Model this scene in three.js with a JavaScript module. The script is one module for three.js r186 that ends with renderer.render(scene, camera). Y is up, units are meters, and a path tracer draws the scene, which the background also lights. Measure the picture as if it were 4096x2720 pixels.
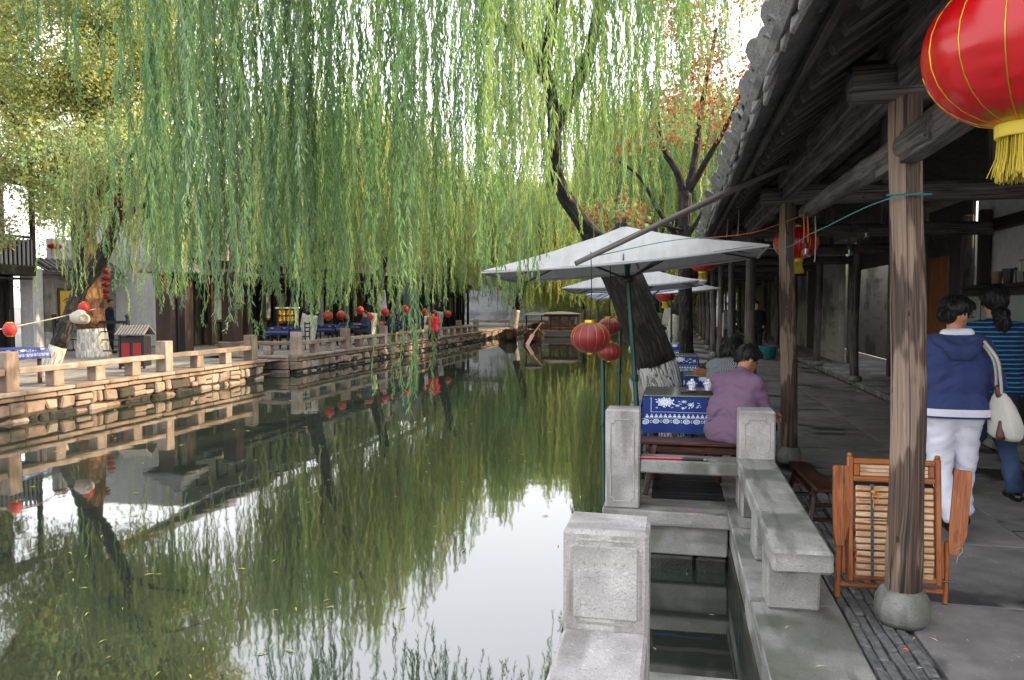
import * as THREE from 'three';
import { mergeGeometries } from 'three/addons/utils/BufferGeometryUtils.js';

// ---------------------------------------------------------------- camera, sky, sun, exposure
const W = 1024, H = 680, FOCAL = 770;
const scene = new THREE.Scene();
const camera = new THREE.PerspectiveCamera(2 * Math.atan(H / 2 / FOCAL) * 180 / Math.PI, W / H, 0.05, 900);
camera.position.set(0, 1.6, 0);
camera.rotation.set(-2.6 * Math.PI / 180, 12 * Math.PI / 180, 0, 'YXZ');
scene.add(camera);
camera.updateMatrixWorld(true);

const SUN = new THREE.Vector3(0.80, 0.405, -0.32).normalize();
const SKYW = 256, SKYH = 128, skyData = new Float32Array(SKYW * SKYH * 4);
for (let j = 0; j < SKYH; j++) for (let i = 0; i < SKYW; i++) {
  const el = ((j + 0.5) / SKYH - 0.5) * Math.PI, az = ((i + 0.5) / SKYW - 0.5) * 2 * Math.PI;
  const d = new THREE.Vector3(Math.cos(az) * Math.cos(el), Math.sin(el), Math.sin(az) * Math.cos(el));
  const up = Math.max(0, d.y), hz = Math.pow(1 - up, 2.2), near = Math.pow(Math.max(0, d.dot(SUN)), 6);
  const r = 0.99 + 0.33 * hz + 0.40 * near, g = 1.04 + 0.28 * hz + 0.34 * near, b = 1.15 + 0.15 * hz + 0.22 * near;
  const lo = d.y < 0 ? 0.32 : 1;
  skyData.set([r * lo, g * lo, b * lo, 1], (j * SKYW + i) * 4);
}
const skyTex = new THREE.DataTexture(skyData, SKYW, SKYH, THREE.RGBAFormat, THREE.FloatType);
skyTex.mapping = THREE.EquirectangularReflectionMapping;
skyTex.magFilter = skyTex.minFilter = THREE.LinearFilter;
skyTex.needsUpdate = true;
scene.background = skyTex;
scene.environment = skyTex;

const sun = new THREE.DirectionalLight(0xffe0b8, 5);
sun.position.copy(SUN).multiplyScalar(60).add(new THREE.Vector3(-6, 0, -18));
sun.target.position.set(-6, 0, -18);
sun.castShadow = true;
sun.shadow.radius = 1.5;
sun.shadow.mapSize.set(2048, 2048);
Object.assign(sun.shadow.camera, { left: -35, right: 35, top: 35, bottom: -35, near: 1, far: 140 });
scene.add(sun, sun.target);

const renderer = new THREE.WebGLRenderer({ antialias: true });
renderer.setSize(W, H);
renderer.shadowMap.enabled = true;
renderer.toneMapping = THREE.LinearToneMapping;
renderer.toneMappingExposure = 2.45;

// ---------------------------------------------------------------- helpers
const V = (x, y, z) => new THREE.Vector3(x, y, z);
function RNG(s) { return () => { s = (s + 0x6d2b79f5) | 0; let t = Math.imul(s ^ (s >>> 15), 1 | s); t = (t + Math.imul(t ^ (t >>> 7), 61 | t)) ^ t; return ((t ^ (t >>> 14)) >>> 0) / 4294967296; }; }
const R0 = RNG(7), rr = (a, b) => a + (b - a) * R0();
const lerp = (a, b, t) => a + (b - a) * t, clamp = (x, a = 0, b = 1) => Math.min(b, Math.max(a, x));
const smooth = (a, b, x) => { const t = clamp((x - a) / (b - a)); return t * t * (3 - 2 * t); };
const at = (x, y, depth) => V((x - W / 2) / FOCAL * depth, (H / 2 - y) / FOCAL * depth, -depth).applyMatrix4(camera.matrixWorld);

const used = new Map();
function numbered(name) { const n = used.get(name) ?? 0; used.set(name, n + 1); return n ? name + '_' + String(n).padStart(3, '0') : name; }
function thing(name, label, category, p = [0, 0, 0], turn = 0, group) {
  const o = new THREE.Group(); o.name = numbered(name); o.position.set(...p); o.rotation.y = turn;
  o.userData = { label, category }; if (group) o.userData.group = group;
  scene.add(o); return o;
}
function M(name, geo, mat, parent, p, r) {
  const m = new THREE.Mesh(geo, mat); m.name = parent === scene ? numbered(name) : name;
  m.castShadow = m.receiveShadow = true;
  if (p) m.position.set(...p); if (r) m.rotation.set(...r);
  parent.add(m); return m;
}
function tag(o, label, category, group) { Object.assign(o.userData, { label, category }); if (group) o.userData.group = group; return o; }
const struct = (o, label) => { o.userData.kind = 'structure'; if (label) o.userData.label = label; return o; };
const stuff = (o) => { o.userData.kind = 'stuff'; return o; };
function copy(src, name, p, turn, label) {
  const c = src.clone(); c.name = numbered(name); c.userData = { ...src.userData }; if (label) c.userData.label = label;
  c.position.set(...p); c.rotation.y = turn ?? src.rotation.y; scene.add(c); return c;
}

// geometry: everything is non-indexed with uv in metres
function uvBox(g, off = R0() * 7, dims) {   // planar uv by main direction of each face
  if (g.index) g = g.toNonIndexed();
  g.computeVertexNormals();
  const p = g.attributes.position, uv = new Float32Array(p.count * 2), a = V(), b = V(), c = V();
  for (let i = 0; i < p.count; i += 3) {
    a.fromBufferAttribute(p, i); b.fromBufferAttribute(p, i + 1); c.fromBufferAttribute(p, i + 2);
    const n = b.clone().sub(a).cross(c.clone().sub(a)), ax = Math.abs(n.x), ay = Math.abs(n.y), az = Math.abs(n.z);
    for (let k = 0; k < 3; k++) {
      const x = p.getX(i + k), y = p.getY(i + k), z = p.getZ(i + k);
      let [u, v] = ax >= ay && ax >= az ? [z, y] : ay >= az ? [x, z] : [x, y];
      if (dims && (ax >= ay && ax >= az ? dims[2] > dims[1] : ay >= az ? dims[0] > dims[2] : dims[0] > dims[1])) [u, v] = [v, u];   // grain runs along the longer side
      uv[(i + k) * 2] = u + off; uv[(i + k) * 2 + 1] = v + off * 1.7;
    }
  }
  g.setAttribute('uv', new THREE.BufferAttribute(uv, 2)); return g;
}
// a box with chamfered edges (44 triangles), corners moved by jit; base at y = 0 when up
function box(w, h, d, { c = 0.006, jit = 0, up = true, uv = true, seed } = {}) {
  const rnd = seed ? RNG(seed) : R0, X = w / 2, Y = h / 2, Z = d / 2; c = Math.min(c, X * 0.6, Y * 0.6, Z * 0.6);
  const P = {}, key = (sx, sy, sz, k) => '' + sx + sy + sz + k;
  for (const sx of [-1, 1]) for (const sy of [-1, 1]) for (const sz of [-1, 1]) {
    const j = jit ? [rnd() - 0.5, rnd() - 0.5, rnd() - 0.5].map((t) => t * 2 * jit) : [0, 0, 0];
    const q = (k) => [sx * (X - (k !== 0) * c) + j[0], sy * (Y - (k !== 1) * c) + j[1] + (up ? Y : 0), sz * (Z - (k !== 2) * c) + j[2]];
    for (let k = 0; k < 3; k++) P[key(sx, sy, sz, k)] = q(k);
  }
  const out = [], tri = (a, b, cc, n) => {   // orient outwards
    const u = [b[0] - a[0], b[1] - a[1], b[2] - a[2]], v = [cc[0] - a[0], cc[1] - a[1], cc[2] - a[2]];
    const N = [u[1] * v[2] - u[2] * v[1], u[2] * v[0] - u[0] * v[2], u[0] * v[1] - u[1] * v[0]];
    if (N[0] * n[0] + N[1] * n[1] + N[2] * n[2] >= 0) out.push(...a, ...b, ...cc); else out.push(...a, ...cc, ...b);
  };
  const quad = (a, b, cc, dd, n) => { tri(a, b, cc, n); tri(a, cc, dd, n); };
  const S = [-1, 1];
  for (const s of S) {
    quad(P[key(s, -1, -1, 0)], P[key(s, 1, -1, 0)], P[key(s, 1, 1, 0)], P[key(s, -1, 1, 0)], [s, 0, 0]);
    quad(P[key(-1, s, -1, 1)], P[key(1, s, -1, 1)], P[key(1, s, 1, 1)], P[key(-1, s, 1, 1)], [0, s, 0]);
    quad(P[key(-1, -1, s, 2)], P[key(1, -1, s, 2)], P[key(1, 1, s, 2)], P[key(-1, 1, s, 2)], [0, 0, s]);
    for (const t of S) {
      quad(P[key(s, t, -1, 0)], P[key(s, t, 1, 0)], P[key(s, t, 1, 1)], P[key(s, t, -1, 1)], [s, t, 0]);
      quad(P[key(s, -1, t, 0)], P[key(s, 1, t, 0)], P[key(s, 1, t, 2)], P[key(s, -1, t, 2)], [s, 0, t]);
      quad(P[key(-1, s, t, 1)], P[key(1, s, t, 1)], P[key(1, s, t, 2)], P[key(-1, s, t, 2)], [0, s, t]);
      for (const q of S) tri(P[key(s, t, q, 0)], P[key(s, t, q, 1)], P[key(s, t, q, 2)], [s, t, q]);
    }
  }
  const g = new THREE.BufferGeometry(); g.setAttribute('position', new THREE.BufferAttribute(new Float32Array(out), 3));
  return uv ? uvBox(g, rnd() * 9, [w, h, d]) : (g.computeVertexNormals(), g);
}
const moved = (g, x, y, z, ry = 0, rx = 0, rz = 0) => { g.applyMatrix4(new THREE.Matrix4().compose(V(x, y, z), new THREE.Quaternion().setFromEuler(new THREE.Euler(rx, ry, rz, 'YXZ')), V(1, 1, 1))); return g; };
const merge = (list) => mergeGeometries(list.map((g) => { const h = g.index ? g.toNonIndexed() : g; for (const k of Object.keys(h.attributes)) if (!['position', 'normal', 'uv'].includes(k)) h.deleteAttribute(k); if (!h.attributes.uv) h.setAttribute('uv', new THREE.BufferAttribute(new Float32Array(h.attributes.position.count * 2), 2)); return h; }), false);
// a bar between two points
function bar(a, b, w, d, opt = {}) {
  const L = a.distanceTo(b), g = box(w, L, d, { up: false, ...opt });
  const q = new THREE.Quaternion().setFromUnitVectors(V(0, 1, 0), b.clone().sub(a).normalize());
  g.applyMatrix4(new THREE.Matrix4().compose(a.clone().add(b).multiplyScalar(0.5), q, V(1, 1, 1))); return g;
}
const N3 = (() => {   // cheap smooth 3-d value noise
  const h = (x, y, z) => { let n = Math.imul(x, 374761393) ^ Math.imul(y, 668265263) ^ Math.imul(z, 2147483647 - 1274126177); n = Math.imul(n ^ (n >>> 13), 1274126177); return ((n ^ (n >>> 16)) >>> 0) / 4294967296; };
  return (x, y, z) => {
    const i = Math.floor(x), j = Math.floor(y), k = Math.floor(z), f = (t) => t * t * (3 - 2 * t), u = f(x - i), v = f(y - j), w = f(z - k);
    const e = (dx, dy, dz) => h(i + dx, j + dy, k + dz);
    return lerp(lerp(lerp(e(0, 0, 0), e(1, 0, 0), u), lerp(e(0, 1, 0), e(1, 1, 0), u), v), lerp(lerp(e(0, 0, 1), e(1, 0, 1), u), lerp(e(0, 1, 1), e(1, 1, 1), u), v), w) * 2 - 1;
  };
})();
// tapered tube through points with radii; bumpy by amp; u round (whole turns of `around`), v in metres
function limb(pts, radii, { sides = 10, amp = 0, freq = 6, cap = true, step = 0, around = 1 } = {}) {
  let P = pts.map((p) => Array.isArray(p) ? V(...p) : p), Rr = radii;
  if (step) {
    const cv = new THREE.CatmullRomCurve3(P, false, 'centripetal'), n = Math.max(2, Math.ceil(cv.getLength() / step)), Q = [], q = [];
    for (let i = 0; i <= n; i++) { const t = i / n, f = t * (Rr.length - 1), k = Math.min(Rr.length - 2, Math.floor(f)); Q.push(cv.getPoint(t)); q.push(lerp(Rr[k], Rr[k + 1], f - k)); }
    P = Q; Rr = q;
  }
  const pos = [], uv = [], idx = []; let nrm = V(), len = 0;
  const t0 = P[1].clone().sub(P[0]).normalize(); nrm = Math.abs(t0.y) < 0.9 ? V(0, 1, 0).cross(t0).normalize() : V(1, 0, 0).cross(t0).normalize();
  P.forEach((p, i) => {
    const t = P[Math.min(i + 1, P.length - 1)].clone().sub(P[Math.max(0, i - 1)]).normalize();
    nrm.sub(t.clone().multiplyScalar(nrm.dot(t))).normalize(); const bi = t.clone().cross(nrm);
    if (i) len += p.distanceTo(P[i - 1]);
    for (let s = 0; s <= sides; s++) {
      const a = s / sides * Math.PI * 2, d = nrm.clone().multiplyScalar(Math.cos(a)).addScaledVector(bi, Math.sin(a));
      const rad = Rr[i] * (1 + (amp ? amp * (N3(d.x * 2.3 + p.x * freq, p.y * freq + d.y * 2.3, d.z * 2.3 + p.z * freq) + 0.5 * N3(d.x * 6 + p.x * freq * 2.7, p.y * freq * 0.8, d.z * 6)) : 0));
      const v = p.clone().addScaledVector(d, rad); pos.push(v.x, v.y, v.z); uv.push(s / sides * around, len);
    }
  });
  const n = sides + 1;
  for (let i = 0; i < P.length - 1; i++) for (let s = 0; s < sides; s++) { const a = i * n + s, b = a + n; idx.push(a, a + 1, b, a + 1, b + 1, b); }
  if (cap) for (const [i, f] of [[0, 0], [P.length - 1, 1]]) {
    const c = pos.length / 3; pos.push(P[i].x, P[i].y, P[i].z); uv.push(0.5, 0);
    for (let s = 0; s < sides; s++) { const a = i * n + s; f ? idx.push(c, a, a + 1) : idx.push(c, a + 1, a); }
  }
  const g = new THREE.BufferGeometry(); g.setAttribute('position', new THREE.Float32BufferAttribute(pos, 3)); g.setAttribute('uv', new THREE.Float32BufferAttribute(uv, 2)); g.setIndex(idx); g.computeVertexNormals();
  // soften the seam
  const N = g.attributes.normal; for (let i = 0; i < P.length; i++) { const a = i * n, b = a + sides, m = V().fromBufferAttribute(N, a).add(V().fromBufferAttribute(N, b)).normalize(); N.setXYZ(a, m.x, m.y, m.z); N.setXYZ(b, m.x, m.y, m.z); }
  // triangles face outwards
  const q = g.attributes.position, i0 = idx[0], mid = P[0].clone().add(P[1]).multiplyScalar(0.5);
  if (V().fromBufferAttribute(N, i0).dot(V().fromBufferAttribute(q, i0).sub(mid)) < 0) { for (let i = 0; i < idx.length; i += 3) [idx[i + 1], idx[i + 2]] = [idx[i + 2], idx[i + 1]]; g.setIndex(idx); for (let i = 0; i < N.count; i++) N.setXYZ(i, -N.getX(i), -N.getY(i), -N.getZ(i)); }
  return g;
}
const rod = (a, b, r, sides = 7) => limb([a, b], [r, r], { sides });
const lathe = (prof, n = 20) => { const g = new THREE.LatheGeometry(prof.map(([x, y]) => new THREE.Vector2(x, y)), n); g.computeVertexNormals(); return g; };
function stoneLathe(prof, n = 28) { const g = lathe(prof, n), uv = g.attributes.uv; for (let i = 0; i < uv.count; i++) uv.setXY(i, uv.getX(i) * 0.9, uv.getY(i) * 0.35); return g.rotateY(Math.PI); }
// surface from a field of capsules and ellipsoids joined with a smooth minimum (surface nets)
function blob(parts, cell, k = 0.03, carve) {
  const lo = V(1e9, 1e9, 1e9), hi = V(-1e9, -1e9, -1e9);
  for (const q of parts) for (const [p, r] of q.c ? [[q.c, Math.max(...q.r)]] : [[q.a, q.ra], [q.b, q.rb]]) { lo.min(V(p[0] - r, p[1] - r, p[2] - r)); hi.max(V(p[0] + r, p[1] + r, p[2] + r)); }
  const m = cell * 2 + k * 0.5; lo.subScalar(m); hi.addScalar(m);
  const n = [0, 1, 2].map((i) => Math.ceil((hi.getComponent(i) - lo.getComponent(i)) / cell) + 1), [nx, ny, nz] = n;
  const F = new Float32Array(nx * ny * nz).fill(9), id = (x, y, z) => (z * ny + y) * nx + x;
  for (const q of parts) {
    const isE = !!q.c, R = isE ? Math.max(...q.r) : Math.max(q.ra, q.rb), A = isE ? q.c : q.a, B = isE ? q.c : q.b, pad = R + k * 2 + cell * 2, r = [];
    for (let i = 0; i < 3; i++) r.push(Math.max(0, Math.floor((Math.min(A[i], B[i]) - pad - lo.getComponent(i)) / cell)), Math.min(n[i] - 1, Math.ceil((Math.max(A[i], B[i]) + pad - lo.getComponent(i)) / cell)));
    const d = [B[0] - A[0], B[1] - A[1], B[2] - A[2]], dd = d[0] ** 2 + d[1] ** 2 + d[2] ** 2 || 1;
    for (let z = r[4]; z <= r[5]; z++) for (let y = r[2]; y <= r[3]; y++) for (let x = r[0]; x <= r[1]; x++) {
      const px = lo.x + x * cell - A[0], py = lo.y + y * cell - A[1], pz = lo.z + z * cell - A[2]; let v;
      if (isE) { const e = q.r, l = Math.hypot(px / e[0], py / e[1], pz / e[2]), g = Math.hypot(px / e[0] ** 2, py / e[1] ** 2, pz / e[2] ** 2) || 1e-6; v = l * (l - 1) / g; }
      else { const t = clamp((px * d[0] + py * d[1] + pz * d[2]) / dd); v = Math.hypot(px - d[0] * t, py - d[1] * t, pz - d[2] * t) - lerp(q.ra, q.rb, t); }
      const i = id(x, y, z), o = F[i], h = clamp(0.5 + 0.5 * (o - v) / k); F[i] = o > 8 ? v : lerp(o, v, h) - k * h * (1 - h);
    }
  }
  if (carve) for (let z = 0; z < nz; z++) for (let y = 0; y < ny; y++) for (let x = 0; x < nx; x++) { const i = id(x, y, z); if (F[i] < 0.2) F[i] = carve(F[i], lo.x + x * cell, lo.y + y * cell, lo.z + z * cell); }
  const pos = [], vid = new Int32Array(nx * ny * nz).fill(-1), idx = [];
  for (let z = 0; z < nz - 1; z++) for (let y = 0; y < ny - 1; y++) for (let x = 0; x < nx - 1; x++) {
    const f = [F[id(x, y, z)], F[id(x + 1, y, z)], F[id(x, y + 1, z)], F[id(x + 1, y + 1, z)], F[id(x, y, z + 1)], F[id(x + 1, y, z + 1)], F[id(x, y + 1, z + 1)], F[id(x + 1, y + 1, z + 1)]];
    let s = 0; for (let i = 0; i < 8; i++) if (f[i] < 0) s++; if (!s || s === 8) continue;
    let sx = 0, sy = 0, sz = 0, c = 0;
    for (let a = 0; a < 8; a++) for (const bit of [1, 2, 4]) { const b = a | bit; if (b === a || (f[a] < 0) === (f[b] < 0)) continue; const t = f[a] / (f[a] - f[b]); sx += (a & 1) + (bit === 1) * t; sy += ((a >> 1) & 1) + (bit === 2) * t; sz += ((a >> 2) & 1) + (bit === 4) * t; c++; }
    vid[id(x, y, z)] = pos.length / 3; pos.push(lo.x + (x + sx / c) * cell, lo.y + (y + sy / c) * cell, lo.z + (z + sz / c) * cell);
  }
  const quad = (a, b, c, d, flip) => { if (a < 0 || b < 0 || c < 0 || d < 0) return; flip ? idx.push(a, c, b, a, d, c) : idx.push(a, b, c, a, c, d); };
  for (let z = 1; z < nz - 1; z++) for (let y = 1; y < ny - 1; y++) for (let x = 1; x < nx - 1; x++) {
    const f = F[id(x, y, z)] < 0;
    if (f !== F[id(x + 1, y, z)] < 0) quad(vid[id(x, y - 1, z - 1)], vid[id(x, y, z - 1)], vid[id(x, y, z)], vid[id(x, y - 1, z)], !f);
    if (f !== F[id(x, y + 1, z)] < 0) quad(vid[id(x - 1, y, z - 1)], vid[id(x - 1, y, z)], vid[id(x, y, z)], vid[id(x, y, z - 1)], !f);
    if (f !== F[id(x, y, z + 1)] < 0) quad(vid[id(x - 1, y - 1, z)], vid[id(x, y - 1, z)], vid[id(x, y, z)], vid[id(x - 1, y, z)], !f);
  }
  const g = new THREE.BufferGeometry(); g.setAttribute('position', new THREE.Float32BufferAttribute(pos, 3)); g.setIndex(idx); g.computeVertexNormals();
  const uv = new Float32Array(pos.length / 3 * 2); for (let i = 0; i < pos.length / 3; i++) { uv[i * 2] = pos[i * 3] + pos[i * 3 + 2] * 0.6; uv[i * 2 + 1] = pos[i * 3 + 1]; }
  g.setAttribute('uv', new THREE.BufferAttribute(uv, 2)); return g;
}
// ---------------------------------------------------------------- textures and materials
const hash2 = (x, y, s) => { let n = Math.imul(x, 374761393) ^ Math.imul(y, 668265263) ^ Math.imul(s, 69069); n = Math.imul(n ^ (n >>> 13), 1274126177); return ((n ^ (n >>> 16)) >>> 0) / 4294967296; };
const tn = (u, v, fu, fv, s) => {   // tileable value noise, u and v in 0..1
  const x = u * fu, y = v * fv, i = Math.floor(x), j = Math.floor(y), f = (t) => t * t * (3 - 2 * t), a = f(x - i), b = f(y - j), w = (p, m) => ((p % m) + m) % m;
  return lerp(lerp(hash2(w(i, fu), w(j, fv), s), hash2(w(i + 1, fu), w(j, fv), s), a), lerp(hash2(w(i, fu), w(j + 1, fv), s), hash2(w(i + 1, fu), w(j + 1, fv), s), a), b);
};
const fbm = (u, v, fu, fv, s, o = 4) => { let t = 0, a = 0.5, n = 0; for (let i = 0; i < o; i++) { t += a * tn(u, v, fu << i, fv << i, s + i); n += a; a *= 0.5; } return t / n; };
function tex(n, f, srgb = true, m = n) {
  const d = new Uint8Array(n * m * 4);
  for (let y = 0; y < m; y++) for (let x = 0; x < n; x++) { const c = f((x + 0.5) / n, (y + 0.5) / m), i = (y * n + x) * 4; for (let k = 0; k < 3; k++) d[i + k] = clamp(c[k] ?? c[0]) * 255; d[i + 3] = 255; }
  const t = new THREE.DataTexture(d, n, m); t.wrapS = t.wrapT = THREE.RepeatWrapping; t.magFilter = THREE.LinearFilter; t.minFilter = THREE.LinearMipmapLinearFilter; t.generateMipmaps = true;
  if (srgb) t.colorSpace = THREE.SRGBColorSpace; t.needsUpdate = true; return t;
}
const rep = (t, u, v = u) => { t.repeat.set(u, v); return t; };
const mixc = (a, b, t) => a.map((x, i) => lerp(x, b[i], t)), mul = (a, s) => a.map((x) => x * s);
const Std = (o) => new THREE.MeshStandardMaterial(o), Phys = (o) => new THREE.MeshPhysicalMaterial(o);
function grey(n, f, u, v, m) { return rep(tex(n, (a, b) => [f(a, b)], false, m), u, v); }

// granite: pale flecks and dark specks, mottled with lichen and damp; one tile is 1.2 m
function granite(base, stain, s, speck = 1) {
  const map = rep(tex(1024, (u, v) => {
    const big = fbm(u, v, 3, 3, s), mid = fbm(u, v, 12, 12, s + 20, 3), fine = tn(u, v, 260, 260, s + 40), fl = tn(u, v, 150, 150, s + 50);
    let c = mul(base, 0.80 + 0.26 * mid + 0.14 * (fine - 0.5) * speck);
    if (fl > 0.80) c = mul(c, 1 + 0.30 * speck * (fl - 0.8) / 0.2); if (fine < 0.12) c = mul(c, 1 - 0.38 * speck);
    const drip = smooth(0.56, 0.8, fbm(u, v, 14, 2, s + 90, 3)); return mixc(mixc(c, stain, 0.85 * smooth(0.42, 0.63, big) * (0.35 + 0.65 * mid)), mul(stain, 0.75), 0.35 * drip);
  }), 1 / 1.2);
  const bump = grey(512, (u, v) => 0.5 * fbm(u, v, 24, 24, s + 70, 4) + 0.3 * tn(u, v, 160, 160, s + 80) + 0.2 * fbm(u, v, 5, 5, s + 3, 2), 1 / 1.2);
  return Std({ map, bumpMap: bump, bumpScale: 0.006, roughness: 0.86 });
}
const stoneNear = granite([0.69, 0.665, 0.655], [0.46, 0.45, 0.41], 11, 0.55), stoneOld = granite([0.60, 0.59, 0.57], [0.27, 0.275, 0.225], 31, 0.5);
const stoneWarm = granite([0.60, 0.545, 0.50], [0.46, 0.42, 0.36], 51, 0.6), stoneWarm2 = granite([0.56, 0.49, 0.44], [0.38, 0.33, 0.27], 61, 0.6), stoneWarm3 = granite([0.58, 0.50, 0.44], [0.42, 0.36, 0.29], 71, 0.6);
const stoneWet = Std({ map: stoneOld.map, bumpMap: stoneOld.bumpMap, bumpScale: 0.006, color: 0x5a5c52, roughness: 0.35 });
const mortar = granite([0.27, 0.235, 0.20], [0.17, 0.16, 0.13], 91, 0.6);
// worn concrete of the walkway: dark, with damp patches that also shine
const wet = (u, v) => smooth(0.56, 0.66, fbm(u, v, 5, 5, 301, 5));
const paving = Std({
  map: rep(tex(1024, (u, v) => { const a = fbm(u, v, 4, 4, 310, 5), b = fbm(u, v, 30, 30, 320, 3), sp = tn(u, v, 230, 230, 330); let c = mul([0.45, 0.435, 0.425], 0.62 + 0.45 * a + 0.28 * b); if (sp > 0.93) c = mul(c, 1.25); return mul(c, 1 - 0.55 * wet(u, v)); }), 1 / 3.1),
  roughnessMap: grey(512, (u, v) => 0.86 - 0.38 * wet(u, v), 1 / 3.1), roughness: 1,
  bumpMap: grey(512, (u, v) => fbm(u, v, 16, 16, 340, 5), 1 / 3.1), bumpScale: 0.012,
});
const leftPave = granite([0.55, 0.53, 0.50], [0.40, 0.38, 0.35], 351, 0.5);
const bed = Std({ color: 0x2a2f26, roughness: 1 });
const brickMat = [0, 1, 2].map((i) => Std({ map: rep(tex(256, (u, v) => mul(mixc([0.30, 0.30, 0.305], [0.44, 0.435, 0.42], fbm(u, v, 4, 4, 360 + i * 9)), 0.75 + 0.5 * fbm(u, v, 24, 24, 370 + i, 3))), 2), roughness: 0.55 + 0.15 * i, bumpMap: grey(256, (u, v) => fbm(u, v, 12, 12, 380 + i, 4), 2), bumpScale: 0.006 }));
// weathered timber: streaks along v, knots, bare pale wood showing through
function timber(dark, pale, bare, s, { knots = 0, lift = 0.5, rough = 0.75, bump = 0.004, U = 1, Vr = 1, n = 512, m = 1024 } = {}) {
  const K = []; const rk = RNG(s); for (let i = 0; i < knots; i++) K.push([rk(), rk(), 0.006 + 0.008 * rk()]);
  const f = (u, v) => {
    let uu = u; let kn = 0;
    for (const [a, b, r] of K) { let du = u - a, dv = v - b; du -= Math.round(du); dv -= Math.round(dv); const d = Math.hypot(du * 0.55, dv * 2.4 * 0.5); kn = Math.max(kn, 1 - smooth(r * 0.3, r * 1.1, d)); uu += Math.sign(du) * r * 1.3 * Math.exp(-(d * d) / (r * r * 8)); }
    uu = ((uu % 1) + 1) % 1;
    const wob = uu + 0.035 * (fbm(u, v, 2, 4, s + 5, 3) - 0.5), ww = ((wob % 1) + 1) % 1;
    const g1 = tn(ww, v, 24, 3, s + 1), g2 = tn(ww, v, 70, 7, s + 2), g3 = tn(ww, v, 150, 14, s + 3), patch = fbm(ww, v, 6, 5, s + 4, 4), crack = smooth(0.86, 0.95, tn(ww, v, 38, 2, s + 8));
    return [g1 * 0.26 + g2 * 0.34 + g3 * 0.40, patch, kn, crack];
  };
  const cache = new Float32Array(n * m * 4); for (let y = 0; y < m; y++) for (let x = 0; x < n; x++) cache.set(f((x + 0.5) / n, (y + 0.5) / m), (y * n + x) * 4);
  const get = (u, v) => { const i = ((Math.floor(v * m) % m) * n + (Math.floor(u * n) % n)) * 4; return [cache[i], cache[i + 1], cache[i + 2], cache[i + 3]]; };
  return Std({
    map: rep(tex(n, (u, v) => { const [g, p, k, cr] = get(u, v); let c = mixc(dark, pale, smooth(0.25, 0.75, g)); c = mixc(c, bare, lift * smooth(0.49, 0.565, p) * (0.5 + 0.5 * g)); c = mixc(c, mul(dark, 0.35), Math.max(k * 0.85, cr * 0.8)); return c; }, true, m), U, Vr),
    bumpMap: rep(tex(n >> 1, (u, v) => { const [g, p, k, cr] = get(u, v); return [clamp(0.25 + 0.35 * g + 0.35 * smooth(0.45, 0.6, p) - 0.3 * cr - 0.2 * k)]; }, false, m >> 1), U, Vr), bumpScale: bump, roughness: rough,
  });
}
const logMat = timber([0.20, 0.15, 0.12], [0.385, 0.31, 0.255], [0.62, 0.535, 0.465], 401, { knots: 14, lift: 0.9, Vr: 1 / 2.4, bump: 0.007 });
const logDark = timber([0.16, 0.145, 0.135], [0.37, 0.335, 0.315], [0.48, 0.44, 0.42], 431, { knots: 5, lift: 0.45, Vr: 1 / 2.0, bump: 0.006 });
const rafterMat = timber([0.20, 0.18, 0.17], [0.31, 0.28, 0.265], [0.40, 0.37, 0.35], 451, { lift: 0.4, U: 2, Vr: 1, n: 256, m: 512 });
const boardMat = timber([0.13, 0.12, 0.11], [0.26, 0.235, 0.22], [0.35, 0.32, 0.30], 461, { lift: 0.4, U: 1, Vr: 1, n: 256, m: 512 });
const honey = timber([0.46, 0.23, 0.09], [0.63, 0.35, 0.16], [0.69, 0.44, 0.23], 471, { lift: 0.5, U: 3, Vr: 1.2, n: 256, m: 512, bump: 0.001, rough: 0.45, knots: 2 });
const slatMat = [0, 1, 2].map((i) => timber([0.70 - i * 0.05, 0.54 - i * 0.05, 0.39 - i * 0.04], [0.84, 0.70, 0.55], [0.90, 0.79, 0.66], 481 + i * 7, { lift: 0.6, U: 4, Vr: 2, n: 128, m: 256, bump: 0.001, rough: 0.5 }));
const benchWood = timber([0.16, 0.065, 0.04], [0.34, 0.16, 0.10], [0.45, 0.25, 0.16], 501, { lift: 0.5, U: 3, Vr: 1.1, n: 256, m: 512, bump: 0.002, rough: 0.38 });
const stoolWood = timber([0.09, 0.045, 0.03], [0.22, 0.11, 0.07], [0.36, 0.2, 0.13], 511, { lift: 0.4, U: 3, Vr: 1.1, n: 256, m: 512, bump: 0.002, rough: 0.35 });
const deckWood = timber([0.075, 0.07, 0.07], [0.17, 0.155, 0.15], [0.25, 0.22, 0.2], 521, { lift: 0.4, U: 2, Vr: 0.9, n: 256, m: 512, bump: 0.004, rough: 0.55 });
const redPost = Std({ color: 0x2c1210, roughness: 0.6 }), blackWood = Std({ color: 0x17151a, roughness: 0.5 });
const pineDoor = timber([0.42, 0.24, 0.10], [0.56, 0.34, 0.15], [0.60, 0.38, 0.18], 531, { knots: 14, lift: 0.3, U: 1.4, Vr: 0.8, n: 256, m: 512 });
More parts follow.
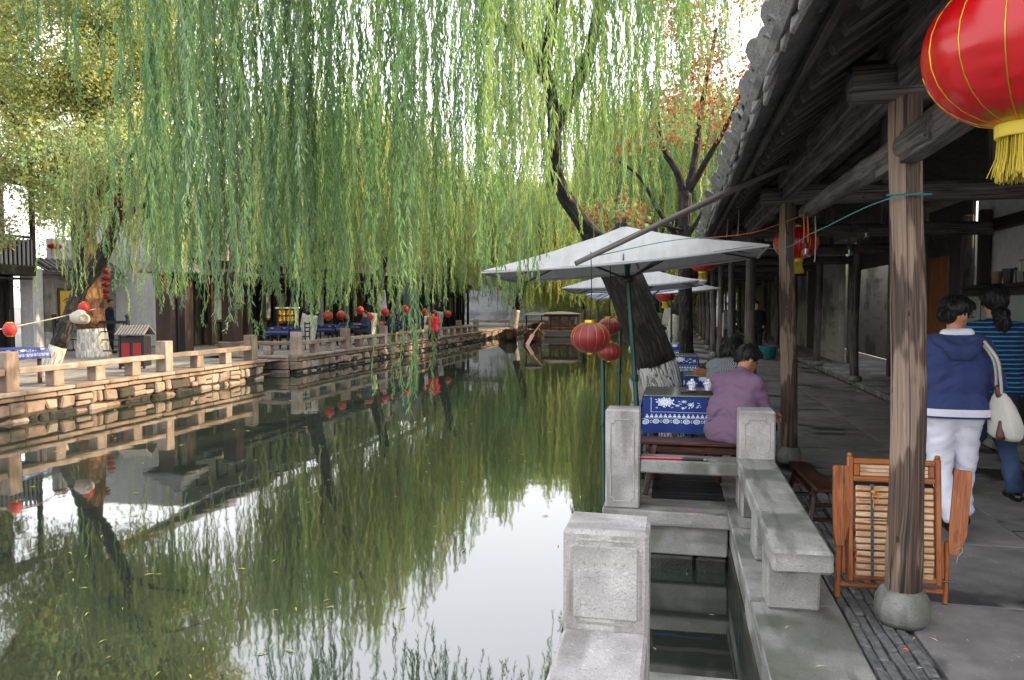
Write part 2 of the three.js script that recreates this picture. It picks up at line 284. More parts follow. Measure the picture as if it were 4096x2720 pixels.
// bark with long ridges; painted with lime below
const barkF = (u, v, s) => { const a = u + 0.05 * (fbm(u, v, 3, 6, s, 3) - 0.5), w = ((a % 1) + 1) % 1; return clamp(1.5 * Math.abs(fbm(w, v, 14, 5, s + 9, 4) - 0.5) * 2); };
const barkCache = tex(512, (u, v) => [barkF(u, v, 601)], false); rep(barkCache, 1, 1 / 1.1);
const bark = Std({ map: rep(tex(512, (u, v) => mul(mixc([0.10, 0.09, 0.08], [0.29, 0.265, 0.24], barkF(u, v, 601)), 0.7 + 0.6 * fbm(u, v, 5, 5, 611))), 1, 1 / 1.1), bumpMap: barkCache, bumpScale: 0.05, roughness: 0.95 });
const limed = Std({ map: rep(tex(512, (u, v) => { const b = barkF(u, v, 601), f = tn(u, v, 90, 60, 641); return mixc([0.30, 0.28, 0.26], mul([0.84, 0.83, 0.81], 0.86 + 0.16 * fbm(u, v, 6, 6, 633)), smooth(0.03, 0.22, b + 0.2 * (f - 0.4))); }), 1, 1 / 1.1), bumpMap: barkCache, bumpScale: 0.05, roughness: 0.95 });
const limedFar = Std({ map: rep(tex(256, (u, v) => mul(mixc([0.66, 0.63, 0.58], [0.80, 0.79, 0.76], smooth(0.1, 0.4, barkF(u, v, 601))), 0.85 + 0.2 * fbm(u, v, 4, 4, 634))), 2, 1 / 1.1), bumpMap: barkCache, bumpScale: 0.03, roughness: 0.95 });
const barkTan = Std({ map: rep(tex(512, (u, v) => mul(mixc([0.30, 0.20, 0.12], [0.56, 0.42, 0.28], barkF(u, v, 621)), 0.7 + 0.5 * fbm(u, v, 4, 4, 631))), 1, 1 / 1.3), bumpMap: barkCache, bumpScale: 0.03, roughness: 0.95 });
const plaster = (c, st, s, k = 1) => Std({ map: rep(tex(512, (u, v) => { const st1 = fbm(u, v, 4, 3, s), run = fbm(u, v, 18, 2, s + 9, 3); return mixc(mul(c, 0.92 + 0.1 * fbm(u, v, 40, 40, s + 5, 2)), st, clamp(0.7 * k * smooth(0.5, 0.75, st1) + 0.35 * k * smooth(0.55, 0.75, run))); }), 1 / 2.6), roughness: 0.92, bumpMap: grey(256, (u, v) => fbm(u, v, 20, 20, s + 13, 4), 1 / 2.6), bumpScale: 0.004 });
const whiteWall = plaster([0.83, 0.83, 0.84], [0.62, 0.61, 0.60], 701, 0.7), oldWall = plaster([0.58, 0.57, 0.54], [0.33, 0.33, 0.30], 711, 1.2), greyWall = plaster([0.62, 0.63, 0.64], [0.45, 0.46, 0.47], 721), brownWall = plaster([0.27, 0.205, 0.175], [0.18, 0.14, 0.125], 731);
const tileMat = Std({ map: rep(tex(512, (u, v) => mul(mixc([0.25, 0.25, 0.255], [0.52, 0.51, 0.50], fbm(u, v, 5, 5, 741, 5)), 0.8 + 0.4 * tn(u, v, 120, 120, 751))), 1.5), roughness: 0.8, bumpMap: grey(256, (u, v) => fbm(u, v, 14, 14, 761, 4), 1.5), bumpScale: 0.006 });
const metalGreen = Std({ color: 0x0f3b33, roughness: 0.35, metalness: 0.2 }), metalGrey = Std({ color: 0x70727a, roughness: 0.4, metalness: 0.7 }), blackMetal = Std({ color: 0x141414, roughness: 0.45 });
const gold = Std({ color: 0xc09a2c, roughness: 0.3, metalness: 0.85 }), wire = Std({ color: 0x141312, roughness: 0.7 }), rope = Std({ color: 0x9a8f80, roughness: 0.9 }), cyanRope = Std({ color: 0x3a7d7c, roughness: 0.7 }), orangeCord = Std({ color: 0xb8602c, roughness: 0.6 });
const glassM = Phys({ color: 0xffffff, transmission: 1, thickness: 0, roughness: 0.02, ior: 1.45 });
const canvasCloth = Phys({ map: rep(tex(512, (u, v) => mul([0.74, 0.735, 0.735], 0.74 + 0.2 * fbm(u, v, 4, 4, 771, 5) + 0.10 * fbm(u, v, 60, 8, 772, 2))), 0.5), roughness: 0.9, transmission: 0.04, thickness: 0 });
const canvasBlue = Phys({ color: 0xc6c9de, roughness: 0.9, transmission: 0.45, thickness: 0 });
const fabric = (hex, rough = 0.9) => Phys({ color: hex, roughness: rough, sheen: 0.4, sheenRoughness: 0.6, sheenColor: new THREE.Color(hex), bumpMap: clothBump, bumpScale: 0.004 });
const clothBump = grey(256, (u, v) => 0.6 * fbm(u, v, 4, 9, 781, 4) + 0.4 * fbm(u, v, 40, 40, 782, 2), 2.5);
// lantern silk: red, glossy, slightly see-through
const silk = Phys({ color: 0xb80f14, roughness: 0.34, sheen: 0.6, sheenColor: new THREE.Color(0xff4030), sheenRoughness: 0.4, transmission: 0.22, thickness: 0, bumpMap: grey(256, (u, v) => fbm(u, v, 7, 5, 791, 3), 1), bumpScale: 0.02 });
const silkDull = Phys({ map: tex(128, (u, v) => mixc([0.47, 0.085, 0.095], [0.36, 0.24, 0.22], smooth(0.66, 0.95, v) * (0.55 + 0.5 * fbm(u, v, 9, 5, 801)))), roughness: 0.5, sheen: 0.5, sheenColor: new THREE.Color(0xd06050), transmission: 0.12, thickness: 0 });
const silkFar = Phys({ color: 0xb8211c, roughness: 0.6, transmission: 0.3, thickness: 0 });
const tasselM = Std({ color: 0xc9b23a, roughness: 0.7 });
const hairM = Std({ color: 0x0b0a0b, roughness: 0.5, bumpMap: grey(256, (u, v) => tn(u, v, 90, 6, 811), 6), bumpScale: 0.006 }), skinM = Phys({ color: 0xb27a5e, roughness: 0.55, sheen: 0.2 }), shoeM = Std({ color: 0x0c0c0d, roughness: 0.3 });
const leafMat = (c, tr = 0.45) => Phys({ color: c, roughness: 0.85, transmission: tr, thickness: 0, side: THREE.DoubleSide, specularIntensity: 0.5 });
// canvas textures
function canvasTex(w, h, draw) { const c = document.createElement('canvas'); c.width = w; c.height = h; const g = c.getContext('2d'); draw(g, w, h); const t = new THREE.CanvasTexture(c); t.colorSpace = THREE.SRGBColorSpace; t.wrapS = t.wrapT = THREE.RepeatWrapping; return t; }
// ---------------------------------------------------------------- ground, water, quays
const WATER = -0.47, LEFT = 0.08;
{
  const shape = new THREE.Shape([[-400, -400], [400, -400], [400, 400], [-400, 400]].map(([x, y]) => new THREE.Vector2(x, y)));
  const hole = new THREE.Path([[-11.6, 8], [-11.6, -66], [-1.0, -66], [0.5, -30], [0.5, 8]].map(([x, z]) => new THREE.Vector2(x, -z))); shape.holes.push(hole);
  const g = uvBox(new THREE.ShapeGeometry(shape).rotateX(-Math.PI / 2)); struct(M('ground', g, paving, scene, [0, -0.05, 0]));
  struct(M('canal_bed', uvBox(new THREE.PlaneGeometry(30, 84).rotateX(-Math.PI / 2)), bed, scene, [-6, -1.9, -30]));
  const wm = Phys({ color: 0x272d26, roughness: 0.028, ior: 2.4, bumpMap: grey(512, (u, v) => 0.72 * fbm(u, v, 5, 8, 901, 3) + 0.28 * fbm(u, v, 30, 22, 911, 2), 1 / 5), bumpScale: 0.0015 });
  struct(M('canal_water', uvBox(new THREE.PlaneGeometry(17, 80).rotateX(-Math.PI / 2)), wm, scene, [-6, WATER, -30]));
  // walkway under the roof, and the promenade over the water
  const sheet = (pts) => uvBox(new THREE.ShapeGeometry(new THREE.Shape(pts.map(([x, z]) => new THREE.Vector2(x, -z)))).rotateX(-Math.PI / 2));
  struct(M('walkway', sheet([[0.40, 3], [3.5, 3], [3.5, -70], [-0.5, -70], [-0.5, -10.2], [0.40, -10.2]]), paving, scene, [0, -0.03, 0]));
  struct(M('promenade', sheet([[-11.7, 6], [-60, 6], [-60, -70], [-11.6, -70], [-11.6, -21.4], [-13.6, -21.4], [-13.6, -19.8], [-11.7, -19.8]]), leftPave, scene, [0, LEFT - 0.012, 0]));
}
// paving slabs and brick strip that can be told apart near the camera
const walkway = scene.getObjectByName('walkway');
{
  const r = RNG(21);
  const slab = (x0, x1, z0, z1, m = stoneOld, y = 0.03) => M('paving_slab', box(x1 - x0 - 0.006, 0.06, Math.abs(z1 - z0) - 0.008, { c: 0.006, jit: 0.003 }), m, walkway, [(x0 + x1) / 2, y - 0.06, (z0 + z1) / 2]);
  let z = -0.8; for (const L of [1.25, 1.28, 0.95, 1.4, 1.3, 1.2, 1.5]) { slab(0.405, 0.86, z, z - L, stoneOld, 0.03 + r() * 0.004); z -= L; }   // kerb stones by the water
  for (let c = 0; c < 5; c++) { let q = -1.1 - r() * 0.2; while (q > -7.6) { const L = 0.2 + r() * 0.05; M('brick', box(0.046, 0.06, L, { c: 0.008, jit: 0.003 }), brickMat[Math.floor(r() * 3)], walkway, [0.895 + c * 0.053, -0.030 + (r() - 0.5) * 0.020, q - L / 2], [(r() - 0.5) * 0.05, (r() - 0.5) * 0.07, (r() - 0.5) * 0.14]); q -= L + 0.010 + r() * 0.012; } }
  for (let k = 0; k < 26; k++) for (let i = 0; i < 2; i++) { const z0 = -1 - k * 1.15 - (i ? 0.4 : 0), x0 = i ? 2.34 : 1.16, x1 = i ? 3.44 : 2.335; slab(x0, x1, z0, z0 - 1.145, paving, 0.031 + r() * 0.003); }
}
// ---- right bank: kerb of the water stairs, foreground bench, tea platform
const walls = thing('landing_wall', 'grey granite quay walls and steps round the water stairs beside the walkway', 'quay wall');
{
  const r = RNG(31), blk = (name, x0, x1, y0, y1, z0, z1, m = stoneOld, c = 0.01) => M(name, box(x1 - x0, y1 - y0, Math.abs(z1 - z0), { c, jit: 0.004 }), m, walls, [(x0 + x1) / 2, y0, (z0 + z1) / 2]);
  // wall under the kerb (face x = .42), in two courses
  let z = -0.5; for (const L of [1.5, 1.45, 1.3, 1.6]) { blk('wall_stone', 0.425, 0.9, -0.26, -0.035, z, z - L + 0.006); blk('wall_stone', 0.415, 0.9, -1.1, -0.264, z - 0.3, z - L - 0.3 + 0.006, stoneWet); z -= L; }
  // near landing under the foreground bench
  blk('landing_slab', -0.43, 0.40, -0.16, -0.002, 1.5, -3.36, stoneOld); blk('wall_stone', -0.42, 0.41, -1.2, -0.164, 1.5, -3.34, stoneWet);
  // front of the tea platform
  blk('edge_slab', -0.55, 0.47, -0.12, 0.0, -6.02, -6.42, stoneOld); blk('wall_stone', -0.5, 0.41, -0.36, -0.124, -6.09, -6.5, stoneOld);
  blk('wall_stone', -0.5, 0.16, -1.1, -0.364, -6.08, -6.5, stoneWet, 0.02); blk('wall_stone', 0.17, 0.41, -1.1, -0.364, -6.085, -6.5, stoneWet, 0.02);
  // canal face of the platform, and on along the bank
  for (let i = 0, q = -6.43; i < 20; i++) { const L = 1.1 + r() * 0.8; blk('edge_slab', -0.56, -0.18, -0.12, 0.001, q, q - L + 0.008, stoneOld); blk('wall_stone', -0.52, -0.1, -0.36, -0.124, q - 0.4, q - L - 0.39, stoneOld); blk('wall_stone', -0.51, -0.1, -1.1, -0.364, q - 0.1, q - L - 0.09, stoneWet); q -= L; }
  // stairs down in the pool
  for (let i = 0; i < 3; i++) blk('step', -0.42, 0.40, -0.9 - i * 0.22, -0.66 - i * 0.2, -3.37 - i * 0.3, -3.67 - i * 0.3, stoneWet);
}
function panelPost(h, w, d, face) {   // a post with a sunk line following a panel with notched corners
  const g = [box(w, h, d, { c: 0.012, jit: 0.002 })];
  return g[0];
}
function panelLine(w, h, inset, r, t) {   // the carved groove: a thin frame with stepped round corners, as a flat extrusion
  const P = (x0, y0, x1, y1, q) => { const s = new THREE.Shape(); s.moveTo(x0 + q, y0); s.lineTo(x1 - q, y0); s.absarc(x1, y0, q, Math.PI, Math.PI / 2, true); s.lineTo(x1, y1 - q); s.absarc(x1, y1, q, -Math.PI / 2, -Math.PI, true); s.lineTo(x0 + q, y1); s.absarc(x0, y1, q, 0, -Math.PI / 2, true); s.lineTo(x0, y0 + q); s.absarc(x0, y0, q, Math.PI / 2, 0, true); return s; };
  const a = P(-w / 2 + inset, inset, w / 2 - inset, h - inset, r), b = P(-w / 2 + inset + t, inset + t, w / 2 - inset - t, h - inset - t, r);
  a.holes.push(new THREE.Path(b.getPoints(6).reverse()));
  return uvBox(new THREE.ExtrudeGeometry(a, { depth: 0.004, bevelEnabled: true, bevelSize: 0.0015, bevelThickness: 0.0015, bevelSegments: 1, curveSegments: 6 }));
}
{ // bench in the foreground: seat slab running towards the camera, end post with a carved panel
  const b = thing('stone_bench', 'pale granite railing bench in front with a square carved end post standing at the water', 'stone bench', [-0.245, 0, -1.8], 0);
  M('seat', box(0.31, 0.13, 2.35, { c: 0.012, jit: 0.002 }), stoneNear, b, [0, 0.27, 0.17]);
  M('post', box(0.315, 0.77, 0.26, { c: 0.014, jit: 0.002 }), stoneNear, b, [0, 0, -1.13]);
  M('carved_panel', box(0.235, 0.27, 0.012, { c: 0.005 }), stoneNear, b, [0, 0.445, -0.998]);
  M('carved_line', panelLine(0.31, 0.36, 0.022, 0.03, 0.006), stoneNear, b, [0, 0.40, -1.003]);
  for (const z of [-0.75, 0.1, 1.0]) M('support_block', box(0.25, 0.27, 0.24, { c: 0.01 }), stoneOld, b, [0, 0, z]);
}
{ // bench along the kerb
  const b = thing('stone_bench', 'grey granite bench beam on block feet beside the narrow wooden stool', 'stone bench', [0.615, 0, -5.1]);
  M('seat', box(0.285, 0.115, 2.36, { c: 0.016, jit: 0.004, seed: 5 }), stoneOld, b, [0, 0.295, 0.04]);
  M('support_block', box(0.27, 0.292, 0.25, { c: 0.014, jit: 0.004 }), stoneOld, b, [0, 0.001, 0.80]);
  M('support_block', box(0.24, 0.292, 0.26, { c: 0.014, jit: 0.004 }), stoneOld, b, [0, 0.001, 0.02]);
  M('support_block', box(0.24, 0.292, 0.26, { c: 0.014, jit: 0.004 }), stoneOld, b, [0, 0.001, -0.98]);
}
{ // railing round the tea platform
  const b = thing('stone_railing', 'grey granite railing with two carved posts round the tea platform', 'stone railing', [0, 0, -6.2]);
  const post = (x, z, w = 0.27) => { M('post', box(w, 0.78, 0.26, { c: 0.012, jit: 0.002 }), stoneNear, b, [x, 0, z]); };
  post(-0.40, 0.02); post(0.625, -0.10);
  M('carved_line', panelLine(0.26, 0.72, 0.035, 0.03, 0.006), stoneNear, b, [-0.40, 0.02, 0.149]);
  M('carved_line', panelLine(0.26, 0.34, 0.035, 0.03, 0.006), stoneNear, b, [0.625, 0.41, 0.029]);
  M('rail', box(0.76, 0.105, 0.27, { c: 0.012, jit: 0.003 }), stoneOld, b, [0.112, 0.285, 0]);
  M('rail', box(0.26, 0.105, 3.5, { c: 0.012, jit: 0.003 }), stoneOld, b, [-0.41, 0.285, -1.87]);
  for (const z of [-1.2, -2.4, -3.4]) M('support_block', box(0.22, 0.283, 0.24, { c: 0.01 }), stoneOld, b, [-0.41, 0.001, z]);
  post(-0.40, -3.75);
}
{ // a second railing farther along the right bank
  const b = thing('stone_railing', 'granite railing by the water beyond the leaning willow trunk, between the far umbrellas', 'stone railing', [-0.38, 0, -12.5]);
  for (let i = 0; i < 4; i++) { M('post', box(0.27, 0.78, 0.26, { c: 0.012 }), stoneOld, b, [0, 0, -i * 4.2]); M('rail', box(0.26, 0.105, 3.92, { c: 0.012 }), stoneOld, b, [0, 0.285, -i * 4.2 - 2.1]); for (const k of [1, 2, 3]) M('support_block', box(0.22, 0.283, 0.24, { c: 0.01 }), stoneOld, b, [0, 0.001, -i * 4.2 - k * 1.05]); }
}
{ // dark boards of the platform
  const d = thing('deck', 'dark worn plank deck of the tea platform beside the willow trunk', 'deck', [0.02, 0, -6.43]);
  const r = RNG(41); for (let i = 0; i < 30; i++) M('plank', box(0.80, 0.03, 0.115, { c: 0.004, jit: 0.002 }), deckWood, d, [0.02, -0.035 + r() * 0.004, -0.06 - i * 0.122]);
}
// ---- left bank: quays of slabs, courses and rubble; railings; landing stairs between
function quay(label, x, z0, z1, seed, end) {
  const q = thing('stone_quay', label, 'quay wall', [x, 0, z0]); const r = RNG(seed), L = z0 - z1, mats = [stoneWarm, stoneWarm2, stoneWarm3];
  M('wall_core', box(2.2, 1.5, L - 0.3, { c: 0.02 }), mortar, q, [-1.22, -1.5 + LEFT - 0.03, -L / 2]);
  let z = 0; while (z < L - 0.2) { const l = Math.min(L - z, 0.8 + r() * 0.5); M('coping_slab', box(0.62, 0.075, l - 0.012, { c: 0.012, jit: 0.006, seed: seed + z * 99 | 1 }), mats[r() * 2 | 0], q, [-0.27 + (r() - 0.5) * 0.015, LEFT - 0.075, -z - l / 2]); z += l; }
  z = 0; while (z < L - 0.2) { const l = Math.min(L - z, 0.65 + r() * 0.6); M('course_stone', box(0.3, 0.105, l - 0.014, { c: 0.012, jit: 0.007, seed: seed + z * 77 | 1 }), mats[r() * 3 | 0], q, [-0.19 + (r() - 0.5) * 0.02, LEFT - 0.185, -z - l / 2]); z += l; }
  for (let row = 0; row < 2; row++) { z = 0; while (z < L - 0.05) { const l = Math.min(L - z, 0.16 + r() * 0.36), h = row ? 0.26 : 0.235; { const split = !row && r() < 0.38, bits = split ? [[0.105, LEFT - 0.435], [0.115, LEFT - 0.325]] : [[h, row ? -0.645 : LEFT - 0.435 + r() * 0.015]]; bits.forEach(([hh, y], k) => M('rubble_stone', box(0.24 + r() * 0.05, hh * (0.86 + r() * 0.14), l * (0.9 + r() * 0.08), { c: split ? 0.018 : 0.03, jit: split ? 0.014 : 0.024, seed: (seed + z * 991 + row * 37 + k * 5) | 1 }), row ? (r() < 0.75 ? stoneWet : mats[r() * 3 | 0]) : r() < 0.12 ? mortar : mats[r() * 3 | 0], q, [-0.17 + (r() - 0.5) * 0.07, y, -z - l / 2], [(r() - 0.5) * 0.14, (r() - 0.5) * 0.1, (r() - 0.5) * 0.1])); } z += l; } }
  if (end !== 0) for (const [y, h, n, dep] of [[LEFT - 0.075, 0.072, 2, 0.3], [LEFT - 0.185, 0.103, 2, 0.2], [LEFT - 0.42, 0.22, 4, 0.2], [-0.7, 0.33, 4, 0.2]]) for (let i = 0; i < n; i++) { const w = 2.1 / n; M('end_stone', box(w - 0.012, h, dep, { c: 0.014, jit: 0.008 }), mats[r() * 3 | 0], q, [-0.62 - 0.03 - w / 2 - i * w + 0.35, y, end < 0 ? 0 + (0.02) : -L - 0.0]); }
  return q;
}
quay('warm sunlit stone quay with rubble footing under the nearest part of the left bank railing', -11.28, -7.5, -19.75, 51, 1);
quay('long stone quay of the left bank beyond the landing stairs', -11.12, -21.3, -60, 61, -1);
{
  const s = thing('landing_stairs', 'stone stairs down to the water in the gap of the left bank', 'stairs', [-12.4, 0, -20.5]);
  for (let i = 0; i < 4; i++) M('step', box(0.42, 0.5, 1.45, { c: 0.015, jit: 0.006 }), stoneWarm2, s, [-0.95 + i * 0.40, LEFT - 0.62 - i * 0.135, 0]);
}
function railing(label, x, posts, side = 0) {
  const b = thing('stone_railing', label, 'stone railing', [x, LEFT, posts[0]]); const m = [stoneWarm, stoneWarm2];
  posts.forEach((z, i) => {
    M('post', box(0.27, 0.70, 0.27, { c: 0.012, jit: 0.006 }), m[i % 2], b, [0, 0, z - posts[0]]);
    if (i === posts.length - 1) return; const z2 = posts[i + 1], L = z - z2, n = Math.max(2, Math.round(L / 1.15) - 1);
    M('rail', box(0.24, 0.105, L - 0.28, { c: 0.014, jit: 0.008 }), m[(i + 1) % 2], b, [0, 0.295, (z + z2) / 2 - posts[0]]);
    for (let k = 1; k <= n; k++) M('support_block', box(0.21, 0.294, 0.26, { c: 0.012, jit: 0.008 }), m[k % 2], b, [0, 0.001, z - L * k / (n + 1) - posts[0]]);
  });
  return b;
}
railing('warm sunlit stone railing of the left bank in front of the twin tree trunks', -11.44, [-7.1, -11.3, -15.55, -19.2]);
const rail2 = railing('stone railing of the left bank beyond the landing stairs, before the blue tea tables', -11.3, [-21.55, -25.1, -28.7, -32.3, -35.9, -39.5, -43.1]);
M('rail', box(1.7, 0.105, 0.24, { c: 0.014, jit: 0.008 }), stoneWarm2, rail2, [-1.0, 0.295, -0.03]);
for (const x of [-1.75, -0.95]) M('support_block', box(0.26, 0.294, 0.21, { c: 0.012, jit: 0.008 }), stoneWarm, rail2, [x, 0.001, -0.03]);
// ---------------------------------------------------------------- right: the roofed walkway and its shops
const COLX = 1.13, STEP = 4.03;
const eaveY = 2.69, eaveX = 0.50, PITCH = 0.68, ridgeX = 2.95;
const roofY = (x) => eaveY + (Math.min(x, ridgeX) - eaveX) * PITCH - Math.max(0, x - ridgeX) * 0.4;
const house = thing('roofed_walkway', 'dark timber roof on log columns with grey clay tiles over the walkway', 'covered walkway');
{
  const r = RNG(71), Z0 = -2.4, Z1 = -62;
  for (let k = 0; k < 14; k++) {
    const z = -4.14 - STEP * k, lean = -0.022 + (r() - 0.5) * 0.02, fat = k === 0 ? 1 : 0.85 + r() * 0.25;
    // front column: a peeled log, slightly crooked, on a bulging stone base
    const pts = [], rad = []; for (let i = 0; i <= 12; i++) { const t = i / 12; pts.push([COLX + lean * t * 2.7 * 0.5 + 0.012 * Math.sin(t * 5 + k), 0.15 + t * 2.50, z + 0.012 * Math.sin(t * 4 + k * 2)]); rad.push((0.083 - 0.010 * t) * fat); }
    const col = M('column', limb(pts, rad, { sides: 18, amp: 0.10, freq: 3.2, around: 1 }), k < 2 ? logMat : logDark, house);
    M('column_base', stoneLathe([[0.001, 0], [0.105, 0], [0.124, 0.03], [0.131, 0.08], [0.126, 0.13], [0.106, 0.168], [0.085, 0.178], [0.001, 0.178]].map(([x, y]) => [x * (k ? 0.95 : 1), y]), 24), stoneOld, house, [COLX, 0, z]);
    // tie beam across, its round end past the column
    M('cross_beam', limb([[COLX - 0.30, 2.70, z], [COLX + 0.6, 2.70, z], [4.4, 2.70, z]], [0.105, 0.10, 0.10], { sides: 14, amp: 0.05 }), logDark, house);
    M('short_post', limb([[2.0, 2.76, z], [2.0, roofY(2.0) - 0.2, z]], [0.07, 0.07], { sides: 10, amp: 0.05 }), logDark, house);
    M('short_post', limb([[2.95, 2.76, z], [2.95, roofY(2.95) - 0.2, z]], [0.07, 0.07], { sides: 10, amp: 0.05 }), logDark, house);
    const pts2 = [], rad2 = []; for (let i = 0; i <= 6; i++) { const t = i / 6; pts2.push([3.46 + 0.02 * Math.sin(t * 5 + k), 0.1 + t * 2.7, z]); rad2.push(0.085 - 0.01 * t); }
    if (k > 0) { M('column', limb(pts2, rad2, { sides: 12, amp: 0.08, freq: 3 }), logDark, house); M('column_base', stoneLathe([[0.001, 0], [0.12, 0], [0.15, 0.06], [0.12, 0.12], [0.001, 0.125]], 16), stoneOld, house, [3.46, 0.09, z]); }
  }
  for (const [x, h] of [[1.05, 0.17], [2.0, 0.15], [2.95, 0.16]]) { let z = Z0; while (z > Z1) { M('purlin', box(0.13, h, STEP - 0.01, { c: 0.012, jit: 0.006 }), logDark, house, [x, roofY(x) - 0.14 - h, z - STEP / 2]); z -= STEP; } }
  for (let k = 0; k < 14; k++) M('purlin_tie', box(0.10, 0.13, STEP - 0.25, { c: 0.01, jit: 0.006 }), logDark, house, [1.07, 2.64, -4.14 - STEP * (k - 0.5)]);
  // rafters along the slope, boards above them
  const L = (ridgeX - eaveX) / Math.cos(Math.atan(PITCH)), ang = Math.atan(PITCH), gR = [0, 1, 2].map(() => box(L - 0.1, 0.07, 0.075, { c: 0.006, jit: 0.003 }));
  for (let i = 0; i < 235; i++) { const z = Z0 - 0.06 - i * 0.26; M('rafter', gR[i % 3], rafterMat, house, [(eaveX + ridgeX) / 2 + 0.10, roofY((eaveX + ridgeX) / 2 + 0.1) - 0.135 - 0.0, z + (r() - 0.5) * 0.02], [0, 0, ang]); }
  for (let i = 0; i < 5; i++) { const x0 = eaveX + 0.06 + i * 0.55, x1 = x0 + 0.545; M('roof_board', moved(box((x1 - x0) / Math.cos(ang), 0.02, Z0 - Z1, { c: 0.003 }), (x0 + x1) / 2, roofY((x0 + x1) / 2) - 0.062 + i * 0.0004, (Z0 + Z1) / 2, 0, 0, ang), boardMat, house); }
  M('eave_board', box(0.035, 0.05, Z0 - Z1, { c: 0.006 }), boardMat, house, [eaveX + 0.05, roofY(eaveX + 0.05) - 0.10, (Z0 + Z1) / 2]);
  M('roof_board', moved(box(2.4, 0.03, Z0 - Z1, { c: 0.003 }), ridgeX + 1.1, roofY(ridgeX + 1.1) - 0.05, (Z0 + Z1) / 2, 0, 0, -Math.atan(0.4)), boardMat, house);
  // clay tiles: at the eave hanging drip tiles and round cover tiles, both told apart
  const arc = (rad, a0, a1, len, th, taper = 1) => {   // curved tile, axis along x, from 0 to len
    const s = new THREE.Shape(), n = 8; for (let i = 0; i <= n; i++) { const a = lerp(a0, a1, i / n); s[i ? 'lineTo' : 'moveTo'](Math.cos(a) * rad, Math.sin(a) * rad); } for (let i = n; i >= 0; i--) { const a = lerp(a0, a1, i / n); s.lineTo(Math.cos(a) * (rad - th), Math.sin(a) * (rad - th)); }
    return uvBox(new THREE.ExtrudeGeometry(s, { depth: len, bevelEnabled: false, curveSegments: 2 }).rotateY(Math.PI / 2));
  };
  const cover = [0, 1].map(() => arc(0.088, 0.12, Math.PI - 0.12, 0.36, 0.018)), pan = arc(0.135, Math.PI + 0.5, 2 * Math.PI - 0.5, 0.4, 0.016);
  const dripShape = new THREE.Shape(); dripShape.moveTo(-0.085, 0.03); dripShape.quadraticCurveTo(0, -0.012, 0.085, 0.03); dripShape.quadraticCurveTo(0.088, -0.035, 0.045, -0.08); dripShape.quadraticCurveTo(0.025, -0.12, 0, -0.15); dripShape.quadraticCurveTo(-0.025, -0.12, -0.045, -0.08); dripShape.quadraticCurveTo(-0.088, -0.035, -0.085, 0.03);
  const fanShape = new THREE.Shape(); fanShape.moveTo(-0.055, -0.02); fanShape.quadraticCurveTo(-0.085, 0.05, -0.075, 0.10); fanShape.quadraticCurveTo(0, 0.155, 0.075, 0.10); fanShape.quadraticCurveTo(0.085, 0.05, 0.055, -0.02); fanShape.quadraticCurveTo(0, 0.02, -0.055, -0.02);
  const fan = uvBox(new THREE.ExtrudeGeometry(fanShape, { depth: 0.016, bevelEnabled: true, bevelSize: 0.004, bevelThickness: 0.004, bevelSegments: 1, curveSegments: 4 }).rotateY(Math.PI / 2));
  const drip = uvBox(new THREE.ExtrudeGeometry(dripShape, { depth: 0.014, bevelEnabled: true, bevelSize: 0.003, bevelThickness: 0.003, bevelSegments: 1, curveSegments: 4 }).rotateY(Math.PI / 2));
  const n = 145, far = [];
  for (let i = 0; i < 240; i++) {
    const z = Z0 - 0.1 - i * 0.235, j = () => (r() - 0.5) * 0.05, y0 = roofY(eaveX);
    const pieces = [[cover[i % 2], 'cover_tile', eaveX - 0.09 + j() * 0.4, y0 + 0.045, z, j(), ang * 0.9 + j()], [pan, 'pan_tile', eaveX - 0.06 + j() * 0.4, y0 + 0.115, z - 0.118, j(), ang + j() * 0.5], [drip, 'drip_tile', eaveX - 0.085 + j() * 0.8, y0 + j() * 0.6, z - 0.118, 0.2 + j() * 5, -0.28 + j() * 5], [fan, 'fan_tile', eaveX - 0.10 + j() * 1.1, y0 + 0.05 + j() * 0.8, z + j() * 0.5, 0.25 + j() * 6, 0.35 + j() * 6]];
    for (const [g, name, x, y, zz, ry, rz] of pieces) if (i < n) M(name, g, tileMat, house, [x, y, zz], [0, ry, rz]); else far.push(moved(g.clone(), x, y, zz, ry, 0, rz));
    if (i < 140) M('upper_tile', cover[i % 2], tileMat, house, [eaveX + 0.2 + j(), y0 + 0.185, z + j()], [0, j() * 1.4, ang * 0.55 + j() * 3]);
    else far.push(moved(cover[0].clone(), eaveX + 0.2, y0 + 0.185, z, 0, 0, ang));
  }
  stuff(M('eave_tiles', merge(far), tileMat, house));
  // tile field up the slope: rows of round ridges
  const ridgeRow = []; for (let i = 0; i < 240; i++) ridgeRow.push(moved(new THREE.CylinderGeometry(0.085, 0.085, 2.6, 6, 1, true, 0, Math.PI).rotateZ(Math.PI / 2).rotateX(-Math.PI / 2), 1.75, roofY(1.75) + 0.02, Z0 - 0.1 - i * 0.235, 0, 0, ang));
  stuff(M('roof_tiles', merge(ridgeRow.map((g) => g.toNonIndexed())), tileMat, house));
  M('roof_bed', moved(box(3.02, 0.05, Z0 - Z1, { c: 0.004 }), (0.3 + ridgeX) / 2, roofY((0.3 + ridgeX) / 2) + 0.0, (Z0 + Z1) / 2, 0, 0, ang), tileMat, house);
  M('roof_bed', moved(box(2.5, 0.05, Z0 - Z1, { c: 0.004 }), ridgeX + 1.12, roofY(ridgeX + 1.12) + 0.02, (Z0 + Z1) / 2, 0, 0, -Math.atan(0.4)), tileMat, house);
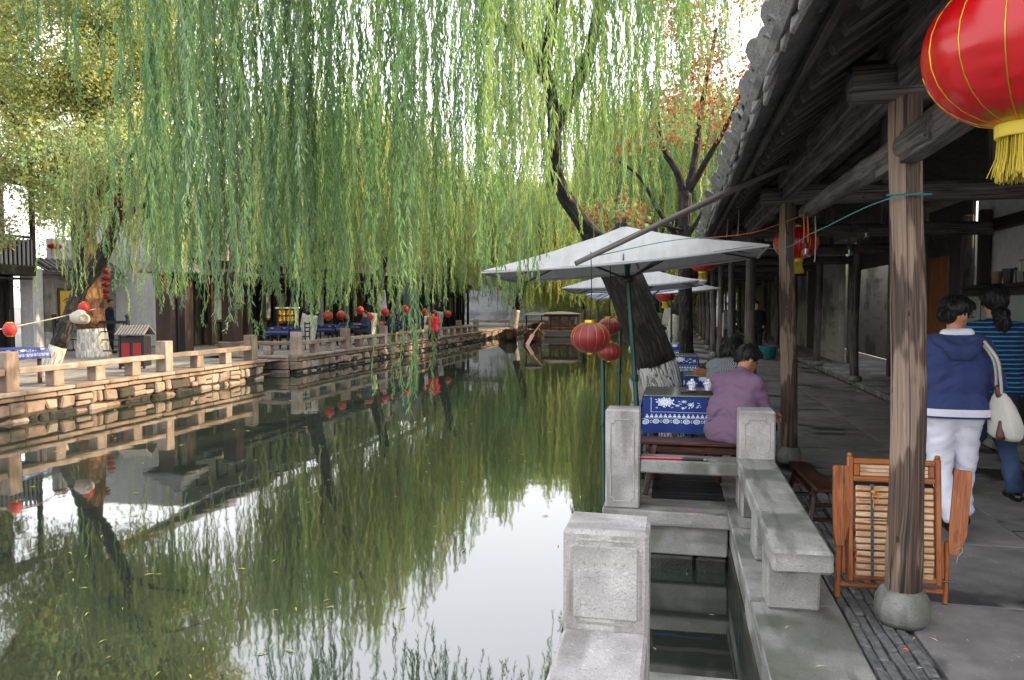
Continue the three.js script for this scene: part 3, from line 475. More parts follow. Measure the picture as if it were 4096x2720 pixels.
  // tied-on poles at head height
  M('tied_log', limb([[1.10, 2.36, -3.6], [1.11, 2.40, -5.4], [1.14, 2.44, -7.45]], [0.075, 0.07, 0.06], { sides: 12, amp: 0.12, freq: 5, step: 0.25 }), logDark, house);
  M('brace', bar(V(1.10, 2.36, -4.55), V(1.10, 2.40, -0.9), 0.09, 0.16, { c: 0.008 }), logDark, house);
}
// ---- shop fronts behind the inner columns
const shop = thing('shop_row', 'row of shop fronts with white plaster wall, board door and dark openings behind the walkway', 'shop building', [4.6, 0, 0]);
{
  const wallTo = (z0, z1, y0, y1, m, name = 'wall', th = 0.14, x = 0) => M(name, box(th, y1 - y0, Math.abs(z1 - z0), { c: 0.006 }), m, shop, [x, y0, (z0 + z1) / 2]);
  wallTo(1, -13.15, 0.10, 3.3, whiteWall);
  wallTo(-13.5, -14.5, 0.1, 3.3, boardMat, 'board_wall', 0.06);
  for (let i = 0; i < 5; i++) wallTo(-14.56 - i * 0.2, -14.755 - i * 0.2, 0.13, 2.45, pineDoor, 'door_board', 0.05, -0.02);
  wallTo(-14.5, -15.6, 2.46, 3.3, boardMat, 'lintel', 0.08);
  wallTo(-15.62, -17.6, 0.1, 3.3, oldWall, 'wall', 0.12, 0.05);
  wallTo(-17.62, -21.4, 2.5, 3.3, boardMat, 'lintel', 0.1);
  wallTo(-17.6, -21.5, 0.1, 2.5, boardMat, 'dark_shutter', 0.04, 0.9);
  wallTo(-21.5, -24.8, 0.1, 3.3, oldWall, 'wall', 0.16, -0.35);
  for (let k = 0; k < 5; k++) { const z = -24.9 - k * 7.2; wallTo(z, z - 4, 0.1, 3.3, boardMat, 'board_wall', 0.08); wallTo(z - 4.05, z - 7.15, 0.1, 3.3, oldWall, 'wall', 0.14); }
  for (const [z, m] of [[-12.6, redPost], [-13.3, logDark], [-15.7, logDark], [-17.5, logDark], [-21.4, logDark]]) M('post', box(0.14, 2.9, 0.14, { c: 0.01 }), m, shop, [-0.16, 0.1, z]);
  M('beam', box(0.12, 0.16, 14, { c: 0.01 }), redPost, shop, [-0.17, 2.66, -5.6]);
  M('kerb_step', box(1.3, 0.10, 64, { c: 0.015 }), stoneOld, shop, [-0.50, 0, -30]);
  const outlet = M('socket_plate', box(0.03, 0.12, 0.11, { c: 0.008 }), Std({ color: 0xd8d8d6, roughness: 0.4 }), shop, [-0.09, 2.06, -11.6]);
  M('plug', box(0.03, 0.05, 0.05, { c: 0.01 }), blackMetal, outlet, [-0.03, -0.0, 0]);
  M('cable', limb([[-0.12, 2.05, -11.6], [-0.12, 1.7, -11.55], [-0.12, 1.35, -11.35]], [0.008, 0.008, 0.008], { sides: 6, step: 0.1 }), wire, shop);
  M('conduit', rod(V(-0.085, 2.2, -11.6), V(-0.085, 2.2, -8), 0.008), metalGrey, shop);
  // back of the row, so that no light comes through
  M('back_wall', box(0.2, 3.3, 62, { c: 0.01 }), oldWall, shop, [1.6, 0, -30]);
}
{ // far end of the walkway: pale wall with an opening
  const w = thing('gable_house', 'pale house front closing the far end of the walkway', 'house', [1.6, 0, -64]);
  M('wall', box(7, 5, 0.3, { c: 0.02 }), whiteWall, w, [0.5, 0, 0]); M('door', box(1.2, 2.2, 0.08, { c: 0.01 }), boardMat, w, [0.4, 0, 0.2]); M('window', box(1.4, 0.9, 0.06, { c: 0.01 }), blackWood, w, [-1.9, 1.4, 0.18]);
  M('roof', moved(box(7.6, 0.2, 1.4, { c: 0.02 }), 0.5, 5.0, 0.3, 0, -0.4, 0), tileMat, w);
}
{ // low part of a house seen over the eave, with a blue sheet
  const w = thing('roof_shelter', 'upper storey with a blue tarpaulin showing over the eave beside the bare tree', 'building', [1.12, 0, -27]);
  M('wall', box(3.2, 2.3, 3, { c: 0.02 }), whiteWall, w, [1.3, 4.0, -2]);
  M('tarpaulin', moved(box(3.0, 0.04, 2.0, { c: 0.006, jit: 0.05 }), 1.0, 6.45, -1.0, 0, 0.45, 0.12), Std({ color: 0x3546b4, roughness: 0.5 }), w);
  M('tarpaulin_stripe', moved(box(3.4, 0.04, 0.6, { c: 0.006, jit: 0.03 }), 0.95, 5.78, 0.42, 0, 0.45, 0.12), Std({ color: 0xc8cce0, roughness: 0.5 }), w);
}
// ---------------------------------------------------------------- willows and other trees
const leafGeo = (list) => {   // list of [base, dir, side, length, width, fold, bend]
  const pos = [], nor = [];
  for (const [b, d, s, L, w, fold, bend] of list) {
    const up = s.clone().cross(d).normalize(), A = b, B = b.clone().addScaledVector(d, L), m = b.clone().addScaledVector(d, L * 0.42).addScaledVector(up, bend * L);
    const l = m.clone().addScaledVector(s, w / 2).addScaledVector(up, fold * w), r = m.clone().addScaledVector(s, -w / 2).addScaledVector(up, fold * w);
    for (const t of [[A, l, B], [A, B, r]]) { const n = t[1].clone().sub(t[0]).cross(t[2].clone().sub(t[0])).normalize(); for (const p of t) { pos.push(p.x, p.y, p.z); nor.push(n.x, n.y, n.z); } }
  }
  const g = new THREE.BufferGeometry(); g.setAttribute('position', new THREE.Float32BufferAttribute(pos, 3)); g.setAttribute('normal', new THREE.Float32BufferAttribute(nor, 3)); return g;
};
const SEG = 0.5;
function strandGeo(seed, n, len, wid, spread) {   // half a metre of hanging twig, from y = 0 down
  const r = RNG(seed), list = [], wob = [r() * 6, r() * 6];
  const c = (t) => V(0.018 * Math.sin(t * 5 + wob[0]) - 0.018 * Math.sin(wob[0]), -t * SEG, 0.018 * Math.sin(t * 4 + wob[1]) - 0.018 * Math.sin(wob[1]));
  for (let i = 0; i < n; i++) {
    const t = (i + r() * 0.8) / n, a = r() * Math.PI * 2, tilt = spread * (0.25 + r() * 0.9), d = V(Math.cos(a) * Math.sin(tilt), -Math.cos(tilt), Math.sin(a) * Math.sin(tilt));
    const s = V(-Math.sin(a), 0, Math.cos(a)).applyAxisAngle(d, (r() - 0.5) * 2.6);
    list.push([c(t), d, s, len * (0.65 + r() * 0.6), wid * (0.75 + r() * 0.5), 0.15 + r() * 0.2, (r() - 0.3) * 0.12]);
  }
  for (let i = 0; i < 4; i++) list.push([c(i / 4), V(0, -1, 0).add(V(0.02 * (r() - 0.5), 0, 0.02 * (r() - 0.5))).normalize(), V(1, 0, 0).applyAxisAngle(V(0, 1, 0), r() * 3), SEG / 3.4, 0.005, 0, 0]);
  return leafGeo(list);
}
const nearStrands = [0, 1, 2, 3, 4].map((i) => strandGeo(1001 + i, [27, 30, 24, 15, 34][i], [0.10, 0.085, 0.115, 0.10, 0.09][i], [0.0145, 0.013, 0.017, 0.015, 0.0145][i], [0.42, 0.5, 0.36, 0.6, 0.42][i])), farStrands = [0, 1, 2].map((i) => strandGeo(1101 + i, 22, 0.13, 0.026, 0.6));
function clumpGeo(seed, n, R, len, wid) {
  const r = RNG(seed), list = [];
  for (let i = 0; i < n; i++) {
    const p = V(r() - 0.5, r() - 0.5, r() - 0.5).multiplyScalar(2 * R); if (p.length() > R) { i--; continue; }
    const d = V(r() - 0.5, r() * 0.7 - 0.55, r() - 0.5).normalize(), s = V(r() - 0.5, r() - 0.5, r() - 0.5).cross(d).normalize();
    list.push([p, d, s, len * (0.7 + r() * 0.6), wid * (0.7 + r() * 0.6), 0.2, (r() - 0.5) * 0.2]);
  }
  return leafGeo(list);
}
const clumps = [0, 1, 2].map((i) => clumpGeo(1201 + i, 34, 0.34, 0.085, 0.046)), smallClumps = [0, 1].map((i) => clumpGeo(1301 + i, 14, 0.22, 0.075, 0.05));
const leafy = { willow: leafMat(0xffffff, 0.55), broad: leafMat(0xffffff, 0.5) };
// collects placed pieces and turns them into instanced crowns
class Crown {
  constructor(geos, mat) { this.geos = geos; this.mat = mat; this.lists = geos.map(() => []); }
  put(m, c, k = Math.floor(R0() * this.geos.length)) { this.lists[k].push([m, c]); }
  build(parent) {
    this.lists.forEach((l, k) => { if (!l.length) return; const o = new THREE.InstancedMesh(this.geos[k], this.mat, l.length); o.name = 'crown'; l.forEach(([m, c], i) => { o.setMatrixAt(i, m); o.setColorAt(i, c); }); o.castShadow = o.receiveShadow = true; stuff(o); parent.add(o); });
  }
}
const lin = (r, g, b) => new THREE.Color().setRGB(r, g, b);
const TONES = { dark: lin(0.127, 0.236, 0.098), mid: lin(0.195, 0.333, 0.127), blue: lin(0.232, 0.341, 0.198), lime: lin(0.300, 0.418, 0.141), yellow: lin(0.457, 0.482, 0.155), olive: lin(0.251, 0.285, 0.113), rust: lin(0.34, 0.09, 0.04), camphor: lin(0.380, 0.422, 0.137), gold: lin(0.52, 0.47, 0.10) };
const tint = (c, r, a = 0.3) => { const k = 1 + (r() - 0.5) * 2 * a; return c.clone().multiplyScalar(k).lerp(TONES.yellow, r() * 0.12); };
function strand(crown, top, length, tone, r, { scale = 1, sway = 0.05 } = {}) {
  const dir = V((r() - 0.5) * sway * 2, -1, (r() - 0.5) * sway * 2).normalize(), p = top.clone(), drift = V((r() - 0.5) * 0.03, 0, (r() - 0.5) * 0.03), c = tint(tone, r);
  let left = length, out = V((r() - 0.5) * 0.5, 0, (r() - 0.5) * 0.5);
  while (left > 0) {
    const d = dir.clone().add(drift).add(out).normalize(); out.multiplyScalar(0.35);
    const y = Math.min(1, left / SEG) * (0.95 + r() * 0.1), q = new THREE.Quaternion().setFromUnitVectors(V(0, -1, 0), d).multiply(new THREE.Quaternion().setFromAxisAngle(V(0, 1, 0), r() * 6.28));
    const taper = left < SEG * 1.5 ? 0.75 : 1;
    crown.put(new THREE.Matrix4().compose(p, q, V(scale * taper, Math.max(0.35, y), scale * taper)), c.clone().multiplyScalar(0.85 + r() * 0.3));
    p.addScaledVector(d, SEG * y); drift.add(V((r() - 0.5) * 0.05, 0, (r() - 0.5) * 0.05)).multiplyScalar(0.8); left -= SEG;
  }
}
// ---- the big willow of the right bank: trunk out of the platform, leaning over the canal
const willow = thing('willow_tree', 'big willow leaning over the canal beside the tea table, trunk base painted white', 'tree', [0.0, 0, -9.6]);
{
  const T = (x, y, z) => V(x, y, z + 9.6 - 9.6).sub(V(0, 0, 0));
  const P = (x, y, z) => V(x, y, z).sub(willow.position);
  M('painted_trunk', limb([P(0.06, -0.4, -9.66), P(-0.03, 0.25, -9.62), P(-0.22, 0.90, -9.55)], [0.30, 0.255, 0.235], { sides: 22, amp: 0.07, freq: 5, step: 0.12, around: 3 }), limed, willow);
  M('trunk', limb([P(-0.22, 0.895, -9.55), P(-0.42, 1.4, -9.5), P(-0.70, 2.05, -9.45), P(-0.95, 2.35, -9.45)], [0.238, 0.235, 0.24, 0.20], { sides: 22, amp: 0.10, freq: 4, step: 0.12, around: 3 }), bark, willow);
  const br = (pts, rad) => M('limb', limb(pts.map((p) => P(...p)), rad, { sides: 10, amp: 0.12, freq: 3, step: 0.2 }), bark, willow);
  br([[-0.80, 2.15, -9.45], [-1.15, 2.65, -9.4], [-1.42, 3.1, -9.45], [-1.58, 4.4, -9.5], [-2.1, 5.0, -9.4], [-2.9, 5.9, -9.0], [-4.2, 6.8, -8.2]], [0.15, 0.10, 0.085, 0.075, 0.07, 0.055, 0.035]);
  br([[-0.72, 2.1, -9.45], [-0.70, 2.42, -9.5], [-0.64, 2.58, -9.55]], [0.15, 0.11, 0.07]);
  br([[-1.5, 3.7, -9.48], [-1.1, 4.6, -9.6], [-0.9, 5.6, -9.7], [-0.3, 6.8, -9.3]], [0.08, 0.07, 0.06, 0.04]);
  br([[-1.6, 4.5, -9.5], [-1.3, 5.6, -8.6], [-1.2, 6.4, -7.2], [-1.4, 6.6, -5.4]], [0.07, 0.06, 0.05, 0.03]);
  br([[-2.5, 5.5, -9.2], [-3.4, 6.3, -10.2], [-4.6, 7.0, -11.2], [-6.2, 7.2, -11.6]], [0.07, 0.06, 0.05, 0.03]);
  br([[-2.9, 5.9, -9.0], [-4.0, 6.5, -7.4], [-5.6, 6.7, -6.6]], [0.06, 0.05, 0.03]);
  const crown = new Crown(nearStrands, leafy.willow), r = RNG(2001);
  // hanging curtains: [x span in the view, depth span, number, height of the ends, tone, ragged]
  const curtain = (x0, x1, d0, d1, n, yb0, yb1, tones, top = [5.2, 6.6], o = {}) => {
    const nb = Math.max(1, Math.round(n / 11));   // strands come in bunches
    for (let b = 0; b < nb; b++) {
      const bx = lerp(x0, x1, (b + r() * 0.9) / nb), bd = lerp(d0, d1, r()), by = lerp(yb0, yb1, r()), tone = tones[Math.floor(r() * tones.length)], k = 6 + Math.floor(r() * 9), wd = 0.10 + r() * 0.20, c = at(bx, 305, bd);
      for (let i = 0; i < k; i++) { const p = V(c.x + (r() - 0.5 + r() - 0.5) * wd * 1.6, lerp(top[0], top[1], r()), c.z + (r() - 0.5) * 0.45), own = r() < 0.22 ? tones[Math.floor(r() * tones.length)] : tone; strand(crown, p, Math.max(0.4, p.y - by - Math.pow(r(), 1.6) * (o.rag ?? 1.2)), own, r, { sway: o.sway ?? 0.055, scale: 0.7 + r() * 0.65 }); }
    }
  };
  const { dark, mid, blue, lime, olive, yellow } = TONES;
  curtain(150, 215, 6.2, 8.5, 79, 1.2, 2.4, [dark, mid, blue]);
  curtain(262, 560, 10.5, 13, 62, 2.3, 3.4, [mid, lime, dark, mid], [6.2, 8.2]);
  curtain(208, 262, 7, 9.5, 50, 1.3, 2.7, [dark, mid, blue, olive]);
  curtain(278, 345, 6.5, 9.0, 78, 1.25, 1.75, [blue, mid, dark, mid]);
  curtain(345, 415, 6.6, 9.5, 58, 1.4, 1.85, [mid, dark, blue, lime]);
  curtain(404, 414, 7.0, 7.4, 13, 0.55, 0.75, [mid], undefined, { rag: 0.5 });
  curtain(415, 470, 7, 10, 40, 1.45, 1.85, [dark, mid, mid, lime]);
  curtain(470, 530, 7.5, 11, 37, 1.35, 2.2, [mid, blue, lime]);
  curtain(505, 522, 6.0, 6.3, 11, 1.55, 1.9, [mid, lime], undefined, { rag: 0.4 });
  curtain(520, 575, 9.7, 11.4, 56, 2.0, 3.0, [mid, lime, lime]);
  curtain(470, 535, 6.4, 8.2, 36, 2.3, 3.4, [mid, lime, lime, blue]);
  curtain(570, 640, 6.8, 9.5, 81, 2.0, 3.0, [mid, lime, blue, mid]);
  curtain(640, 720, 7, 9.5, 54, 2.9, 4.2, [lime, mid, mid], undefined, { rag: 1 });
  curtain(700, 745, 7, 8.5, 19, 3.4, 4.6, [lime, mid]);
  curtain(20, 75, 6.5, 8, 14, 3.3, 4.4, [dark, blue], [5.0, 6.2], { rag: 0.7 });
  curtain(75, 150, 6.5, 8, 14, 3.5, 4.6, [dark, mid], [5.0, 6.2], { rag: 0.9 });
  curtain(150, 330, 10, 13, 43, 1.2, 2.6, [mid, lime, olive, dark], [6.2, 8.2]);
  // crown over the frame, reflected in the water and shading the bank
  for (let i = 0; i < 170; i++) { const p = V(lerp(-6.8, 1.2, r()), lerp(6.2, 8.6, r()), lerp(-12.5, -4.2, r())); strand(crown, p, 0.8 + r() * 1.8, [dark, mid, lime][Math.floor(r() * 3)], r, { sway: 0.4 }); }
  // strands outside the left edge, so that the curtain goes on from other places
  crown.build(willow);
  willow.children.filter((c) => c.isInstancedMesh).forEach((c) => c.position.copy(willow.position).negate());
}
// ---- a generic tree: limbs split from the trunk, leaf clumps about their ends
function tree(name, label, base, { trunk, rad, limbs = [], barkM = bark, painted = 0, limedM = limedFar, crown, n = 800, tones, geos = clumps, seed = 1, hang = 0, hangTones, hangLen = [1, 2.4], hangScale = 1, hangBox, mat = leafy.broad, scale = [0.8, 1.5], group }) {
  const t = thing(name, label, 'tree', base, 0, group), r = RNG(seed);
  if (painted) M('painted_trunk', limb(trunk.slice(0, 2), rad.slice(0, 2), { sides: 16, amp: 0.06, freq: 4, step: 0.15, around: 2 }), limedM, t);
  const tp = painted ? trunk.slice(1) : trunk, tr = painted ? rad.slice(1) : rad;
  M('trunk', limb(tp, tr, { sides: 14, amp: 0.08, freq: 3, step: 0.2 }), barkM, t);
  for (const [pts, q] of limbs) M('limb', limb(pts, q, { sides: 8, amp: 0.1, freq: 3, step: 0.25 }), barkM, t);
  const c = new Crown(geos, mat);
  for (const [cx, cy, cz, rx, ry, rz, share] of crown) for (let i = 0; i < n * share; i++) {
    let d = V(r() - 0.5, r() - 0.5, r() - 0.5).normalize().multiplyScalar(Math.pow(r(), 0.45)); const p = V(cx + d.x * rx, cy + d.y * ry, cz + d.z * rz);
    if (N3(p.x * 0.9 + seed, p.y * 0.9, p.z * 0.9) < -0.10) continue;   // gaps
    const s = lerp(scale[0], scale[1], r());
    c.put(new THREE.Matrix4().compose(p, new THREE.Quaternion().setFromEuler(new THREE.Euler(r() * 6, r() * 6, r() * 6)), V(s, s, s)), tint(tones[Math.floor(r() * tones.length)], r, 0.35));
  }
  if (n) c.build(t);
  if (hang) {
    const h = new Crown(farStrands, leafy.willow), [x0, x1, y0, y1, z0, z1] = hangBox;
    const nb = Math.ceil(hang / 6);
    for (let b = 0; b < nb; b++) { const bx = lerp(x0, x1, r()), bz = lerp(z0, z1, r()), by = lerp(y0, y1, Math.pow(r(), 0.7)), tone = hangTones[Math.floor(r() * hangTones.length)]; for (let i = 0; i < 6; i++) strand(h, V(bx + (r() - 0.5) * 0.7, by + r() * 0.8, bz + (r() - 0.5) * 0.7), lerp(hangLen[0], hangLen[1], r()), tone, r, { scale: hangScale, sway: 0.12 }); }
    h.build(t);
  }
  return t;
}
{ const { rust, lime, yellow, olive, mid, dark, camphor, gold, blue } = TONES;
  // young tree beside the walkway: forked, bare below, rusty leaves above
  tree('maple_tree', 'slim forked tree with white painted foot and rusty leaves beside the walkway', [0.2, 0, -15], {
    trunk: [[0, -0.1, 0], [0, 0.62, 0], [-0.02, 1.6, 0], [-0.05, 2.9, 0], [-0.05, 3.75, 0]], rad: [0.155, 0.14, 0.13, 0.125, 0.13], painted: 1, limedM: limed, seed: 3001,
    limbs: [[[[-0.05, 3.6, 0], [-0.2, 4.1, 0.1], [-0.5, 4.6, 0.2], [-0.6, 5.6, 0.2]], [0.09, 0.07, 0.05, 0.03]], [[[-0.02, 3.7, 0], [0.12, 4.3, -0.2], [0.25, 5.4, -0.3], [0.5, 6.8, -0.2]], [0.09, 0.07, 0.05, 0.03]], [[[0, 3.7, 0], [0.3, 4.2, 0.3], [0.75, 5.0, 0.5], [1.2, 6.2, 0.4]], [0.07, 0.055, 0.04, 0.02]], [[[-0.05, 2.7, 0], [-0.5, 3.3, 0.3], [-0.9, 4.0, 0.4], [-1.5, 4.4, 0.5]], [0.055, 0.045, 0.03, 0.015]], [[[0.02, 2.9, 0], [0.4, 3.5, 0.2], [0.8, 3.8, 0.3]], [0.04, 0.03, 0.015]], [[[-0.05, 3.0, 0.05], [-0.9, 3.1, 0.9], [-1.7, 2.9, 1.4]], [0.03, 0.02, 0.01]]],
    crown: [[0.5, 6.3, 0, 1.9, 1.6, 1.8, 0.55], [-0.3, 5.0, 0.3, 1.5, 0.8, 1.2, 0.12], [1.2, 5.2, 0.2, 0.9, 0.9, 0.9, 0.15], [-1.3, 3.1, 1.2, 0.8, 0.35, 0.6, 0.09], [0.9, 7.4, 0, 1.7, 1.4, 1.7, 0.2]], n: 950, tones: [rust, rust, lin(0.34, 0.12, 0.04), olive, lime], geos: smallClumps, scale: [0.7, 1.3] });
  // left bank: great yellow-green broadleaf with a thick trunk, and a dark leaning willow in front of it
  tree('camphor_tree', 'tall yellow-green broadleaf tree with thick tan trunk on the left promenade', [-16.9, LEFT, -19.7], {
    trunk: [[0.05, -0.1, 0], [0, 0.82, 0], [-0.1, 2.4, 0], [-0.2, 4.0, 0], [-0.2, 5.6, -0.1]], rad: [0.50, 0.39, 0.36, 0.33, 0.26], painted: 1, barkM: barkTan, seed: 3101,
    limbs: [[[[-0.2, 4.6, 0], [0.9, 5.9, 0.4], [2.1, 7.4, 0.6]], [0.2, 0.14, 0.07]], [[[-0.2, 5.0, 0], [-1.5, 6.4, 0.6], [-2.6, 8, 1]], [0.2, 0.14, 0.07]], [[[-0.2, 5.4, -0.1], [0.1, 7.4, 0], [0.5, 10, 0]], [0.24, 0.18, 0.08]]],
    crown: [[0.5, 7.5, 0, 4.1, 2.6, 3.0, 0.34], [-1.8, 9.5, 0.3, 4.0, 3.0, 3.2, 0.26], [1.4, 10.5, 0, 3.6, 3.2, 3.0, 0.26], [0.7, 5.2, 0.8, 3.4, 1.3, 2.0, 0.14]], n: 5600, tones: [camphor, camphor, gold, lime, olive, camphor], scale: [0.9, 1.7] });
  const lt = tree('willow_tree', 'dark leaning forked willow on the left bank with a red lantern tied to it', [-13.3, LEFT, -14.2], {
    trunk: [[-0.1, -0.1, 0], [0.12, 0.62, -0.15], [0.3, 1.35, -0.35], [0.52, 2.1, -0.5]], rad: [0.22, 0.17, 0.155, 0.15], painted: 1, seed: 3201,
    limbs: [[[[0.46, 1.9, -0.45], [0.40, 2.6, -0.5], [0.35, 3.2, -0.6], [0.7, 4.2, -0.8], [1.4, 5.0, -1.0]], [0.15, 0.13, 0.11, 0.08, 0.05]], [[[0.5, 2.0, -0.5], [0.95, 2.5, -0.5], [1.25, 3.3, -0.6], [1.5, 4.6, -0.7], [2.3, 5.6, -0.9]], [0.17, 0.16, 0.12, 0.09, 0.05]], [[[0.6, 3.9, -0.75], [1.5, 4.3, -0.6], [2.6, 4.5, -0.4], [3.4, 4.2, -0.3]], [0.07, 0.055, 0.04, 0.02]], [[[1.3, 3.4, -0.6], [2.0, 3.8, -0.9], [2.8, 4.0, -1.3]], [0.08, 0.05, 0.03]]],
    crown: [[1.3, 4.6, -0.6, 2.2, 0.9, 1.6, 1]], n: 320, tones: [olive, dark, mid], geos: smallClumps, hang: 330, hangTones: [olive, lime, mid, olive, lime], hangLen: [0.8, 2.3], hangBox: [0.5, 4.6, 3.1, 4.7, -2.0, 0.9], hangScale: 0.72 });
  tree('conifer_tree', 'dark feathery evergreen before the timber balcony at the left edge', [-18.4, LEFT, -17.3], { trunk: [[0, 0.1, 0], [0.0, 3.0, 0], [0.1, 5.4, 0]], rad: [0.10, 0.09, 0.05], seed: 3251, crown: [[-0.1, 4.0, 0, 1.3, 0.55, 0.9, 0.5], [0.5, 3.4, 0.2, 0.9, 0.4, 0.7, 0.2], [-0.6, 5.2, 0, 1.3, 0.6, 0.8, 0.3]], n: 520, tones: [olive, dark, camphor, lin(0.30, 0.09, 0.04)], geos: smallClumps });
  // sunlit willows of the left bank, farther and farther along
  const wl = (label, base, h, spread, tones, seed, hang, len, low = 1.6, scale = 1.15) => tree('willow_tree', label, base, {
    trunk: [[0, -0.1, 0], [0.25, 1.2, 0], [0.7, 2.8, 0.1], [1.0, 4.2, 0.1]], rad: [0.32, 0.27, 0.22, 0.17], painted: 1, seed,
    limbs: [[[[0.9, 3.8, 0.1], [1.8, 5.2, 0.6], [2.8, h * 0.85, 1]], [0.14, 0.1, 0.04]], [[[0.8, 3.4, 0.1], [0.2, 5, -0.8], [-0.6, h * 0.8, -1.2]], [0.13, 0.1, 0.04]]],
    crown: [[0.8, h * 0.85, 0, spread * 0.9, h * 0.22, spread * 0.9, 1]], n: 260, tones, geos: clumps, hang, hangTones: tones, hangLen: len, hangBox: [-spread + 0.8, spread + 0.8, low + len[1] * 0.9, h, -spread, spread], hangScale: scale });
  wl('glowing yellow-green willow on the left bank hanging beside the landing stairs', [-12.9, LEFT, -25.2], 8.6, 3.0, [lime, yellow, lime, olive], 3301, 950, [1.4, 4.2], 1.2, 1.0);
  wl('pale green willow behind the far railing of the left bank, before the lantern string', [-13.6, LEFT, -32.5], 8.8, 3.6, [lime, mid, yellow, olive], 3401, 900, [1.4, 4.4], 1.6, 1.2);
  wl('yellow willow over the far tea tables on the left bank', [-12.8, LEFT, -40], 8.6, 4.2, [yellow, lime, lime], 3501, 800, [1.5, 4.6], 1.7, 1.3);
  wl('dense willow beyond the moored boats, left of the canal end', [-11.0, LEFT, -52], 9.6, 5.2, [lime, mid, yellow], 3601, 950, [4.5, 7.4], 1.5, 1.5);
  wl('bright lime willow at the far end of the canal', [-7.6, 0.1, -61], 10.6, 5.8, [yellow, lime, gold], 3701, 1300, [7.2, 9.6], 0.6, 1.5);
  wl('sunlit willow on the right bank behind the row of umbrellas', [-0.2, 0, -32.5], 9.5, 3.6, [yellow, lime, mid], 3801, 760, [1.5, 4.4], 2.4, 1.1);
  wl('yellow-green willow on the right bank nearer the far boats', [-1.2, 0, -43], 9.6, 4.6, [yellow, gold, lime], 3901, 950, [5.6, 7.8], 1.3, 1.3);
  wl('bright green willow on the right bank leaning over the water behind the leaning trunk', [-1.3, 0, -27], 8.2, 2.9, [yellow, lime, mid, dark], 3851, 620, [2.2, 4.6], 2.6, 0.95);
  // background wood closing the view between and above the houses
  const wood = new THREE.Group(); wood.name = 'far_trees'; scene.add(wood); stuff(wood); wood.userData.label = 'mass of pale green trees far behind the left bank houses'; wood.userData.category = 'woods';
  const c = new Crown(clumps, leafy.broad), r = RNG(3951);
  for (let i = 0; i < 5200; i++) { const a = r(), x = lerp(-46, 22, a), z = -72 - r() * 14 + (x < -30 ? 25 : 0), top = 10.0 + 2.5 * N3(x * 0.16, 3, z * 0.1), y = top * Math.pow(r(), 0.6), s = 2.2 + r() * 2; c.put(new THREE.Matrix4().compose(V(x, y, z), new THREE.Quaternion().setFromEuler(new THREE.Euler(r() * 6, r() * 6, r() * 6)), V(s, s, s)), tint([lime, mid, olive, camphor][Math.floor(r() * 4)], r, 0.3)); }
  c.build(wood);
}
// ---------------------------------------------------------------- umbrellas
function umbrella(label, base, corners, apex, foot, { cloth = canvasCloth, group, pole = 0.024 } = {}) {
  const t = thing('parasol', label, 'parasol', base, 0, group), o = V(...base), c = corners.map((p) => V(...p).sub(o)), a = V(...apex).sub(o), f = V(...foot).sub(o), n = 10, pos = [], uv = [];
  c.forEach((p, k) => {
    const q = c[(k + 1) % 4], pt = (i, j) => { const s = i / n, u = i ? j / i : 0, e = p.clone().lerp(q, u), m = a.clone().lerp(e, s); m.y -= 0.045 * Math.sin(Math.PI * u) * s * s + 0.02 * Math.sin(s * Math.PI); m.lerp(a, 0.035 * Math.sin(Math.PI * u) * s); m.y += 0.006 * N3(m.x * 5, m.z * 5, 1); return m; };
    const put = (...v) => v.forEach((m) => { pos.push(m.x, m.y, m.z); uv.push(m.x * 0.9 + k * 0.3, m.z * 0.9); });
    for (let i = 0; i < n; i++) for (let j = 0; j <= i; j++) { put(pt(i, j), pt(i + 1, j), pt(i + 1, j + 1)); if (j < i) put(pt(i, j), pt(i + 1, j + 1), pt(i, j + 1)); }
  });
  const g = new THREE.BufferGeometry(); g.setAttribute('position', new THREE.Float32BufferAttribute(pos, 3)); g.setAttribute('uv', new THREE.Float32BufferAttribute(uv, 2)); g.computeVertexNormals();
  const can = M('canopy', g, cloth, t);
  const h = []; c.forEach((p, k) => { const q = c[(k + 1) % 4], m = (u) => { const e = a.clone().lerp(p.clone().lerp(q, u), 1); e.y -= 0.045 * Math.sin(Math.PI * u); e.lerp(a, 0.035 * Math.sin(Math.PI * u)); return e; }; const pts = []; for (let i = 0; i <= 6; i++) pts.push(m(i / 6).add(V(0, -0.012, 0))); h.push(limb(pts, pts.map(() => 0.011), { sides: 5 })); });
  M('hem', merge(h), cloth, can);
  M('finial', lathe([[0.001, 0.06], [0.015, 0.05], [0.02, 0.02], [0.014, 0], [0.03, -0.01], [0.001, -0.012]], 10), blackMetal, t, [a.x, a.y + 0.03, a.z]);
  const d = f.clone().sub(a).normalize(), hub = a.clone().addScaledVector(d, 0.50), top = a.clone().addScaledVector(d, 0.08);
  M('pole', rod(f, a, pole, 10), metalGreen, t);
  M('hub', lathe([[0.001, -0.03], [0.045, -0.03], [0.05, 0], [0.045, 0.03], [0.001, 0.03]], 12), blackMetal, t, hub.toArray());
  c.forEach((p, k) => { const q = p.clone().lerp(c[(k + 1) % 4], 0.5); for (const [e, s] of [[p, 0.97], [q, 0.93]]) { const E = top.clone().lerp(e.clone().add(V(0, -0.035, 0)), s), m = top.clone().lerp(e.clone().add(V(0, -0.045, 0)), 0.45); const rb = M('rib', rod(top, E, 0.008, 5), blackMetal, t); M('strut', rod(hub, m, 0.007, 5), blackMetal, rb); } });
  M('joint', lathe([[0.026, 0], [0.034, 0.005], [0.034, 0.06], [0.026, 0.065]], 10), metalGreen, t, a.clone().addScaledVector(d, 1.45).toArray());
  return t;
}
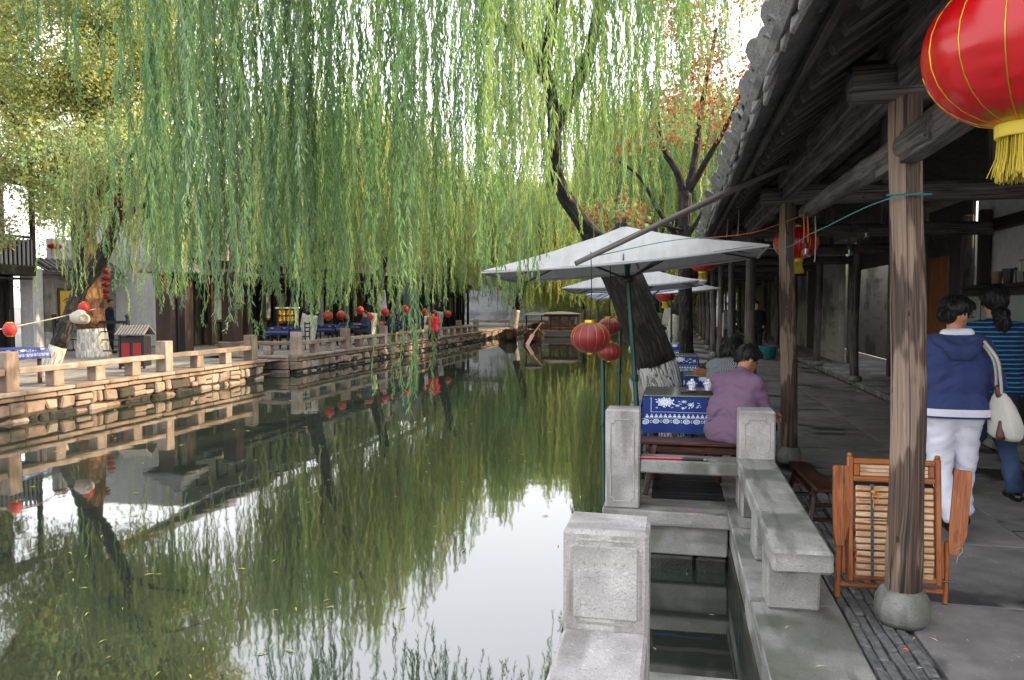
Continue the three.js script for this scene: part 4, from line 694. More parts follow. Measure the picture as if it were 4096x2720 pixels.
umbrella('large pale grey square parasol nearest, tilted over the blue tea table', [-0.29, 0, -7.12], [[-1.58, 1.88, -6.23], [0.73, 2.09, -6.52], [0.85, 2.11, -8.45], [-1.6, 1.86, -8.08]], [-0.48, 2.335, -7.3], [-0.29, 0, -7.12], { group: 'parasols over the bank tables' });
umbrella('second pale grey parasol, just beyond the leaning trunk', [-0.45, 0, -10.9], [[-1.46, 1.83, -10.0], [0.28, 1.92, -10.1], [0.32, 1.90, -11.9], [-1.46, 1.80, -11.8]], [-0.58, 2.17, -10.9], [-0.45, 0, -10.9], { group: 'parasols over the bank tables' });
umbrella('third pale parasol farther along the bank, near the forked tree', [-0.4, 0, -13.6], [[-1.45, 1.78, -12.8], [0.48, 2.0, -12.8], [0.5, 1.98, -14.4], [-1.45, 1.72, -14.5]], [-0.5, 2.2, -13.6], [-0.4, 0, -13.6], { group: 'parasols over the bank tables', cloth: canvasBlue });
umbrella('farthest pale parasol on the right bank beyond the forked tree', [-0.1, 0, -18.4], [[-1.2, 1.84, -17.5], [0.95, 1.98, -17.4], [1.0, 1.98, -19.4], [-1.2, 1.84, -19.4]], [-0.1, 2.24, -18.4], [-0.1, 0, -18.4], { group: 'parasols over the bank tables' });
{ // bamboo pole from the eave over the first parasol, lanterns on cords from it
  const a = at(575.5, 263.5, 5.95), b = at(745, 184, 6.3), c = at(788, 165, 6.4);
  tag(M('bamboo_pole', limb([a, a.clone().lerp(b, 0.5), b, c], [0.020, 0.024, 0.027, 0.028], { sides: 10, amp: 0.06, freq: 4, step: 0.15 }), timberPole(), scene), 'long grey wooden pole slanting from the eave across the first parasol', 'pole');
  function timberPole() { return timber([0.22, 0.20, 0.18], [0.42, 0.40, 0.37], [0.5, 0.48, 0.45], 541, { lift: 0.4, n: 128, m: 256, Vr: 0.7 }); }
}
for (const [p, top, label] of [[at(605.5, 409, 7.0), at(602.5, 345, 7.3), 'dark green metal post standing below the nearest canal lantern'], [at(618, 395, 9.6), at(620.5, 300, 9.6), 'slim dark green post behind the canal lanterns']]) {
  const g = thing('metal_post', label, 'post', [p.x, WATER - 0.3, p.z]); const T = V(top.x - p.x, top.y - WATER + 0.3, top.z - p.z);
  M('pole', rod(V(0, 0, 0), T, 0.021, 8), metalGreen, g); M('sleeve', lathe([[0.021, 0], [0.030, 0.004], [0.030, 0.05], [0.021, 0.054]], 10), metalGreen, g, T.clone().multiplyScalar(0.62).toArray());
}
// ---------------------------------------------------------------- lanterns
function lantern(name, label, p, R, { k = 0.72, ribs = 12, mat = silk, cap = 0.30, tassel = 0, cord = 0, group, category = 'lantern', hi = 40, turn = 0, bottomCap = 0.26, detail = true } = {}) {
  const t = thing(name, label, category, p, turn, group), Hh = R * k, n = 14, m = detail ? ribs * 4 : 16, a0 = Math.asin(bottomCap), a1 = Math.asin(cap), pos = [], uv = [], idx = [];
  const prof = (s) => { const th = lerp(-Math.PI / 2 + a0, Math.PI / 2 - a1, s); return [R * Math.pow(Math.cos(th), 0.92), Hh * Math.sin(th) * 1.03]; };
  for (let i = 0; i <= n; i++) { const [r, y] = prof(i / n); for (let j = 0; j <= m; j++) { const th = j / m * Math.PI * 2, lobe = 1 + (detail ? 0.022 * (Math.abs(Math.sin(th * ribs / 2)) - 0.6) : 0); pos.push(Math.cos(th) * r * lobe, y, Math.sin(th) * r * lobe); uv.push(j / m * 4, i / n); } }
  for (let i = 0; i < n; i++) for (let j = 0; j < m; j++) { const a = i * (m + 1) + j, b = a + m + 1; idx.push(a, b, a + 1, a + 1, b, b + 1); }
  const g = new THREE.BufferGeometry(); g.setAttribute('position', new THREE.Float32BufferAttribute(pos, 3)); g.setAttribute('uv', new THREE.Float32BufferAttribute(uv, 2)); g.setIndex(idx); g.computeVertexNormals();
  M('silk_body', g, mat, t);
  if (detail) for (let j = 0; j < ribs; j++) { const th = j / ribs * Math.PI * 2, pts = [], w = R * 0.009; for (let i = 0; i <= 12; i++) { const [r, y] = prof(i / 12); pts.push(V(Math.cos(th) * r * 0.99, y, Math.sin(th) * r * 0.99)); } M('rib', limb(pts, pts.map(() => w), { sides: 5 }), gold, t); }
  const [rt, yt] = prof(1), [rb, yb] = prof(0);
  M('top_ring', lathe([[rt * 0.98, -0.01], [rt * 1.08, 0], [rt * 1.05, R * 0.14], [rt * 0.8, R * 0.145], [0.001, R * 0.13]], detail ? 20 : 10), gold, t, [0, yt, 0]);
  M('bottom_ring', lathe([[0.001, -R * 0.10], [rb * 0.8, -R * 0.11], [rb * 1.02, -R * 0.10], [rb * 1.06, 0.0], [rb * 0.98, 0.01]], detail ? 20 : 10), gold, t, [0, yb, 0]);
  if (tassel) {
    const r = RNG(R * 9999 | 0), list = [], q = detail ? 330 : 10, y0 = yb - R * 0.10;
    for (let i = 0; i < q; i++) { const th = r() * 6.28, rad = rb * (0.55 + 0.42 * r()), x = Math.cos(th) * rad, z = Math.sin(th) * rad, L = tassel * (0.86 + 0.2 * r()), fl = 1.0 + 0.35 * r(); list.push(limb([V(x, y0, z), V(x * 1.05, y0 - L * 0.5, z * 1.05), V(x * fl + (r() - 0.5) * 0.012, y0 - L, z * fl + (r() - 0.5) * 0.012)], [R * 0.0065, R * 0.0065, R * 0.005].map((v) => detail ? v : v * 6), { sides: 3, cap: false })); }
    M('tassel', merge(list), tasselM, t);
    M('tassel_band', lathe([[rb * 0.98, 0.02], [rb * 1.12, 0.015], [rb * 1.10, -R * 0.08], [rb * 0.95, -R * 0.085]], 18), tasselM, t, [0, yb - R * 0.05, 0]);
  }
  if (cord) M('cord', limb([V(0.0, yt + R * 0.1, 0), V(0.006, yt + cord * 0.5, 0.004), V(0, yt + cord, 0)], [0.004, 0.004, 0.004], { sides: 5 }), wire, t);
  return t;
}
const silkBig = Phys({ map: tex(1024, (u, v) => { const b = fbm(u, v, 14, 10, 821, 4), band = smooth(0.15, 0.10, v) * smooth(0.47, 0.53, b + 0.06), low = smooth(0.07, 0.03, v); const red = mixc([0.78, 0.04, 0.07], [0.72, 0.03, 0.06], fbm(u, v, 8, 4, 831)); return mixc(mixc(red, [0.52, 0.36, 0.08], band * 0.9), [0.85, 0.68, 0.16], low * (0.5 + 0.5 * b)); }, true, 512), roughness: 0.30, sheen: 0.5, sheenColor: new THREE.Color(0xff5040), sheenRoughness: 0.4, transmission: 0.16, thickness: 0, bumpMap: grey(256, (u, v) => fbm(u, v, 4, 9, 841, 2), 1), bumpScale: 0.012 });
lantern('red_lantern', 'big glossy red silk lantern with gold ribs and yellow tassel hanging under the eave', [1.015, 2.365, -2.6], 0.28, { k: 0.80, ribs: 14, mat: silkBig, cap: 0.25, bottomCap: 0.22, tassel: 0.135, cord: 0.32, turn: 0.12 });
{
  const g = 'faded red lanterns over the canal';
  const L = (label, x, y, d, R, cord, turn) => lantern('red_lantern', label, at(x, y, d).toArray(), R, { k: 0.76, ribs: 14, mat: silkDull, cap: 0.30, bottomCap: 0.16, tassel: 0, cord, group: g, turn });
  L('faded red lantern with gold ribs, nearest over the canal below the first parasol', 590.5, 337.5, 6.1, 0.157, 0.56, 0.2);
  L('faded red lantern close behind the nearest canal lantern, hanging lower', 609.5, 351.5, 6.9, 0.110, 0.9, 0);
  L('faded red lantern just right of and behind the nearest canal lantern', 609, 326.5, 8.6, 0.125, 0.85, 0.3);
  L('faded red lantern partly hidden by the slim green post and trunk', 620.5, 323.5, 9.8, 0.13, 0.8, 0.5);
  L('faded red lantern farthest of the canal lanterns, beside the willow trunk', 628, 320, 11.4, 0.13, 0.8, 0.1);
  const h = 'bright red lanterns under the walkway roof';
  const U = (label, p, R) => lantern('red_lantern', label, p, R, { k: 0.74, ribs: 12, mat: silk, cap: 0.3, tassel: R * 0.55, cord: 0.5, group: h });
  U('red lantern behind the second log column', at(796, 243, 8.5).toArray(), 0.24);
  U('red lantern hanging above the first parasol edge beside the tree trunk', at(703, 261, 14).toArray(), 0.26);
  U('small far red lantern under the eave left of the forked tree', at(665, 294.5, 22).toArray(), 0.28);
  const f = 'plain red lanterns of the left bank', K = (name, label, x, y, d, R, o = {}) => lantern(name, label, at(x, y, d).toArray(), R, { mat: silkFar, detail: false, k: 0.8, group: f, ...o });
  K('red_lantern', 'red cylinder-like lantern on the wire at the left edge above the stone post', 10, 329.5, 14, 0.115, { k: 1.15, cord: 0.25, cap: 0.5, bottomCap: 0.5 });
  K('red_lantern', 'dark red lantern tied on the leaning willow of the left bank', 84, 307.5, 16.6, 0.115, { k: 1.0, cord: 0.2 });
  [[105, 297, 24], [105.5, 291, 24], [105.8, 284.6, 24], [106.2, 278, 24], [106.5, 271.5, 24]].forEach(([x, y, d], i) => K('red_lantern', ['lowest', 'fourth', 'middle', 'second', 'topmost'][i] + ' lantern in the vertical string of red lanterns before the white wall', x, y, d, 0.13, { k: 0.62, tassel: i ? 0 : 0.25, cord: 0.2 }));
  [[52, 246], [57, 246.5], [90, 248], [95, 247], [100, 246]].forEach(([x, y], i) => K('red_lantern', ['leftmost', 'second', 'third', 'fourth', 'rightmost'][i] + ' of five red lanterns in the row under the left trees', x, y, 24.5, 0.14, { k: 0.66, tassel: 0.22, cord: 0.3 }));
  const far = [[328, 315.5, 27], [341, 315, 29], [369, 317, 30], [385, 312, 32], [425, 312, 36], [434, 313.5, 37], [448, 314, 38], [382, 326, 31], [360, 310, 34], [405, 309, 35]];
  const far0 = K('red_lantern', 'leftmost of the small red lanterns along the restaurant eaves', ...far[0].slice(0, 2), far[0][2], 0.17, { k: 0.9, cord: 0.3, group: 'small red lanterns along the restaurant eaves' });
  const nth = ['second', 'third', 'fourth', 'fifth', 'sixth', 'seventh', 'eighth', 'ninth', 'rightmost']; [...far.slice(1)].sort((a, b) => a[0] - b[0]).forEach(([x, y, d], i) => copy(far0, 'red_lantern', at(x, y, d).toArray(), 0, nth[i] + ' from the left of the small red lanterns along the restaurant eaves'));
}
// ---------------------------------------------------------------- table, benches, tea sets, chair, stool
const clothTex = canvasTex(1024, 512, (g, w, h) => {   // indigo cloth with white resist print: flowers, line, scallops, rosettes
  g.fillStyle = '#1a3478'; g.fillRect(0, 0, w, h); const r = RNG(61);
  for (let i = 0; i < 3000; i++) { g.fillStyle = `rgba(${10 + r() * 30},${30 + r() * 35},${90 + r() * 60},.35)`; g.fillRect(r() * w, r() * h, 2, 7); }
  g.fillStyle = g.strokeStyle = '#dfe6f2'; g.lineWidth = 4;
  const peony = (x, y, R, n) => { for (let k = 0; k < n; k++) for (let i = 0; i < 9; i++) { const a = i / 9 * 6.28 + k * 0.35, q = R * (0.25 + 0.75 * k / n); g.beginPath(); g.ellipse(x + Math.cos(a) * q, y + Math.sin(a) * q * 0.8, R * 0.17, R * 0.10, a, 0, 6.28); g.fill(); } };
  peony(190, 70, 80, 4); peony(620, 40, 62, 4); peony(905, 80, 70, 4);
  for (const [x, y, q] of [[290, 110, 26], [345, 60, 30], [400, 95, 36], [450, 130, 14], [335, 135, 20], [480, 120, 10], [120, 140, 16], [720, 110, 20], [770, 80, 24]]) peony(x, y, q, 2);
  for (let i = 0; i < 26; i++) { g.beginPath(); g.ellipse(100 + r() * 380, 40 + r() * 110, 12, 4, r() * 3, 0, 6.28); g.fill(); }
  g.strokeRect(72, -20, w - 60, 212);
  for (let x = 40; x < w; x += 38) { g.beginPath(); g.arc(x, 246, 14, Math.PI, 0); g.lineTo(x + 14, 256); g.lineTo(x - 14, 256); g.fill(); g.beginPath(); g.arc(x, 222, 7, 0, 6.28); g.fill(); }
  g.fillRect(0, 262, w, 5);
  for (let x = 30; x < w; x += 84) { g.beginPath(); g.arc(x, 306, 29, 0, 6.28); g.fill(); g.fillStyle = '#1a3478'; for (let i = 0; i < 8; i++) { g.beginPath(); g.arc(x + Math.cos(i * 0.785) * 17, 306 + Math.sin(i * 0.785) * 17, 5, 0, 6.28); g.fill(); } g.beginPath(); g.arc(x, 306, 6, 0, 6.28); g.fill(); g.fillStyle = '#dfe6f2'; for (const d of [-1, 1]) { g.beginPath(); g.ellipse(x + 42, 306 + d * 12, 9, 4, d, 0, 6.28); g.fill(); } }
});
const clothM = Phys({ map: clothTex, roughness: 0.85, sheen: 0.2 });
function tablecloth(w, d, drop, u0 = 0) {   // top and four hanging sides with soft folds; uv runs round the sides
  const P = [[-w / 2, d / 2], [w / 2, d / 2], [w / 2, -d / 2], [-w / 2, -d / 2]], pos = [], uv = [], idx = [], n = 24, rows = 8; let s0 = u0;
  for (let k = 0; k < 4; k++) {
    const [x0, z0] = P[k], [x1, z1] = P[(k + 1) % 4], L = Math.hypot(x1 - x0, z1 - z0), nx = (z1 - z0) / -L, nz = (x1 - x0) / L, base = pos.length / 3;
    for (let j = 0; j <= rows; j++) for (let i = 0; i <= n; i++) { const t = i / n, q = j / rows, edge = Math.min(t, 1 - t), flare = (0.012 + 0.05 * Math.exp(-edge * 12)) * q + 0.010 * q * Math.sin(t * L * 21 + k), ox = nz * 0 + (z1 - z0 === 0 ? 0 : 0); pos.push(lerp(x0, x1, t) + (k === 1 ? flare : k === 3 ? -flare : 0), -drop * q * (1 + 0.05 * Math.exp(-edge * 14)), lerp(z0, z1, t) + (k === 0 ? flare : k === 2 ? -flare : 0)); uv.push(s0 + t * L * 0.92, 1 - 0.02 - q * 0.86); }
    for (let j = 0; j < rows; j++) for (let i = 0; i < n; i++) { const a = base + j * (n + 1) + i, b = a + n + 1; idx.push(a, b, a + 1, a + 1, b, b + 1); }
    s0 += L * 0.92;
  }
  const b = pos.length / 3; for (const [x, z] of P) { pos.push(x, 0.002, z); uv.push(x * 0.9, 0.06 + z * 0.05); } idx.push(b, b + 1, b + 2, b, b + 2, b + 3);
  const g = new THREE.BufferGeometry(); g.setAttribute('position', new THREE.Float32BufferAttribute(pos, 3)); g.setAttribute('uv', new THREE.Float32BufferAttribute(uv, 2)); g.setIndex(idx); g.computeVertexNormals(); return g;
}
function teaTable(label, x, z, w, d, { turn = 0, glass = true, group = 'tea tables under blue printed cloths', drop = 0.32, clothLabel, u0 = 0 } = {}) {
  const t = thing('tea_table', label, 'table', [x, 0, z], turn, group);
  M('table_top', box(w - 0.02, 0.03, d - 0.02), benchWood, t, [0, 0.735, 0]);
  for (const sx of [-1, 1]) for (const sz of [-1, 1]) M('leg', limb([[sx * (w / 2 - 0.09), 0, sz * (d / 2 - 0.09)], [sx * (w / 2 - 0.09), 0.74, sz * (d / 2 - 0.09)]], [0.03, 0.045], { sides: 10 }), benchWood, t);
  for (const sz of [-1, 1]) M('apron', box(w - 0.2, 0.08, 0.02), benchWood, t, [0, 0.65, sz * (d / 2 - 0.06)]);
  if (glass) M('glass_sheet', box(w - 0.01, 0.008, d - 0.01, { c: 0.002 }), Phys({ color: 0x8f958c, roughness: 0.12, ior: 1.5 }), t, [0, 0.778, 0]);
  const c = M('tablecloth', tablecloth(w + 0.012, d + 0.012, drop, u0), clothM, scene, [x, 0.772, z], [0, turn, 0]); tag(c, clothLabel, 'tablecloth', undefined);
  return t;
}
teaTable('tea table with grey glass top and reddish legs at which the woman in mauve sits', 0.10, -7.42, 0.76, 0.78, { clothLabel: 'indigo cloth printed with white flowers and rosettes on the nearest tea table', u0: 0.0 });
teaTable('second tea table behind the first, right of the painted willow trunk', 0.47, -9.45, 0.74, 0.7, { clothLabel: 'indigo printed cloth under the wooden tray beside the willow trunk', u0: 0.4 });
teaTable('third tea table before the white foot of the forked tree', -0.05, -13.0, 0.8, 0.75, { clothLabel: 'dark blue cloth on the table before the white foot of the forked tree', u0: 0.7 });
teaTable('fourth tea table beyond the forked tree on the right bank', -0.05, -16.9, 0.8, 0.75, { clothLabel: 'blue cloth on the table just beyond the forked tree', u0: 0.2 });
{ const b = thing('wooden_bench', 'long reddish wooden bench on which the woman in mauve sits', 'bench', [0.20, 0, -6.66]);
  M('seat', box(1.02, 0.035, 0.24, { c: 0.008 }), benchWood, b, [0, 0.425, 0]);
  for (const s of [-1, 1]) for (const q of [-1, 1]) M('leg', bar(V(s * 0.44, 0, q * 0.13), V(s * 0.36, 0.43, q * 0.07), 0.045, 0.045), benchWood, b);
  for (const q of [-1, 1]) M('rail', box(0.84, 0.06, 0.02), benchWood, b, [0, 0.355, q * 0.085]);
  for (const s of [-1, 1]) M('stretcher', box(0.03, 0.04, 0.22), benchWood, b, [s * 0.415, 0.16, 0]); }
function stool(label, x, z, turn, L, mat = stoolWood) {
  const b = thing('wooden_stool', label, 'bench', [x, 0, z], turn);
  M('seat', box(0.15, 0.03, L, { c: 0.007 }), mat, b, [0, 0.315, 0]);
  for (const s of [-1, 1]) { for (const q of [-1, 1]) M('leg', bar(V(q * 0.105, 0, s * (L / 2 - 0.05)), V(q * 0.05, 0.315, s * (L / 2 - 0.15)), 0.034, 0.034), mat, b); for (const y of [0.09, 0.19]) M('stretcher', box(0.16 + (0.19 - y) * 0.35, 0.028, 0.022), mat, b, [0, y, s * (L / 2 - 0.085 - y * 0.13)]); }
  for (const q of [-1, 1]) M('rail', bar(V(q * 0.055, 0.275, -L / 2 + 0.14), V(q * 0.055, 0.275, L / 2 - 0.14), 0.05, 0.014), mat, b);
  return b;
}
stool('narrow dark wooden stool bench on splayed legs between granite bench and log column', 1.0, -6.02, 0.05, 0.95);
stool('narrow wooden bench beyond the second log column', 0.75, -10.4, 0.1, 0.9, benchWood);
// covered tea cups, blue on white
const porcelain = Phys({ map: canvasTex(256, 128, (g, w, h) => { g.fillStyle = '#eef1f6'; g.fillRect(0, 0, w, h); g.fillStyle = '#2e48b0'; const r = RNG(88); g.fillRect(0, 18, w, 4); g.fillRect(0, 104, w, 3); for (let i = 0; i < 34; i++) { g.beginPath(); g.ellipse(r() * w, 40 + r() * 50, 4 + r() * 9, 3 + r() * 5, r() * 3, 0, 6.28); g.fill(); } }), roughness: 0.12, clearcoat: 0.6 }), white = Phys({ color: 0xe9ecf2, roughness: 0.15, clearcoat: 0.5 });
function gaiwan(label, x, z, y) {
  const t = thing('tea_cup', label, 'tea cup', [x, y, z]);
  M('saucer', lathe([[0.001, 0.004], [0.03, 0.003], [0.055, 0.013], [0.057, 0.016], [0.03, 0.008], [0.001, 0.008]], 24), porcelain, t);
  M('cup', lathe([[0.001, 0.009], [0.022, 0.009], [0.026, 0.02], [0.046, 0.062], [0.052, 0.072], [0.049, 0.071], [0.03, 0.03], [0.001, 0.02]], 24), porcelain, t);
  const lid = M('lid', lathe([[0.046, 0.070], [0.049, 0.073], [0.036, 0.092], [0.018, 0.100], [0.001, 0.102]], 24), porcelain, t);
  M('lid_knob', lathe([[0.012, 0.099], [0.016, 0.114], [0.013, 0.117], [0.001, 0.117]], 14), white, lid); return t;
}
tag(M('tea_tray', box(0.44, 0.016, 0.20, { c: 0.005 }), stoolWood, scene, [0.27, 0.788, -7.28]), 'dark wooden tray under the two covered tea cups', 'tray');
gaiwan('blue and white covered tea cup nearer the willow trunk on the tray', 0.155, -7.27, 0.804);
gaiwan('blue and white covered tea cup next to the woman in mauve', 0.300, -7.29, 0.804);
{ const t = thing('bamboo_tray', 'orange-brown slatted tea tray on the second tea table', 'tray', [0.42, 0.786, -9.32]);
  M('frame', box(0.40, 0.05, 0.26, { c: 0.006 }), honey, t); for (let i = 0; i < 8; i++) M('slat', box(0.38, 0.008, 0.022, { c: 0.002 }), honey, t, [0, 0.051, -0.105 + i * 0.03]);
  const pot = thing('teapot', 'dark brown clay teapot on the slatted tray', 'teapot', [0.38, 0.845, -9.3]); const clay = Std({ color: 0x2a1b14, roughness: 0.5 });
  M('body', lathe([[0.001, 0], [0.04, 0], [0.068, 0.03], [0.07, 0.05], [0.045, 0.08], [0.02, 0.088], [0.012, 0.10], [0.016, 0.11], [0.001, 0.115]], 18), clay, pot);
  M('spout', limb([[0.055, 0.03, 0], [0.09, 0.05, 0], [0.105, 0.08, 0]], [0.016, 0.011, 0.008], { sides: 8 }), clay, pot); M('handle', limb([[-0.06, 0.065, 0], [-0.1, 0.06, 0], [-0.1, 0.025, 0], [-0.06, 0.02, 0]], [0.007, 0.007, 0.007, 0.007], { sides: 6, step: 0.02 }), clay, pot);
  const cups = Std({ color: 0x2b1d15, roughness: 0.5 }); for (const [i, [x, z]] of [[0.08, 0.03], [0.12, -0.05]].entries()) tag(M('clay_cup', lathe([[0.001, 0], [0.018, 0], [0.03, 0.04], [0.027, 0.04], [0.001, 0.006]], 14), cups, scene, [0.42 + x, 0.845, -9.32 + z]), ['small brown clay cup at the front of the slatted tray', 'small brown clay cup at the back of the slatted tray'][i], 'cup'); }
{ // red and black telescopic rod on the cross rail
  const t = thing('fishing_rod', 'red and black rod with silver end lying on the stone rail of the platform', 'rod', [-0.27, 0.403, -6.10]);
  M('handle', rod(V(0, 0, 0), V(0.33, 0, 0.005), 0.011, 10), Phys({ color: 0xb0122a, roughness: 0.2, clearcoat: 0.8 }), t); M('grip', rod(V(0.33, 0, 0.005), V(0.49, 0, 0.008), 0.0115, 10), blackMetal, t); M('end_cap', rod(V(0.49, 0, 0.008), V(0.525, 0, 0.009), 0.0125, 10), metalGrey, t); M('ring', rod(V(0.1, 0, 0.001), V(0.112, 0, 0.001), 0.0115, 10), gold, t);
}
{ // folded bamboo deck chair against the first column
  const t = thing('folding_chair', 'folded honey-brown slatted deck chair leaning behind the first log column', 'folding chair', [1.165, 0, -4.42], 0.03); t.rotation.x = -0.10;
  const y0 = 0.10, y1 = 0.775, r = RNG(77);
  for (const s of [-1, 1]) { M('side_rail', box(0.030, y1 - y0, 0.035, { c: 0.006 }), honey, t, [s * 0.222, y0, 0]); M('rail_knob', lathe([[0.001, 0], [0.015, 0], [0.013, 0.016], [0.001, 0.02]], 10), honey, t, [s * 0.222, y1, 0]); }
  for (let i = 0; i < 14; i++) M('slat', box(0.392, 0.0255, 0.014, { c: 0.004, jit: 0.0012 }), slatMat[Math.floor(r() * 3)], t, [(r() - 0.5) * 0.006, 0.135 + i * 0.0352, 0.014 + (r() - 0.5) * 0.003]);
  for (let i = 0; i < 13; i++) M('back_slat', box(0.40, 0.024, 0.010, { c: 0.003 }), honey, t, [0, 0.153 + i * 0.0352, 0.0005]);
  for (const y of [0.112, 0.640, 0.735]) M('cross_rail', box(0.418, 0.030, 0.024, { c: 0.005 }), honey, t, [0, y, 0.004]);
  for (let i = 0; i < 3; i++) M('slat', box(0.345, 0.0185, 0.012, { c: 0.003 }), slatMat[i], t, [0, 0.672 + i * 0.0205, 0.008]);
  for (const s of [-1, 1]) M('panel_stile', box(0.03, 0.062, 0.02, { c: 0.004 }), honey, t, [s * 0.189, 0.672, 0.006]);
  for (const x of [-0.115, 0.135]) { const m = M('metal_strip', box(0.016, 0.50, 0.003, { c: 0.001 }), metalGrey, t, [x, 0.13, 0.0235]); for (let i = 0; i < 14; i++) M('screw', lathe([[0.001, 0.002], [0.0035, 0.001], [0.004, 0]], 8), blackMetal, m, [0, 0.02 + i * 0.0352, 0.0022], [Math.PI / 2, 0, 0]); }
  const arm = (w, h) => { const s = new THREE.Shape(); s.moveTo(-w / 2 + 0.012, 0); s.lineTo(w * 0.12, 0); s.quadraticCurveTo(w * 0.3, h * 0.12, w / 2, h * 0.25); s.lineTo(w / 2, h - 0.01); s.quadraticCurveTo(w / 2, h, w / 2 - 0.01, h); s.lineTo(-w / 2 + 0.01, h); s.quadraticCurveTo(-w / 2, h, -w / 2, h - 0.01); s.lineTo(-w / 2, h * 0.3); s.quadraticCurveTo(-w / 2, h * 0.1, -w / 2 + 0.012, 0); return uvBox(new THREE.ExtrudeGeometry(s, { depth: 0.018, bevelEnabled: true, bevelSize: 0.003, bevelThickness: 0.003, bevelSegments: 2, curveSegments: 4 })); };
  M('armrest', arm(0.075, 0.43), honey, t, [-0.272, 0.29, 0.0], [0, 0.1, 0.0]); M('armrest', arm(0.08, 0.45), honey, t, [0.312, 0.27, -0.01], [0, -0.25, -0.085]);
  for (const s of [-1, 1]) { M('leg', bar(V(s * 0.282 + (s > 0 ? -0.02 : 0), 0.0, -0.03), V(s * 0.275, 0.34, -0.02), 0.026, 0.03), honey, t); M('leg', bar(V(s * 0.25, 0.13, -0.03), V(s * 0.25, 0.32, -0.03), 0.022, 0.026), honey, t); }
  M('stretcher', bar(V(-0.28, 0.075, -0.03), V(0.262, 0.065, -0.03), 0.026, 0.022), honey, t);
  M('pivot_bolt', rod(V(0.2, 0.13, 0.01), V(0.30, 0.125, 0.0), 0.004, 6), metalGrey, t);
  M('yellow_string', merge([limb([[-0.113, 0.60, 0.03], [-0.10, 0.585, 0.036], [-0.115, 0.57, 0.034], [-0.108, 0.535, 0.032], [-0.112, 0.50, 0.03]], [0.003, 0.003, 0.003, 0.003, 0.003], { sides: 5, step: 0.01 }), limb([[-0.125, 0.59, 0.032], [-0.09, 0.595, 0.036], [-0.085, 0.56, 0.034], [-0.09, 0.535, 0.03]], [0.003, 0.003, 0.003, 0.003], { sides: 5, step: 0.01 }), blob([{ c: [-0.108, 0.588, 0.033], r: [0.012, 0.010, 0.008] }], 0.003, 0.004)]), Std({ color: 0xd08a20, roughness: 0.8 }), t);
  M('white_string', limb([[0.30, 0.30, 0.02], [0.325, 0.315, 0.03], [0.33, 0.295, 0.03], [0.31, 0.27, 0.03], [0.305, 0.23, 0.02]], [0.0025, 0.0025, 0.0025, 0.0025, 0.0025], { sides: 5, step: 0.01 }), rope, t);
}
{ // ropes, cords and bulbs under the eave
  const line = (name, label, pts, r, m, cat) => tag(M(name, limb(pts, pts.map(() => r), { sides: 6, step: 0.12 }), m, scene), label, cat);
  const knot = V(1.03, 2.12, -4.05), end = at(771, 248.5, 6.6);
  line('clothes_line', 'turquoise cord from the first log column to the corner of the first parasol', [V(1.14, 2.135, -4.03), knot, knot.clone().lerp(end, 0.5).add(V(0, -0.01, 0)), end, at(700, 238, 6.4), at(585, 258, 5.98)], 0.0032, cyanRope, 'rope');
  line('cord_loop', 'knot of turquoise cord round the first log column', Array.from({ length: 13 }, (_, i) => V(1.118 + 0.105 * Math.cos(i / 12 * 6.28 + 2), 2.135 + 0.008 * Math.sin(i), -4.14 + 0.105 * Math.sin(i / 12 * 6.28 + 2))), 0.0045, cyanRope, 'rope');
  line('orange_rope', 'orange cord looped from the tied-on log towards the first parasol', [at(806, 214, 6.7), at(785, 222, 6.7), at(752, 233, 6.6), at(700, 238.5, 6.5)], 0.0045, orangeCord, 'cord');
  for (const [i, [x, y0, y1, d]] of [[803.5, 215, 243, 6.7], [807.5, 216, 251, 6.7], [815, 216, 262, 6.9], [738, 196, 236, 8.8], [727, 205, 238, 9.6]].entries()) line('loose_string', ['orange string dangling left at the end of the tied-on log', 'orange string dangling right at the end of the tied-on log', 'grey string hanging beside the nearest bulb', 'twisted grey string hanging from the eave above the first parasol', 'thin grey string farther along the eave'][i], [at(x, y0, d), at(x + 0.8, (y0 + y1) / 2, d), at(x - 0.4, y1, d)], 0.006, i < 2 ? orangeCord : rope, 'string');
  const bulb = (label, p, cord) => { const t = thing('light_bulb', label, 'light bulb', p.toArray(), 0, 'unlit bare bulbs under the roof'); M('glass_bulb', lathe([[0.001, -0.075], [0.018, -0.072], [0.032, -0.055], [0.036, -0.035], [0.028, -0.01], [0.017, 0.012], [0.015, 0.02]], 18), glassM, t); M('socket', lathe([[0.001, 0.075], [0.012, 0.072], [0.02, 0.05], [0.021, 0.015], [0.016, 0.012], [0.001, 0.012]], 14), blackMetal, t); M('filament_stem', lathe([[0.005, -0.03], [0.008, 0.012]], 8), white, t); M('cord', limb([[0, 0.07, 0], [0.005, cord / 2, 0], [0, cord, 0]], [0.0035, 0.0035, 0.0035], { sides: 5 }), wire, t); };
  bulb('bare bulb hanging in front of the second red lantern', at(805.5, 250, 6.6), 0.45); bulb('bare bulb on a long cord deep under the roof', at(849, 251, 8.2), 0.55); bulb('bare bulb on a short cord beside the first column top', at(866, 234, 8.4), 0.35);
}
